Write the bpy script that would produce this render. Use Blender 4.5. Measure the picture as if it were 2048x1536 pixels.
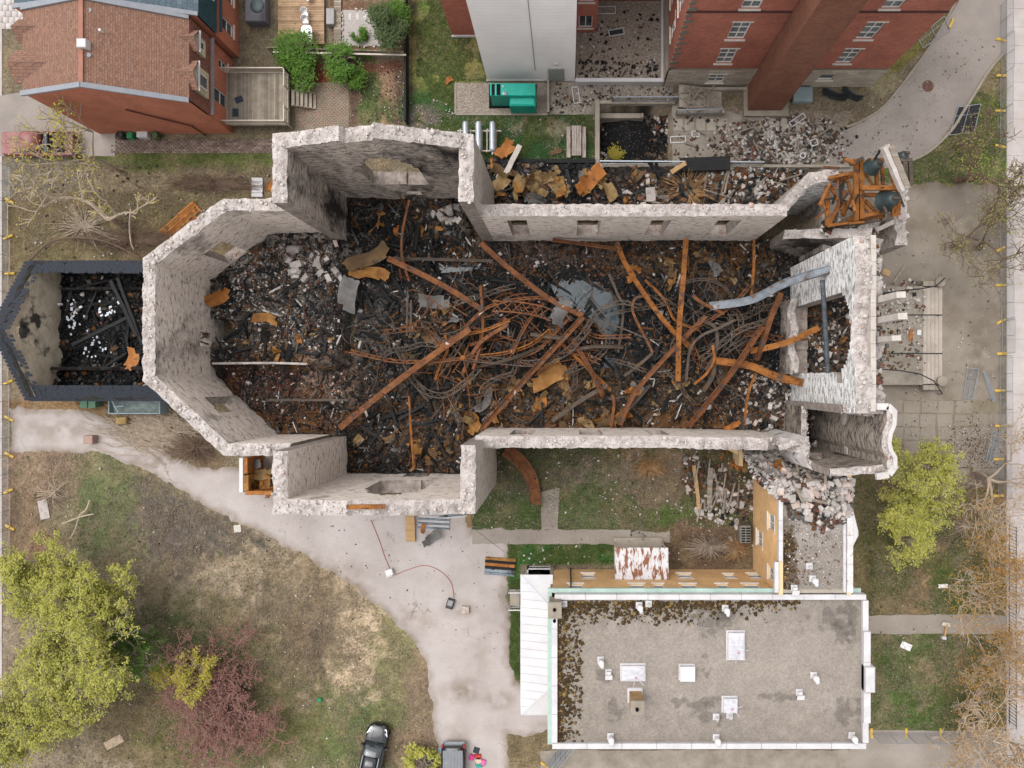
# Burnt-out church seen straight down from a drone: everything is built in metres on real ground.
import bpy, bmesh, math, random
import numpy as np
from mathutils import Vector, Matrix, Quaternion

scene = bpy.context.scene
for o in list(bpy.data.objects):
    bpy.data.objects.remove(o, do_unlink=True)
R = math.radians
rnd = random.Random(7)

# ---------------------------------------------------------------- camera
CAM_H, FPX, NU, NV = 60.0, 1440.0, 1135.0, 762.0
cam_d = bpy.data.cameras.new('camera')
cam = bpy.data.objects.new('camera', cam_d)
scene.collection.objects.link(cam)
cam.location = (0, 0, CAM_H)
cam.rotation_euler = (0, 0, 0)
cam_d.sensor_fit = 'HORIZONTAL'
cam_d.sensor_width = 36
cam_d.lens = 36 * FPX / 2048
cam_d.shift_x = (1024 - NU) / 2048
cam_d.shift_y = -(768 - NV) / 2048
cam_d.clip_start = 0.5
cam_d.clip_end = 2000
scene.camera = cam

# ---------------------------------------------------------------- sky, sun, exposure
SUN_EL, SUN_AZ = 66.0, 305.0      # high soft sun behind cloud
world = bpy.data.worlds.new('World')
scene.world = world
world.use_nodes = True
wn = world.node_tree
wn.nodes.clear()
w_out = wn.nodes.new('ShaderNodeOutputWorld')
w_bg = wn.nodes.new('ShaderNodeBackground')
w_hs = wn.nodes.new('ShaderNodeHueSaturation')
w_sky = wn.nodes.new('ShaderNodeTexSky')
w_sky.sky_type = 'NISHITA'
w_sky.sun_disc = False
w_sky.sun_elevation = R(SUN_EL)
w_sky.sun_rotation = R(SUN_AZ)
w_sky.air_density = 1.0
w_sky.dust_density = 3.0
w_sky.ozone_density = 1.0
w_hs.inputs['Saturation'].default_value = 0.1
w_bg.inputs['Strength'].default_value = 0.15
wn.links.new(w_sky.outputs[0], w_hs.inputs['Color'])
wn.links.new(w_hs.outputs[0], w_bg.inputs['Color'])
wn.links.new(w_bg.outputs[0], w_out.inputs['Surface'])
sun_d = bpy.data.lights.new('sun', 'SUN')
sun = bpy.data.objects.new('sun', sun_d)
scene.collection.objects.link(sun)
sun_d.energy = 0.55
sun_d.angle = R(50)
sun_d.color = (1.0, 0.975, 0.955)
sun.rotation_euler = (R(90 - SUN_EL), 0, R(180 - SUN_AZ))
sun.location = (0, 0, 80)
scene.view_settings.view_transform = 'Standard'
scene.view_settings.look = 'None'
scene.view_settings.gamma = 1
scene.view_settings.use_curve_mapping = False
scene.view_settings.exposure = 1.25

# ---------------------------------------------------------------- helpers
col = scene.collection
def P(u, v, z=0.0):
    k = (CAM_H - z) / FPX
    return Vector(((u - NU) * k, -(v - NV) * k, z))
def PX(u, z=0.0): return (u - NU) * (CAM_H - z) / FPX
def PY(v, z=0.0): return -(v - NV) * (CAM_H - z) / FPX

def tag(o, label=None, cat=None, group=None, kind=None):
    if label: o['label'] = label
    if cat: o['category'] = cat
    if group: o['group'] = group
    if kind: o['kind'] = kind
    return o
def empty(name, loc=(0, 0, 0), rz=0.0, label=None, cat=None, group=None):
    o = bpy.data.objects.new(name, None)
    o.empty_display_size = 0.3
    o.location = loc
    o.rotation_euler = (0, 0, rz)
    col.objects.link(o)
    return tag(o, label, cat, group)
def link(name, me, parent=None, loc=None, rot=None, scale=None):
    o = bpy.data.objects.new(name, me)
    col.objects.link(o)
    if parent is not None: o.parent = parent
    if loc is not None: o.location = loc
    if rot is not None: o.rotation_euler = rot
    if scale is not None: o.scale = scale
    return o
def copy_tree(o, parent=None):
    c = o.copy()
    col.objects.link(c)
    c.parent = parent
    for ch in list(o.children): copy_tree(ch, c)
    return c
def recenter(o):
    """put a world-space mesh's origin at the bottom centre of its bounds"""
    me = o.data
    n = len(me.vertices)
    co = np.empty(n * 3, np.float32)
    me.vertices.foreach_get('co', co)
    co = co.reshape(-1, 3)
    c = (co.min(0) + co.max(0)) / 2
    c[2] = co[:, 2].min()
    co -= c
    me.vertices.foreach_set('co', co.ravel())
    o.location = Vector([float(x) for x in c]) + Vector(o.location)
    me.update()
    return o

class MB:
    """mesh builder: verts, faces, material slots, uv in metres"""
    def __init__(s): s.v = []; s.f = []; s.m = []; s.uv = []
    def quad(s, a, b, c, d, m=0, uv=None):
        i = len(s.v); s.v += [tuple(a), tuple(b), tuple(c), tuple(d)]
        s.f.append((i, i+1, i+2, i+3)); s.m.append(m); s.uv.append(uv)
    def poly(s, pts, m=0):
        i = len(s.v); s.v += [tuple(p) for p in pts]
        s.f.append(tuple(range(i, i+len(pts)))); s.m.append(m); s.uv.append(None)
    def hexa(s, b, t, m=0, mt=None, bottom=True):
        """b, t: 4 bottom / 4 top points, counter-clockwise from above"""
        i = len(s.v); s.v += [tuple(p) for p in b] + [tuple(p) for p in t]
        fs = [(4, 5, 6, 7), (0, 1, 5, 4), (1, 2, 6, 5), (2, 3, 7, 6), (3, 0, 4, 7)]
        if bottom: fs.append((3, 2, 1, 0))
        for k, f in enumerate(fs):
            s.f.append(tuple(i+q for q in f)); s.m.append(mt if (k == 0 and mt is not None) else m); s.uv.append(None)
    def box(s, x0, y0, z0, x1, y1, z1, m=0, mt=None):
        x0, x1 = min(x0, x1), max(x0, x1); y0, y1 = min(y0, y1), max(y0, y1); z0, z1 = min(z0, z1), max(z0, z1)
        s.hexa([(x0,y0,z0),(x1,y0,z0),(x1,y1,z0),(x0,y1,z0)], [(x0,y0,z1),(x1,y0,z1),(x1,y1,z1),(x0,y1,z1)], m, mt)
    def bevbox(s, x0, y0, z0, x1, y1, z1, b=0.03, m=0):
        """box with a chamfered top edge"""
        s.hexa([(x0,y0,z0),(x1,y0,z0),(x1,y1,z0),(x0,y1,z0)], [(x0,y0,z1-b),(x1,y0,z1-b),(x1,y1,z1-b),(x0,y1,z1-b)], m)
        s.hexa([(x0,y0,z1-b),(x1,y0,z1-b),(x1,y1,z1-b),(x0,y1,z1-b)], [(x0+b,y0+b,z1),(x1-b,y0+b,z1),(x1-b,y1-b,z1),(x0+b,y1-b,z1)], m, bottom=False)
    def prism(s, poly, z0, z1, m=0, mt=None):
        """poly: world xy list"""
        a = sum(poly[i][0]*poly[(i+1) % len(poly)][1]-poly[(i+1) % len(poly)][0]*poly[i][1] for i in range(len(poly)))
        if a < 0: poly = poly[::-1]
        n = len(poly); i = len(s.v)
        s.v += [(p[0], p[1], z0) for p in poly] + [(p[0], p[1], z1) for p in poly]
        s.f.append(tuple(range(i+n, i+2*n))); s.m.append(m if mt is None else mt); s.uv.append(None)
        s.f.append(tuple(range(i+n-1, i-1, -1))); s.m.append(m); s.uv.append(None)
        for k in range(n):
            q = (k+1) % n
            s.f.append((i+k, i+q, i+n+q, i+n+k)); s.m.append(m); s.uv.append(None)
    def bar(s, a, b, w, h, m=0, up=(0, 0, 1)):
        a, b = Vector(a), Vector(b); d = (b-a)
        if d.length < 1e-6: return
        d.normalize(); up = Vector(up)
        x = d.cross(up)
        if x.length < 1e-4: x = d.cross(Vector((0, 1, 0)))
        x.normalize(); y = x.cross(d)
        x *= w/2; y *= h/2
        s.hexa([a-x-y, a+x-y, b+x-y, b-x-y], [a-x+y, a+x+y, b+x+y, b-x+y], m)
    def tube(s, pts, r, n=6, m=0, cap=True):
        """r: radius or list of radii"""
        pts = [Vector(p) for p in pts]; N = len(pts)
        if not hasattr(r, '__len__'): r = [r]*N
        i0 = len(s.v); ref = Vector((0, 0, 1))
        for k, p in enumerate(pts):
            d = (pts[min(k+1, N-1)]-pts[max(k-1, 0)])
            if d.length < 1e-9: d = Vector((0, 0, 1))
            d.normalize()
            x = d.cross(ref)
            if x.length < 1e-3: x = d.cross(Vector((0, 1, 0)))
            x.normalize(); y = x.cross(d)
            for q in range(n):
                a = 2*math.pi*q/n
                s.v.append(tuple(p + (x*math.cos(a)+y*math.sin(a))*r[k]))
        for k in range(N-1):
            for q in range(n):
                q2 = (q+1) % n
                s.f.append((i0+k*n+q, i0+k*n+q2, i0+(k+1)*n+q2, i0+(k+1)*n+q)); s.m.append(m); s.uv.append(None)
        if cap:
            s.f.append(tuple(i0+q for q in range(n-1, -1, -1))); s.m.append(m); s.uv.append(None)
            s.f.append(tuple(i0+(N-1)*n+q for q in range(n))); s.m.append(m); s.uv.append(None)
    def lathe(s, c, prof, n=16, m=0):
        """prof: list of (r, z) from bottom to top around point c"""
        i0 = len(s.v); c = Vector(c)
        for r, z in prof:
            for q in range(n):
                a = 2*math.pi*q/n
                s.v.append((c.x+r*math.cos(a), c.y+r*math.sin(a), c.z+z))
        for k in range(len(prof)-1):
            for q in range(n):
                q2 = (q+1) % n
                s.f.append((i0+k*n+q, i0+k*n+q2, i0+(k+1)*n+q2, i0+(k+1)*n+q)); s.m.append(m); s.uv.append(None)
        if prof[-1][0] > 1e-4: s.f.append(tuple(i0+(len(prof)-1)*n+q for q in range(n))); s.m.append(m); s.uv.append(None)
    def sweep(s, pts, section, m=0, roll=0.0):
        """section: closed list of (x,y) swept along pts; roll number or list"""
        pts = [Vector(p) for p in pts]; N = len(pts); n = len(section); i0 = len(s.v)
        for k, p in enumerate(pts):
            d = (pts[min(k+1, N-1)]-pts[max(k-1, 0)]).normalized()
            x = d.cross(Vector((0, 0, 1)))
            if x.length < 1e-3: x = Vector((1, 0, 0))
            x.normalize(); y = x.cross(d)
            rr = roll[k] if hasattr(roll, '__len__') else roll
            c_, s_ = math.cos(rr), math.sin(rr)
            for (a, b) in section:
                s.v.append(tuple(p + x*(a*c_-b*s_) + y*(a*s_+b*c_)))
        for k in range(N-1):
            for q in range(n):
                q2 = (q+1) % n
                s.f.append((i0+k*n+q, i0+k*n+q2, i0+(k+1)*n+q2, i0+(k+1)*n+q)); s.m.append(m); s.uv.append(None)
        s.f.append(tuple(i0+q for q in range(n-1, -1, -1))); s.m.append(m); s.uv.append(None)
        s.f.append(tuple(i0+(N-1)*n+q for q in range(n))); s.m.append(m); s.uv.append(None)
    def mesh(s, name, mats, smooth=False):
        me = bpy.data.meshes.new(name)
        me.from_pydata(s.v, [], s.f)
        if not isinstance(mats, (list, tuple)): mats = [mats]
        for mt in mats: me.materials.append(mt)
        if len(mats) > 1: me.polygons.foreach_set('material_index', s.m)
        if any(u is not None for u in s.uv):
            ul = me.uv_layers.new(name='UVMap')
            dat = []
            for f, u in zip(s.f, s.uv):
                dat += [c for p in u for c in p] if u is not None else [0.0]*(2*len(f))
            ul.data.foreach_set('uv', dat)
        if smooth: me.polygons.foreach_set('use_smooth', [True]*len(s.f))
        me.update()
        return me
    def build(s, name, mats, parent=None, loc=None, rot=None, smooth=False):
        return link(name, s.mesh(name, mats, smooth), parent, loc, rot)
    def thing(s, name, mats, label, cat, group=None, smooth=False):
        """one-mesh top-level thing given in world space"""
        o = s.build(name, mats, smooth=smooth)
        recenter(o)
        return tag(o, label, cat, group)

# ---------------------------------------------------------------- numpy noise
_tab = np.random.RandomState(11).rand(256, 256).astype(np.float64)
def vnoise(x, y, seed=0):
    x = np.asarray(x, float)+seed*17.13; y = np.asarray(y, float)+seed*7.71
    xi = np.floor(x).astype(int); yi = np.floor(y).astype(int)
    fx = x-xi; fy = y-yi
    fx = fx*fx*(3-2*fx); fy = fy*fy*(3-2*fy)
    g = lambda a, b: _tab[a & 255, b & 255]
    return (g(xi, yi)*(1-fx)+g(xi+1, yi)*fx)*(1-fy)+(g(xi, yi+1)*(1-fx)+g(xi+1, yi+1)*fx)*fy
def fbm(x, y, seed=0, oct=4):
    t = 0; a = 0.5; s = 0
    for k in range(oct):
        t = t+a*vnoise(np.asarray(x)*2**k, np.asarray(y)*2**k, seed+k*3); s += a; a *= 0.5
    return t/s
def inpoly(x, y, poly):
    """vectorised point in polygon; poly list of (x, y)"""
    x = np.asarray(x); y = np.asarray(y)
    ins = np.zeros(x.shape, bool); n = len(poly)
    for i in range(n):
        x1, y1 = poly[i]; x2, y2 = poly[(i+1) % n]
        if y1 == y2: continue
        c = ((y1 > y) != (y2 > y)) & (x < (x2-x1)*(y-y1)/(y2-y1)+x1)
        ins ^= c
    return ins
def sdpoly(x, y, poly):
    """signed distance (positive inside)"""
    x = np.asarray(x, float); y = np.asarray(y, float)
    d = np.full(x.shape, 1e9); n = len(poly)
    for i in range(n):
        x1, y1 = poly[i]; x2, y2 = poly[(i+1) % n]
        ex, ey = x2-x1, y2-y1
        t = np.clip(((x-x1)*ex+(y-y1)*ey)/max(ex*ex+ey*ey, 1e-9), 0, 1)
        d = np.minimum(d, np.hypot(x-x1-t*ex, y-y1-t*ey))
    return np.where(inpoly(x, y, poly), d, -d)
def np_mesh(name, verts, faces, mats, mat_idx=None, colors=None, smooth=False):
    """verts (n,3) array, faces (m,k) array with equal k"""
    me = bpy.data.meshes.new(name)
    verts = np.ascontiguousarray(verts, np.float32); faces = np.ascontiguousarray(faces, np.int32)
    m, k = faces.shape
    me.vertices.add(len(verts)); me.vertices.foreach_set('co', verts.ravel())
    me.loops.add(m*k); me.loops.foreach_set('vertex_index', faces.ravel())
    me.polygons.add(m); me.polygons.foreach_set('loop_start', np.arange(0, m*k, k, dtype=np.int32))
    me.polygons.foreach_set('loop_total', np.full(m, k, np.int32))
    if not isinstance(mats, (list, tuple)): mats = [mats]
    for mt in mats: me.materials.append(mt)
    if mat_idx is not None: me.polygons.foreach_set('material_index', np.ascontiguousarray(mat_idx, np.int32))
    if smooth: me.polygons.foreach_set('use_smooth', np.ones(m, bool))
    me.update(calc_edges=True)
    if colors is not None:
        ca = me.color_attributes.new('Col', 'FLOAT_COLOR', 'POINT')
        c = np.ones((len(verts), 4), np.float32); c[:, :3] = colors
        ca.data.foreach_set('color', c.ravel())
    me.validate()
    return me

# ---------------------------------------------------------------- colours and materials
GAIN = 1.55
def lin(c):
    c /= 255.0
    return c/12.92 if c <= 0.04045 else ((c+0.055)/1.055)**2.4
def C(hx, k=1.0):
    """colour as the photograph shows it -> base colour"""
    hx = hx.lstrip('#')
    return tuple(min(0.85, lin(int(hx[i:i+2], 16))/GAIN*k) for i in (0, 2, 4))

def mat_base(name, rough=0.85, spec=0.3, metal=0.0):
    m = bpy.data.materials.new(name); m.use_nodes = True
    nt = m.node_tree; b = nt.nodes['Principled BSDF']
    b.inputs['Roughness'].default_value = rough
    b.inputs['Metallic'].default_value = metal
    if 'Specular IOR Level' in b.inputs: b.inputs['Specular IOR Level'].default_value = spec
    return m, nt, b
def nd(nt, t, **kw):
    n = nt.nodes.new(t)
    for k, v in kw.items(): setattr(n, k, v)
    return n
def coords(nt, mode='pos', scale=(1, 1, 1), rot=(0, 0, 0)):
    mp = nd(nt, 'ShaderNodeMapping')
    mp.inputs['Scale'].default_value = scale; mp.inputs['Rotation'].default_value = rot
    if mode == 'pos':
        g = nd(nt, 'ShaderNodeNewGeometry'); nt.links.new(g.outputs['Position'], mp.inputs['Vector'])
    else:
        t = nd(nt, 'ShaderNodeTexCoord'); nt.links.new(t.outputs['UV' if mode == 'uv' else 'Object'], mp.inputs['Vector'])
    return mp.outputs['Vector']
def noise_n(nt, vec, scale, detail=4, rough=0.6, dist=0.0):
    n = nd(nt, 'ShaderNodeTexNoise')
    n.inputs['Scale'].default_value = scale; n.inputs['Detail'].default_value = detail
    n.inputs['Roughness'].default_value = rough; n.inputs['Distortion'].default_value = dist
    nt.links.new(vec, n.inputs['Vector'])
    return n.outputs['Fac']
def ramp_n(nt, fac, stops, interp='LINEAR'):
    r = nd(nt, 'ShaderNodeValToRGB'); e = r.color_ramp.elements; r.color_ramp.interpolation = interp
    while len(e) < len(stops): e.new(0.5)
    for i, (p, c) in enumerate(stops):
        e[i].position = p
        e[i].color = (c[0], c[1], c[2], 1) if hasattr(c, '__len__') else (c, c, c, 1)
    nt.links.new(fac, r.inputs['Fac'])
    return r.outputs['Color']
def mix_n(nt, fac, a, b, mode='MIX'):
    n = nd(nt, 'ShaderNodeMix', data_type='RGBA', blend_type=mode)
    for sock, val in ((n.inputs[0], fac), (n.inputs[6], a), (n.inputs[7], b)):
        if hasattr(val, 'is_output'): nt.links.new(val, sock)
        elif hasattr(val, '__len__'): sock.default_value = (val[0], val[1], val[2], 1)
        else: sock.default_value = val
    return n.outputs[2]
def bump_n(nt, b, h, strength=0.4, dist=0.05):
    n = nd(nt, 'ShaderNodeBump'); n.inputs['Strength'].default_value = strength; n.inputs['Distance'].default_value = dist
    nt.links.new(h, n.inputs['Height']); nt.links.new(n.outputs[0], b.inputs['Normal'])
def mk(name, stops, scale=1.0, detail=5, rough=0.85, bump=0.3, bscale=None, spec=0.3, metal=0.0, mode='pos', stretch=(1, 1, 1), rot=(0, 0, 0),
       speck=None, nrough=0.65, rand=0.0, patch=None):
    """noise-ramp material. speck: (scale, lo, hi, colour); patch: (scale, lo, hi, colour)"""
    m, nt, b = mat_base(name, rough, spec, metal)
    v = coords(nt, mode, stretch, rot)
    c = ramp_n(nt, noise_n(nt, v, scale, detail, nrough), stops)
    for ly in (patch, speck):
        if ly:
            for l in (ly if isinstance(ly[0], tuple) else (ly,)):
                f = ramp_n(nt, noise_n(nt, v, l[0], 3, 0.6), [(l[1], 0.0), (l[2], 1.0)])
                c = mix_n(nt, f, c, l[3])
    if rand:
        oi = nd(nt, 'ShaderNodeObjectInfo')
        rr = ramp_n(nt, oi.outputs['Random'], [(0, 1-rand), (1, 1+rand)])
        c = mix_n(nt, 1.0, c, rr, 'MULTIPLY')
    nt.links.new(c, b.inputs['Base Color'])
    if bump: bump_n(nt, b, noise_n(nt, v, bscale or scale*4, 4, 0.7), bump)
    return m
def plain(name, c, rough=0.5, spec=0.4, metal=0.0, var=0.12, scale=2.0, bump=0.0):
    d = tuple(x*(1-var) for x in c); e = tuple(min(1, x*(1+var)) for x in c)
    return mk(name, [(0.3, d), (0.7, e)], scale, 3, rough, bump, spec=spec, metal=metal)
# ================================================================ GROUND
def attr_mat(name, fine=9.0, lo=0.55, hi=1.35, rough=0.95, bump=0.5, bscale=14, specks=()):
    """base colour from the vertex attribute Col, broken up by fine noise"""
    m, nt, b = mat_base(name, rough, 0.15)
    a = nd(nt, 'ShaderNodeVertexColor'); a.layer_name = 'Col'
    v = coords(nt)
    f = ramp_n(nt, noise_n(nt, v, fine, 5, 0.75), [(0.25, lo*0.5), (0.75, hi*0.5)])
    c = mix_n(nt, 1.0, a.outputs['Color'], f, 'MULTIPLY')
    c = mix_n(nt, 1.0, c, (1, 1, 1), 'ADD') if False else c
    g = nd(nt, 'ShaderNodeMix', data_type='RGBA', blend_type='MULTIPLY')
    g.inputs[0].default_value = 1.0; g.clamp_result = False
    nt.links.new(c, g.inputs[6]); g.inputs[7].default_value = (2, 2, 2, 1)
    c = g.outputs[2]
    for (sc, l, h, cc) in specks:
        c = mix_n(nt, ramp_n(nt, noise_n(nt, v, sc, 2, 0.5), [(l, 0.0), (h, 1.0)]), c, cc)
    nt.links.new(c, b.inputs['Base Color'])
    bump_n(nt, b, noise_n(nt, v, bscale, 4, 0.8), bump, 0.08)
    return m

GREEN = C('#4c5f33', .95); GREEN2 = C('#67703f'); DRY = C('#a08c6e'); STRAW = C('#b9a489'); DIRT = C('#7a6a57'); MUD = C('#655b52'); LITTER = C('#8a7361'); LEAFB = C('#94755c'); SOIL = C('#5d4a3f')
RUST_S = C('#6b4a33'); ASH = C('#4a4742'); DUST = C('#a0968a'); DGREEN = C('#2c4a25')
# (shape, colour, strength, feather px, noise amount) ; shape: ellipse (u,v,ru,rv) or polygon list
ZONES = [
  # bottom-left yard
  ([(0,905),(160,900),(290,945),(420,1010),(560,1085),(650,1130),(740,1190),(820,1265),(855,1330),(880,1536),(0,1536)], C('#8d7e6a'), 1, 8, .2),
  ((180,1000,150,120), C('#7a7156'), .8, 80, .6), ((225,1010,55,65), C('#5f6842'), .8, 60, .6), ((60,950,60,60), LITTER, .9, 50, .5),
  ([(285,950),(420,1015),(560,1090),(680,1155),(770,1225),(700,1205),(640,1180),(560,1160),(520,1190),(440,1165),(370,1160),(300,1120),(270,1040)], MUD, 1, 38, .7),
  ((700,1190,110,50), C('#7c6d5a'), .8, 50, .7), ((560,1250,190,110), C('#a3917a'), .95, 70, .8), ((690,1290,130,140), STRAW, 1, 70, .6),
  ((620,1400,140,60), STRAW, .7, 60, .6), ((620,1220,60,90), C('#75664f'), .7, 60, .7),
  ((400,1320,150,90), C('#6b6347'), .9, 90, .6), ((300,1320,90,70), C('#4d5a35'), .7, 60, .5), ((600,1290,25,60), C('#6b5a48'), .7, 25, .9), ((640,1250,14,70), C('#5d4f42'), .6, 18, .9), ((560,1200,60,20), C('#6d6050'), .7, 25, .9),
  ((680,1480,110,70), C('#6b6e48'), 1, 60, .6), ((820,1380,50,150), C('#7d7852'), .9, 50, .7), ((760,1470,60,40), GREEN, .5, 50, .7),
  ((420,1420,150,60), C('#66603f'), .8, 60, .6), ((300,1450,80,80), C('#6e5c43'), .7, 60, .6), ((820,1500,60,30), LITTER, .8, 30, .6), ((450,1490,120,40), C('#5b5a33'), .8, 40, .6),
  ((845,1440,25,100), LITTER, .8, 20, .6),
  # left: yard west of the church
  ([(20,330),(540,330),(540,400),(440,400),(300,520),(40,525),(15,560)], C('#75664f'), 1, 8, .2),
  ((200,470,190,60), C('#6b5a42'), .8, 60, .5), ((120,490,70,40), C('#6d6444'), .6, 50, .6), ((330,410,120,40), C('#6b6044'), .7, 50, .6), ((260,355,160,20), C('#8f8068'), .8, 20, .5), ((400,315,150,14), C('#55602f'), .9, 20, .5),
  ((50,355,60,20), C('#857c6e'), .9, 30, .4),
  ([(0,800),(280,800),(460,910),(440,960),(330,930),(240,880),(0,815)], C('#7d6a54'), 1, 25, .4), ((120,805,100,20), C('#8b6d4c'), .8, 30, .5),
  ([(0,560),(30,560),(80,800),(0,800)], C('#8d7c66'), 1, 10, .3), ((40,1110,40,60), C('#7f5f4a'), .9, 50, .5), ((50,1170,30,40), DGREEN, .7, 30, .5), ((30,1060,25,60), C('#7f6a55'), .9, 30, .5),
  # top-left gardens
  ([(700,125),(815,125),(815,250),(700,250)], SOIL, 1, 5, .2), ((755,200,20,60), C('#a08267'), .8, 25, .4), ((745,190,10,40), GREEN, .9, 15, .6), ((730,235,10,20), GREEN, .9, 10, .6), ((775,215,8,14), GREEN, .8, 10, .5),
  ([(560,125),(640,125),(668,150),(665,168),(600,170),(570,150)], C('#7c3f2e'), 1, 6, .3), ([(690,130),(815,118),(815,140),(700,150)], C('#77503f'), .9, 8, .3), ([(735,95),(818,95),(818,110),(735,110)], C('#8b3d2c'), 1, 6, .3),
  ([(655,0),(820,0),(820,110),(670,110)], C('#7d5f4c'), .9, 5, .3),
  ([(816,0),(860,0),(860,245),(816,245)], C('#4d4536'), 1, 10, .3),
  ([(835,0),(960,0),(990,165),(910,165),(912,232),(1190,232),(1190,330),(945,330),(830,245)], C('#56682f'), 1, 10, .3),
  ((900,100,60,70), C('#7d7d45'), .7, 50, .6), ((940,90,25,40), C('#8c8050'), .7, 30, .5), ((1080,275,100,45), C('#33502b'), 1, 40, .3), ((860,225,45,40), C('#4a5a35'), .6, 20, .4), ((935,215,110,25), C('#35522a'), .8, 20, .3),
  ((845,240,22,18), C('#6d6560'), .8, 15, .6), ((1090,255,30,8), C('#8f8a70'), .8, 12, .6),
  # north rubble yard
  ([(1195,205),(1700,225),(1690,335),(1195,335)], C('#8f8172'), 1, 8, .3), ((1260,265,55,55), C('#26231f'), 1, 30, .6), ((1380,270,60,25), C('#9a8f7e'), .8, 30, .3),
  ([(970,325),(1620,325),(1600,415),(970,415)], C('#37322c'), 1, 10, .4), ((1380,370,100,40), C('#4a3b2c'), .8, 40, .5), ((1500,370,80,40), C('#6b6257'), .8, 30, .5),
  # court south of the nave
  ([(940,890),(1510,890),(1510,1130),(1015,1130),(1015,1060),(940,1060)], C('#5d5641'), 1, 6, .3),
  ((1060,940,110,45), C('#55503f'), .9, 40, .6), ((1300,930,60,35), C('#937a60'), .9, 45, .5), ((1270,985,90,40), C('#6c6257'), .9, 50, .5), ((1010,1030,70,35), GREEN, .7, 30, .5), ((1180,1020,70,35), C('#54633a'), .8, 35, .5),
  ((1350,1000,90,40), C('#6d5f48'), .7, 40, .6), ((1400,1050,60,25), C('#4f6b2d'), .8, 30, .5), ((1420,1090,90,40), C('#6d5947'), 1, 30, .5), ((1450,930,50,60), C('#54463a'), 1, 40, .5),
  ([(1015,1088),(1230,1088),(1230,1130),(1040,1130),(1040,1370),(1018,1335)], C('#3c5a29'), 1, 4, .2), ([(1335,1070),(1510,1070),(1510,1130),(1335,1130)], C('#64523f'), 1, 10, .4),
  # east
  ([(1760,345),(1850,300),(1905,255),(1975,140),(2012,105),(2012,370),(1760,372)], C('#6b6b40'), 1, 5, .2), ((1850,335,60,22), C('#4f6429'), .9, 30, .5), ((1960,330,50,40), C('#5a6a35'), .8, 40, .6), ((1985,180,30,60), C('#8a7d58'), .8, 30, .5), ((1975,210,30,20), GREEN2, .5, 25, .5),
  ([(1700,170),(1765,170),(1850,95),(1918,0),(1880,0),(1740,140)], C('#77703f'), 1, 5, .2), ((1770,165,30,15), C('#8e8468'), .9, 15, .5),
  ([(1700,900),(1760,890),(2020,905),(2020,1470),(1735,1470),(1735,1190),(1710,1180)], C('#6d6446'), 1, 8, .3),
  ((1930,940,90,50), C('#8d7058'), .9, 50, .6), ((1800,1180,70,40), C('#857455'), .8, 50, .6), ((1900,1190,80,60), C('#7a6549'), .7, 60, .6), ((1760,1150,30,70), C('#55552f'), .7, 40, .5), ((1950,1180,50,60), C('#4f632c'), .7, 50, .6),
  ([(1738,1270),(1960,1270),(1960,1455),(1738,1455)], C('#696b45'), .9, 15, .4), ((1820,1340,50,60), C('#52633a'), .8, 40, .6), ((1890,1360,50,50), C('#7e6c55'), .7, 40, .6), ((1840,1420,80,30), C('#586b3a'), .8, 30, .5), ((1970,1400,50,70), C('#6c5c3c'), .8, 40, .6), ((1990,1080,30,80), C('#80654a'), .8, 30, .5),
  ([(1010,1460),(1100,1440),(1150,1510),(1700,1510),(1700,1536),(1010,1536)], C('#6e6148'), 1, 8, .4),
  # under the church
  ([(280,400),(575,250),(945,250),(1580,400),(1800,300),(1800,960),(1580,900),(945,1035),(545,1035),(450,910),(300,780)], C('#3a332c'), 0, 8, .3),
]
def paint(us, vs, zones, base, seed=0):
    """colour per point from zones given in ground pixels"""
    n = us.size
    colr = np.tile(np.array(base), (n, 1))
    for zi, (sh, c, st, fe, na) in enumerate(zones):
        if st <= 0: continue
        wob = (fbm(us/14.0, vs/14.0, seed+zi, 4)-.5)*2
        if isinstance(sh, tuple):
            u, v, ru, rv = sh
            d = (1-np.hypot((us-u)/ru, (vs-v)/rv))*min(ru, rv)+fe*.5
        else:
            xs = [p[0] for p in sh]; ys = [p[1] for p in sh]
            d = np.full(n, -1e3); mg = fe+30
            box = (us > min(xs)-mg) & (us < max(xs)+mg) & (vs > min(ys)-mg) & (vs < max(ys)+mg)
            if box.any(): d[box] = sdpoly(us[box], vs[box], sh)
        w = np.clip((d+wob*fe*na*1.6)/max(fe, 1)+.5, 0, 1)
        w = (w*w*(3-2*w)*st)[:, None]
        colr = colr*(1-w)+np.array(c)*w
    return colr
def noisy_grid(xs, ys):
    X, Y = np.meshgrid(xs, ys)
    nx, ny = len(xs), len(ys)
    i = np.arange(nx*ny).reshape(ny, nx)
    F = np.stack([i[:-1, :-1], i[:-1, 1:], i[1:, 1:], i[1:, :-1]], -1).reshape(-1, 4)
    return X.ravel(), Y.ravel(), F
PIT = [(1199, 214), (1345, 214), (1345, 326), (1199, 326)]      # sunken areaway north of the nave
PIT_W = [tuple(P(u, v)[:2]) for u, v in PIT]
far = [-900, -400, -200, -120, -80]
xs = np.array(far+list(np.arange(-50, 41.01, .2))+[60, 90, 150, 300, 900], float)
ys = np.array(far+[-60, -45]+list(np.arange(-34.6, 34.61, .2))+[45, 60, 90, 150, 300, 900], float)
gx, gy, gf = noisy_grid(xs, ys)
gu, gv = gx*24+NU, NV-gy*24
gc = paint(gu, gv, ZONES, C('#7a6e5a'))
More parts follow.
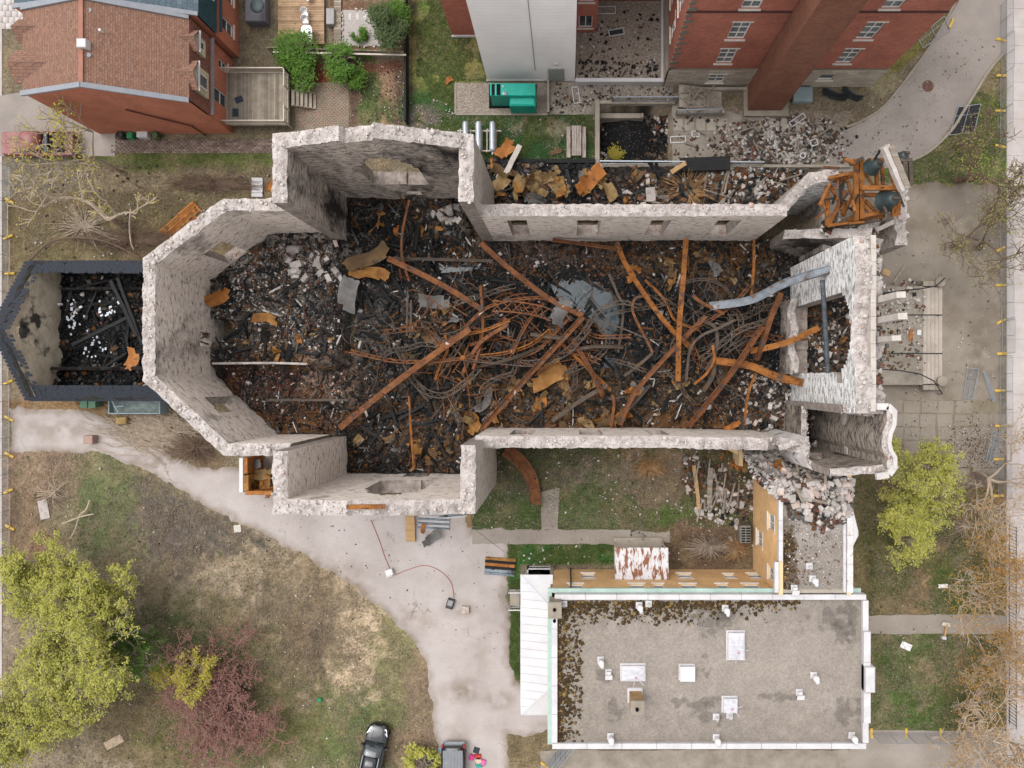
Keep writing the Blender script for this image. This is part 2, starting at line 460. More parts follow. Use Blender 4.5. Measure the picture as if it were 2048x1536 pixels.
# mottling that follows nothing but chance
n1 = fbm(gx*1.1, gy*1.1, 50, 4)[:, None]; n2 = fbm(gx*3.5, gy*3.5, 60, 3)[:, None]
gc = gc*(0.6+0.8*n2)*(0.78+0.44*n1)
dryn = np.clip((fbm(gx*.9, gy*.9, 77, 5)-.52)*5, 0, 1)[:, None]
gc = gc*(1-dryn*.45)+np.array(C('#8f7d60'))*(dryn*.45)*(.7+.6*n2)
gz = (fbm(gx*.8, gy*.8, 5, 3)-.5)*.05-.03
pit = inpoly(gx, gy, PIT_W)
gz = np.where(pit, -2.2+(fbm(gx, gy, 3)-.5)*.3, gz)
m_ground = attr_mat('ground_soil_grass', 5.5, .3, 1.75, bump=.9, bscale=7, specks=((38, .70, .74, C('#d8d0c2')),))
g_me = np_mesh('ground', np.stack([gx, gy, gz], 1), gf, m_ground, colors=gc)
tag(link('ground', g_me), kind='structure')

# ---------------------------------------------------------------- paved sheets
def asphalt_mat(name, c1, c2, c3, crack=1.0, attr=False):
    m, nt, b = mat_base(name, 0.92, 0.2)
    v = coords(nt)
    c = ramp_n(nt, noise_n(nt, v, .22, 6, 0.62), [(.3, c1), (.5, c2), (.72, c3)])
    c = mix_n(nt, ramp_n(nt, noise_n(nt, v, .9, 5, .75, 1.2), [(.56, 0.0), (.72, .28)]), c, tuple(x*.74 for x in c2)); c = mix_n(nt, ramp_n(nt, noise_n(nt, v, .28, 6, .7), [(.62, 0.0), (.72, .4)]), c, C('#a8947c'))
    g = ramp_n(nt, noise_n(nt, v, 6, 5, .85), [(.3, .84), (.7, 1.0)])
    c = mix_n(nt, 1.0, c, g, 'MULTIPLY')
    vo = nd(nt, 'ShaderNodeTexVoronoi', feature='DISTANCE_TO_EDGE'); vo.inputs['Scale'].default_value = .13
    wv = nd(nt, 'ShaderNodeVectorMath', operation='ADD')
    nn = nd(nt, 'ShaderNodeTexNoise'); nn.inputs['Scale'].default_value = 1.1; nn.inputs['Detail'].default_value = 5
    sc = nd(nt, 'ShaderNodeVectorMath', operation='SCALE'); sc.inputs['Scale'].default_value = 1.5
    nt.links.new(v, nn.inputs['Vector']); nt.links.new(nn.outputs['Color'], sc.inputs[0])
    nt.links.new(v, wv.inputs[0]); nt.links.new(sc.outputs[0], wv.inputs[1]); nt.links.new(wv.outputs[0], vo.inputs['Vector'])
    cr = ramp_n(nt, vo.outputs['Distance'], [(.0, .6*crack), (.006, 0.0)])
    br = ramp_n(nt, noise_n(nt, v, .35, 3), [(.50, 0.0), (.62, 1.0)])
    cr = mix_n(nt, 1.0, cr, br, 'MULTIPLY')
    c = mix_n(nt, cr, c, C('#5b5549'))
    c = mix_n(nt, ramp_n(nt, noise_n(nt, v, 17, 2, .5), [(.72, 0.0), (.77, .8)]), c, C('#d9d0c6'))
    if attr: a = nd(nt, 'ShaderNodeVertexColor'); a.layer_name = 'Col'; c = mix_n(nt, 1.0, c, a.outputs['Color'], 'MULTIPLY')
    nt.links.new(c, b.inputs['Base Color'])
    bump_n(nt, b, noise_n(nt, v, 30, 4, .8), .25, .03)
    return m
m_asph = asphalt_mat('old_asphalt', C('#afa49e'), C('#c0b5b0'), C('#cdc3bf'), 1, True)
m_asph2 = asphalt_mat('drive_asphalt', C('#8f867e'), C('#a1978f'), C('#b0a59c'))
m_plaza = asphalt_mat('forecourt_concrete', C('#857a6e'), C('#988d80'), C('#a89d90'), 1.2, True)
m_conc = asphalt_mat('path_concrete', C('#91867b'), C('#a2978c'), C('#b1a69c'), .5)
m_walk = mk('sidewalk_concrete', [(.3, C('#b3a8a2')), (.6, C('#c6bcb7')), (.8, C('#cfc5c1'))], .5, 5, .9, .2, 20, speck=(25, .68, .74, C('#93897f')))
m_kerb = mk('kerb_concrete', [(.3, C('#8d8375')), (.7, C('#a79b8c'))], 1.2, 5, .9, .2)
m_gravel = mk('pea_gravel', [(.3, C('#6f655a')), (.5, C('#9a8d80')), (.7, C('#c0b3a6'))], 9, 3, .95, .8, 16)
m_conc_d = mk('stained_concrete', [(.3, C('#80776b')), (.55, C('#9c9285')), (.75, C('#aca296'))], .7, 6, .92, .25, 18, speck=(9, .63, .7, C('#5a5148')))

def spline(pts, n=6):
    """Catmull-Rom through closed px polygon points flagged by tuple length 3 are kept sharp"""
    return pts
def paved(name, poly, z, mat, stains=(), cell=.16, rag=.5):
    """worn paving: ragged edge sinking under the soil, dirt drifted in along it and in stains"""
    w = [tuple(P(u, v)[:2]) for u, v in poly]
    x, y, f = noisy_grid(np.arange(min(p[0] for p in w)-1, max(p[0] for p in w)+1, cell), np.arange(min(p[1] for p in w)-1, max(p[1] for p in w)+1, cell))
    d = sdpoly(x, y, w)+(fbm(x*.8, y*.8, 81, 5)-.5)*2*rag+(fbm(x*4, y*4, 83, 3)-.5)*.35*rag
    t = np.clip(1-(d-.05)/(.9*rag+.1), 0, 1)*np.clip(.35+1.3*(fbm(x*1.6, y*1.6, 85, 4)-.25), 0, 1)
    for (u, v, ru, rv, s) in stains: t = np.maximum(t, s*np.clip(1.1-np.hypot((x*24+NU-u)/ru, (NV-y*24-v)/rv), 0, 1)*np.clip((fbm(x*1.5, y*1.5, int(u), 4)-.3)*3.5, 0, 1))
    c = 1-t[:, None]*np.array([.42, .47, .56]); zz = np.where(d > 0, z, z-np.clip(-d*.5, 0, .12))
    f = f[(d[f] > -.25).any(1)]; used = np.unique(f); mp = np.zeros(len(x), int); mp[used] = np.arange(len(used))
    return tag(link(name, np_mesh(name, np.stack([x, y, zz], 1)[used], mp[f], mat, colors=c[used])), kind='structure')
def sheet(name, poly, z, mat, px=True, sub=0.0, jit=0.0, parent=None):
    """flat paved sheet with a slightly uneven outline, 6 cm thick"""
    pw = [tuple(P(u, v)[:2]) for u, v in poly] if px else poly
    out = []
    for i in range(len(pw)):
        a, b = Vector(pw[i]), Vector(pw[(i+1) % len(pw)])
        n = max(1, int((b-a).length/sub)) if sub else 1
        nrm = Vector((-(b-a).y, (b-a).x)).normalized() if (b-a).length > 0 else Vector((0, 0))
        for k in range(n):
            p = a.lerp(b, k/n)
            j = (float(vnoise(p.x*1.3, p.y*1.3, 9))-.5)*2*jit + (float(vnoise(p.x*4, p.y*4, 19))-.5)*jit
            out.append(tuple(p+nrm*j))
    mb = MB(); mb.prism(out, z-.12, z, 0)
    o = mb.build(name, mat, parent)
    if parent is None: tag(o, kind='structure')
    return o
paved('driveway', [(22,818),(150,822),(235,850),(300,890),(380,935),(480,940),(540,900),(560,1010),(940,1010),(945,1060),(1012,1062),(1016,1330),(1030,1362),(1060,1385),(1100,1385),(1130,1400),(1130,1445),(1085,1455),(1050,1470),(1015,1470),(1012,1560),(884,1560),(872,1450),(862,1370),(850,1315),(820,1268),(740,1192),(650,1132),(560,1087),(420,1012),(330,965),(270,930),(200,905),(120,898),(22,903)], .02, m_asph, [(930,1380,50,30,1),(1000,1400,40,22,1),(640,1140,120,30,.7),(820,1240,60,40,.6),(920,1220,45,22,.8),(960,1300,40,90,.4),(300,920,90,30,.9),(120,860,120,30,.7),(920,1470,40,50,.6)])
sheet('driveway', [(2012,-60),(2012,104),(1978,140),(1950,185),(1925,225),(1900,262),(1862,300),(1830,318),(1780,336),(1700,345),(1640,340),(1660,290),(1690,262),(1720,245),(1765,215),(1803,170),(1850,106),(1885,55),(1925,-10),(1950,-60)], .02, m_asph2, sub=.5, jit=.04)
paved('forecourt', [(1750,368),(2004,368),(2004,940),(1900,925),(1700,900),(1560,840),(1560,500),(1700,372)], .015, m_plaza, [(1930,480,70,60,.8),(1960,700,40,120,.8),(1900,620,60,100,.5),(1850,450,90,40,.6),(1880,800,120,60,.6),(1830,560,60,30,.5),(1990,560,20,200,.7)])
sheet('driveway', [(-40,200),(60,180),(210,240),(230,262),(230,312),(-40,312)], .02, m_asph2, sub=.6, jit=.05)
# sidewalk slabs along the street at right
mb = MB(); xx0 = PX(2013); slabs = []
sheet('sidewalk', [(2013,-120),(2110,-120),(2110,1700),(2013,1700)], .015, m_walk)
sw = empty('sidewalk_slabs'); tag(sw, kind='structure')
sw.location = (0, 0, 0)
y = PY(1560)
slab = MB(); slab.bevbox(0, 0, 0, 1.5, 1.5, .03, .012); slab_me = slab.mesh('sidewalk_slab', m_walk)
k = 0
while y < PY(-40):
    for c_ in range(3):
        o = link('slab', slab_me, sw, (xx0+.02+c_*1.52, y, .012+rnd.uniform(-.004, .006))); o.rotation_euler = (rnd.uniform(-.002, .002), rnd.uniform(-.002, .002), 0)
    y += 1.53
tag(sheet('road', [(2110,-200),(2400,-200),(2400,1800),(2110,1800)], -.05, m_asph2))
sheet('sidewalk', [(-260,-120),(4,-120),(4,1700),(-260,1700)], .014, m_walk)
# path with broken slabs across the court, stub path, entrance paths
sheet('path', [(945,1059),(1262,1059),(1262,1088),(945,1088)], .024, m_conc, sub=.4, jit=.06)
sheet('path', [(1082,985),(1118,975),(1116,1060),(1082,1060)], .02, m_conc, sub=.4, jit=.08)
sheet('path', [(1262,1062),(1340,1062),(1340,1086),(1262,1088)], .010, m_conc_d, sub=.3, jit=.15)
sheet('path', [(1730,1231),(1965,1228),(2014,1232),(2014,1266),(1965,1268),(1730,1268)], .018, m_conc, sub=.4, jit=.05)
sheet('path', [(1700,1460),(2014,1462),(2014,1560),(1700,1560)], .02, m_conc, sub=.5, jit=.05)
sheet('path', [(1080,1500),(1700,1500),(1700,1560),(1080,1560)], .018, m_conc_d, sub=.5, jit=.1)
# kerbs
def kerb(pts, w=.18, h=.13, closed=False, nm='kerb'):
    mb = MB(); q = [P(u, v) for u, v in pts]
    for a, b in zip(q[:-1], q[1:]):
        mb.bar(a+Vector((0, 0, h/2-.05)), b+Vector((0, 0, h/2-.05)), w, h+.1)
    return tag(mb.build(nm, m_kerb), kind='structure')
def smooth_px(pts, n=5):
    out = []
    for i in range(len(pts)-1):
        p0, p1, p2, p3 = pts[max(i-1, 0)], pts[i], pts[i+1], pts[min(i+2, len(pts)-1)]
        for k in range(n):
            t = k/n
            out.append(tuple(.5*((2*p1[j])+(-p0[j]+p2[j])*t+(2*p0[j]-5*p1[j]+4*p2[j]-p3[j])*t*t+(-p0[j]+3*p1[j]-3*p2[j]+p3[j])*t**3) for j in (0, 1)))
    out.append(pts[-1]); return out
kerb(smooth_px([(1918,-8),(1882,56),(1850,107),(1803,170),(1765,215),(1722,243),(1690,255)]), .16)
kerb(smooth_px([(2009,104),(1978,140),(1950,185),(1925,225),(1901,262),(1862,300),(1830,318),(1795,330)]), .22)
# forecourt slabs (cracked concrete panels) where the joints can be told apart
m_slab = asphalt_mat('slab_concrete', C('#857a6e'), C('#988d80'), C('#a89d90')); fc = empty('forecourt_slabs'); tag(fc, kind='structure'); sheet('joint_fill', [(1772,800),(2002,800),(2002,935),(1772,935)], .02, mk('mossy_joint', [(.3, C('#776d58')), (.7, C('#8d8270'))], 2, 4, .95, .3), parent=fc)
for a in range(7):
    for b in range(6):
        u0, v0 = 1772+a*34+rnd.uniform(-2, 2), 800+b*27
        if u0 > 1990 or (b < 1 and a > 4): continue
        mb = MB(); j = lambda: rnd.uniform(-1.5, 1.5)
        q = [P(u0+1.2+j(), v0+1+j())[:2], P(u0+32+j(), v0+1+j())[:2], P(u0+32+j(), v0+25.5+j())[:2], P(u0+1.2+j(), v0+25.5+j())[:2]]
        mb.prism([tuple(p) for p in q], -.05, .03+rnd.uniform(0, .012)); mb.build('slab', m_slab, fc)
# gravel pad with rim, concrete terrace
sheet('gravel_pad', [(912,166),(1097,166),(1097,227),(912,227)], .03, m_gravel)
kerb([(911,166),(911,229),(1096,229)], .16, .08, nm='gravel_rim')
sheet('terrace', [(1098,164),(1346,164),(1346,200),(1197,200),(1197,229),(1098,229)], .03, m_conc_d, sub=.4, jit=.04)
sheet('yard_slab', [(1346,205),(1500,232),(1560,232),(1700,262),(1690,300),(1640,322),(1460,322),(1346,326)], .012, m_conc_d, sub=.4, jit=.15)
# paver paths and patio at top left
def pavers(name, u0, v0, u1, v1, w, h, z, mats, gap=.012, ang=False):
    """individual pavers joined as stuff where too small to pick apart"""
    x0, x1 = sorted((PX(u0), PX(u1))); y0, y1 = sorted((PY(v0), PY(v1)))
    V = []; F = []; M = []; n = 0; row = 0
    yy = y0
    while yy < y1-.02:
        xx = x0-(w/2 if row % 2 else 0)
        while xx < x1-.02:
            a, b = max(xx+gap, x0), min(xx+w-gap, x1)
            if b-a > .04:
                zt = z+rnd.uniform(-.004, .006)
                V += [(a, yy+gap, zt), (b, yy+gap, zt), (b, min(yy+h, y1)-gap, zt), (a, min(yy+h, y1)-gap, zt), (a-.006, yy, z-.03), (b+.006, yy, z-.03), (b+.006, min(yy+h, y1), z-.03), (a-.006, min(yy+h, y1), z-.03)]
                mi = rnd.choices(range(len(mats)), [3]+[1]*(len(mats)-1))[0]
                for f in ((0, 1, 2, 3), (4, 5, 1, 0), (5, 6, 2, 1), (6, 7, 3, 2), (7, 4, 0, 3)):
                    F.append([q+n for q in f]); M.append(mi)
                n += 8
            xx += w
        yy += h; row += 1
    me = np_mesh(name, np.array(V), np.array(F), mats, M)
    return tag(link(name, me), kind='structure')
m_pv = [mk('paver_a', [(.3, C('#76645a')), (.7, C('#8f7c70'))], 1.5, 4, .9, .2), mk('paver_b', [(.3, C('#6a5750')), (.7, C('#80695f'))], 1.5, 4, .9, .2), mk('paver_c', [(.3, C('#8d7a6c')), (.7, C('#a08d80'))], 1.5, 4, .9, .2)]
m_pt = [mk('patio_a', [(.3, C('#8c7d6a')), (.7, C('#a39381'))], 1.2, 4, .9, .2), mk('patio_b', [(.3, C('#957b6c')), (.7, C('#ab917f'))], 1.2, 4, .9, .2)]
pavers('paver_path', 222, 278, 548, 306, .34, .17, .02, m_pv)
pavers('patio_paving', 590, 165, 698, 262, .3, .15, .02, m_pt)
pavers('patio_paving', 668, 140, 690, 165, .3, .15, .02, m_pt)
m_wpv = [mk('pale_paver', [(.3, C('#bdb3ad')), (.7, C('#d0c7c2'))], 1, 4, .9, .15), mk('pale_paver_b', [(.3, C('#b0a69f')), (.7, C('#c4bab4'))], 1, 4, .9, .15)]
pavers('pale_paving', -60, -60, 75, 58, .5, .5, .02, m_wpv)
# ================================================================ CHURCH RUIN
def wall_mat(name, base, dark, soot, k_soot=(.5, .7), dash=(.56, .66), warm=None, row=11.0, damp=.0):
    """brick face, coursed dark dashes, soot stains of their own shape; uv in metres"""
    m, nt, b = mat_base(name, .95, .1)
    v = coords(nt, 'uv')
    big = noise_n(nt, v, .35, 5, .65)
    c = ramp_n(nt, big, [(.3, tuple(x*.85 for x in base)), (.7, base)])
    if warm: c = mix_n(nt, ramp_n(nt, noise_n(nt, v, .8, 4, .6), [(.62, 0.0), (.72, .7)]), c, warm)
    br = nd(nt, 'ShaderNodeTexBrick'); nt.links.new(v, br.inputs['Vector'])
    br.inputs['Scale'].default_value = 1.0; br.inputs['Brick Width'].default_value = .3; br.inputs['Row Height'].default_value = .1
    br.inputs['Mortar Size'].default_value = .016; br.inputs['Color1'].default_value = (1, 1, 1, 1); br.inputs['Color2'].default_value = (.72, .70, .68, 1); br.inputs['Mortar'].default_value = (.55, .53, .5, 1)
    c = mix_n(nt, .8, c, br.outputs['Color'], 'MULTIPLY')
    vs = coords(nt, 'uv', (1.5, row*.3, 1))
    d1 = ramp_n(nt, noise_n(nt, vs, 1.0, 4, .75), [(dash[0]-.03, 0.0), (dash[1]-.02, .85)])
    c = mix_n(nt, d1, c, dark)
    st = ramp_n(nt, noise_n(nt, coords(nt, 'uv', (.22, .13, 1)), 1.0, 6, .7), [(k_soot[0], 0.0), (k_soot[1], .93)])
    c = mix_n(nt, st, c, soot)
    nt.links.new(c, b.inputs['Base Color'])
    bump_n(nt, b, noise_n(nt, vs, 1.0, 4, .8), .6, .05)
    return m
m_in = wall_mat('sooty_inner_brick', C('#b9aea5', 2.6), C('#5b524b'), C('#2b2726'), (.53, .70))
m_in_pale = wall_mat('pale_inner_brick', C('#cfc4bb', 1.9), C('#6b6158'), C('#3b3633'), (.60, .78), (.56, .66), C('#b98f78', 1.3))
m_in_dark = wall_mat('scorched_inner_brick', C('#aa9f96', 2.1), C('#4b443f'), C('#232021'), (.47, .63), (.52, .64))
m_facade = wall_mat('whitened_facade_brick', C('#e2d3c6', 2.5), C('#8a8078'), C('#5b544e'), (.62, .82), (.51, .60), C('#b99a80', 1.8), 12)
m_out = wall_mat('weathered_outer_stone', C('#aaa299', 1.9), C('#6b645c'), C('#3a3633'), (.66, .84))
m_stone_top = mk('broken_wall_top', [(.30, C('#968b84')), (.45, C('#b9aea8')), (.62, C('#d3c9c3'))], 1.2, 6, .95, .9, 9, speck=((7, .60, .67, C('#857a73')), (15, .62, .68, C('#55504c')), (4, .66, .72, C('#c9b7a2')), (2.2, .74, .78, C('#b77a4a'))))
m_reveal = mk('window_reveal_stone', [(.3, C('#6d625a', 1.2)), (.7, C('#a1968d', 1.3))], 2.0, 5, .95, .6, 8, speck=(3.5, .6, .68, C('#8a5140')))
m_brickred = mk('broken_red_brick', [(.3, C('#8a5242', 1.2)), (.6, C('#b77f6b', 1.2)), (.8, C('#d9c3b5'))], 4, 4, .95, .8, 10)

def ruin_wall(name, path, thick, ztop, z0, mats, parent, hole=None, cell=.28, rough=.10, jag=.12, seed=0, closed=False, label=None):
    """path: world xy polyline (left side of travel = first material). mats: (left, right, top, reveal)."""
    pts = [Vector((p[0], p[1])) for p in path]
    N = len(pts); cs = []; ns = []; ss = []
    s = 0.0
    segn = [(pts[i+1]-pts[i]).normalized() for i in range(N-1)]
    nor = [Vector((-d.y, d.x)) for d in segn]
    for i in range(N-1):
        L = (pts[i+1]-pts[i]).length; n = max(1, int(round(L/cell)))
        for k in range(n+(1 if i == N-2 else 0)):
            cs.append(pts[i].lerp(pts[i+1], k/n))
            if k == 0 and i > 0:
                mv = (nor[i-1]+nor[i]).normalized(); mv = mv/max(.35, mv.dot(nor[i])); ns.append(mv)
            else: ns.append(nor[i])
            ss.append(s+L*k/n)
        s += L
    M = len(cs); total = s
    zt = np.array([ztop(q) if callable(ztop) else ztop for q in ss])
    zt = zt+(fbm(np.array(ss)*1.1, np.full(M, seed*3.1), seed, 4)-.5)*2*jag+(vnoise(np.array(ss)*5, np.full(M, .3), seed+5)-.5)*jag*.7
    nz = max(2, int(round((max(zt)-z0)/cell)))
    V = []; F = []; MI = []; UV = []
    def vid(i, j, side): return (i*(nz+1)+j)*2+side
    rr = np.random.RandomState(seed+1)
    for i in range(M):
        c, n = cs[i], ns[i]
        for j in range(nz+1):
            z = z0+(zt[i]-z0)*j/nz
            for side in (0, 1):
                sg = 1 if side == 0 else -1
                top = 1.0 if j == nz else .25
                off = thick/2+(rr.rand()-.5)*rough*top
                V.append((c.x+n.x*off*sg, c.y+n.y*off*sg, z+((rr.rand()-.5)*rough if j == nz else 0)))
    solid = np.ones((M-1, nz), bool)
    if hole:
        for i in range(M-1):
            sm = (ss[i]+ss[i+1])/2; ztm = (zt[i]+zt[i+1])/2
            for j in range(nz):
                z = z0+(ztm-z0)*(j+.5)/nz
                if hole(sm, z): solid[i, j] = False
    def add(f, mi, uv): F.append(f); MI.append(mi); UV.append(uv)
    for i in range(M-1):
        for j in range(nz):
            if not solid[i, j]: continue
            za, zb = z0+(zt[i]-z0)*j/nz, z0+(zt[i]-z0)*(j+1)/nz
            u0, u1 = ss[i]+seed*13, ss[i+1]+seed*13
            add((vid(i+1, j, 0), vid(i, j, 0), vid(i, j+1, 0), vid(i+1, j+1, 0)), 0, ((u1, za), (u0, za), (u0, zb), (u1, zb)))
            add((vid(i, j, 1), vid(i+1, j, 1), vid(i+1, j+1, 1), vid(i, j+1, 1)), 1, ((u0, za), (u1, za), (u1, zb), (u0, zb)))
            uvr = ((0, 0), (thick, 0), (thick, .3), (0, .3))
            if i == 0 or not solid[i-1, j]: add((vid(i, j, 0), vid(i, j, 1), vid(i, j+1, 1), vid(i, j+1, 0)), 3, uvr)
            if i == M-2 or not solid[i+1, j]: add((vid(i+1, j, 1), vid(i+1, j, 0), vid(i+1, j+1, 0), vid(i+1, j+1, 1)), 3, uvr)
            if j > 0 and not solid[i, j-1]: add((vid(i, j, 0), vid(i+1, j, 0), vid(i+1, j, 1), vid(i, j, 1)), 3, uvr)
            if j < nz-1 and not solid[i, j+1]: add((vid(i, j+1, 1), vid(i+1, j+1, 1), vid(i+1, j+1, 0), vid(i, j+1, 0)), 3, uvr)
    # rough top: four strips across with bumps
    K = 4; base = len(V)
    for i in range(M):
        a, b = Vector(V[vid(i, nz, 0)]), Vector(V[vid(i, nz, 1)])
        for k in range(1, K):
            p = a.lerp(b, k/K); V.append((p.x, p.y, p.z+rr.rand()*rough*1.3))
    def tid(i, k): return vid(i, nz, 0) if k == 0 else (vid(i, nz, 1) if k == K else base+i*(K-1)+k-1)
    for i in range(M-1):
        if not solid[i, nz-1]: continue
        for k in range(K):
            add((tid(i, k), tid(i, k+1), tid(i+1, k+1), tid(i+1, k)), 2, ((0, 0), (1, 0), (1, 1), (0, 1)))
    me = bpy.data.meshes.new(name); me.from_pydata(V, [], F)
    for mt in mats: me.materials.append(mt)
    me.polygons.foreach_set('material_index', MI)
    ul = me.uv_layers.new(name='UVMap'); ul.data.foreach_set('uv', [c for f in UV for p in f for c in p])
    me.update()
    o = link(name, me, parent)
    if label: o['label'] = label
    # loose stones bedded in the top
    tops = [(i, zt[i]) for i in range(M-1) if solid[i, nz-1]]
    STONES.append([(cs[i].x, cs[i].y, z, thick, ns[i].x, ns[i].y) for i, z in tops])
    return o
STONES = []
def arch(s0, s1, zb, zs, za):
    """segmental arched opening: jambs s0..s1 from zb to springing zs, apex za"""
    def f(s, z):
        if not (s0 < s < s1) or z < zb: return False
        t = (s-(s0+s1)/2)/((s1-s0)/2)
        return z < zs+(za-zs)*math.sqrt(max(0, 1-t*t))
    return f
def rects(lst):
    def f(s, z): return any(a < s < b and c < z < d for a, b, c, d in lst)
    return f
def any_hole(*fs): return lambda s, z: any(f(s, z) for f in fs)

church = empty('church_ruin', (0, 3.8, 0), 0, 'roofless burnt church with pale broken walls around a charred nave', 'church')
CH = Matrix.Translation((0, -3.8, 0))
class _P: pass
def to_church(o):
    o.parent = church; o.matrix_parent_inverse = CH; return o
HN, HT = 10.0, 14.0
# apse: inner side on the left when walked from north-east round the west to the south-east
ap = [P(582, 409, HN)[:2], P(450, 409, HN)[:2], P(298, 522, HN)[:2], P(298, 756, HN)[:2], P(452, 899, HN)[:2], P(582, 899, HN)[:2]]
ap = [tuple(p) for p in ap]
def seglen(p): return [math.dist(p[i], p[i+1]) for i in range(len(p)-1)]
L = seglen(ap)
a1 = L[0]; a2 = a1+L[1]; a3 = a2+L[2]; a4 = a3+L[3]
h_ap = any_hole(rects([(a1+2.5, a1+4.3, 2.4, 6.8), (a3+2.4, a3+4.2, 2.6, 6.8), (a2+4.4, a2+5.7, 2.2, 3.9)]))
to_church(ruin_wall('apse_wall', ap, .85, HN, 0, (m_in, m_out, m_stone_top, m_reveal), None, h_ap, seed=3))
# north transept: gable with rose opening
tn = [P(932, 404, HT)[:2], P(932, 282, HT)[:2], P(560, 282, HT)[:2], P(560, 406, HT)[:2]]; tn = [tuple(p) for p in tn]
L = seglen(tn); g0, g1 = L[0], L[0]+L[1]
def zt_n(s):
    if g0 <= s <= g1:
        t = abs((s-g0)/(g1-g0)-.5)*2
        z = HT+2.1*(1-t)
        if abs(s-(g0+(g1-g0)*.54)) < .95: z -= .55
        return z
    return HT
mid = (g0+g1)/2
h_tn = any_hole(arch(mid-2.0, mid+2.2, 5.6, 8.4, 12.0), rects([(mid-.9, mid+1.2, 1.2, 3.6)]))
to_church(ruin_wall('north_transept_wall', tn, .95, zt_n, 0, (m_in_dark, m_out, m_stone_top, m_reveal), None, h_tn, seed=8))
# south transept
ts = [P(560, 902, HT)[:2], P(560, 1013, HT)[:2], P(936, 1013, HT)[:2], P(936, 890, HT)[:2]]; ts = [tuple(p) for p in ts]
L = seglen(ts); q0, q1 = L[0], L[0]+L[1]
def zt_s(s):
    if q0 <= s <= q1:
        t = abs((s-q0)/(q1-q0)-.5)*2
        return HT+.9*(1-t)-(.4 if abs(s-(q0+(q1-q0)*.49)) < 1.2 else 0)
    return HT
mid2 = (q0+q1)/2+.3
h_ts = any_hole(arch(mid2-2.1, mid2+2.1, 5.2, 8.6, 12.2), rects([(mid2-1, mid2+1, .6, 3.2)]))
to_church(ruin_wall('south_transept_wall', ts, .95, zt_s, 0, (m_in_pale, m_out, m_stone_top, m_reveal), None, h_ts, seed=12))
# nave walls
nn = [tuple(P(1574, 420, HN)[:2]), tuple(P(946, 420, HN)[:2])]
nlen = math.dist(*nn)
def nx(u): return (1574-u)*50/1440.0
h_nn = rects([(nx(u)-.75, nx(u)+.75, 3.4, 8.7) for u in (1032, 1180, 1326, 1470)])
to_church(ruin_wall('north_nave_wall', nn, .82, HN, 0, (m_in_pale, m_out, m_stone_top, m_reveal), None, h_nn, seed=20, jag=.08))
ns_ = [tuple(P(950, 884, HN)[:2]), tuple(P(1330, 884, HN)[:2]), tuple(P(1570, 890, HN)[:2]), tuple(P(1622, 900, HN)[:2])]
def sx(u): return (u-950)*50/1440.0
h_ns = rects([(sx(u)-.8, sx(u)+.8, 3.6, 8.7) for u in (1040, 1185, 1325)])
def zt_ns(s): return HN-(max(0, s-sx(1480))*.45)*(1+.6*math.sin(s*2.1)) if s > sx(1480) else HN
to_church(ruin_wall('south_nave_wall', ns_, .82, zt_ns, 0, (m_in_pale, m_out, m_stone_top, m_reveal), None, h_ns, seed=25, jag=.08))
# main front: inner wall with the great arch
FX = 18.7
ff = [(FX, -2.05), (FX, 9.25)]
def fy(y): return y+2.05
h_ff = any_hole(arch(fy(.65), fy(6.0), 2.4, 11.6, 13.7), rects([(fy(-.05), fy(.5), 11.2, 12.2)]))
to_church(ruin_wall('front_wall', ff, 1.0, lambda s: 14.3+.35*math.sin(s*.9), 0, (m_facade, m_out, m_stone_top, m_reveal), None, h_ff, seed=31, cell=.24))
# outer leaf of the front with smooth cornice stones
mb = MB()
for k in range(13):
    y0 = -1.95+k*.86
    mb.bevbox(FX+.46, y0+.004, 13.6, FX+.8, y0+.857, 14.55+rnd.uniform(-.05, .05), .03)
to_church(mb.build('cornice', mk('cornice_stone', [(.3, C('#b9aea5')), (.7, C('#d3c9c0'))], 1.5, 5, .9, .3, 12)))
outer = [(FX+1.25, -2.3), (FX+1.25, 9.2)]
to_church(ruin_wall('front_outer_leaf', outer, 1.0, lambda s: 12.9+.5*math.sin(s*1.7), 0, (m_out, m_out, m_stone_top, m_reveal), None, arch(1.6, 9.9, 0, 10.5, 12.2), seed=33, cell=.35, jag=.35, rough=.2))
# stubs of mullions standing on the front
m_mull = mk('pale_mullion_stone', [(.3, C('#b5aaa1')), (.7, C('#d6ccc4'))], 1.4, 5, .9, .3, 10, speck=(5, .66, .72, C('#8d8279')))
for y, hh, w in ((5.15, 3.5, .5), (3.85, 3.7, .5), (2.6, 2.9, .42)):
    mb = MB(); a = FX+1.2
    mb.bevbox(a-.35, y-w/2, 12.6, a+.55, y+w/2, 13.6, .05)
    mb.hexa([(a-.28, y-w*.4, 13.6), (a+.3, y-w*.4, 13.6), (a+.3, y+w*.4, 13.6), (a-.28, y+w*.4, 13.6)], [(a-.24, y-w*.38, 13.5+hh), (a+.27, y-w*.36, 13.6+hh), (a+.27, y+w*.4, 13.55+hh), (a-.24, y+w*.38, 13.45+hh)])
    to_church(mb.build('mullion_stub', m_mull))
# low broken wall and piers under the great arch
lw = [(FX-1.02, .55), (FX-1.02, 6.4)]
to_church(ruin_wall('gallery_wall', lw, .6, lambda s: 3.6+.5*math.sin(s*2.3), 0, (m_in_dark, m_in_dark, m_stone_top, m_reveal), None, None, seed=36, cell=.3, jag=.2, rough=.12))

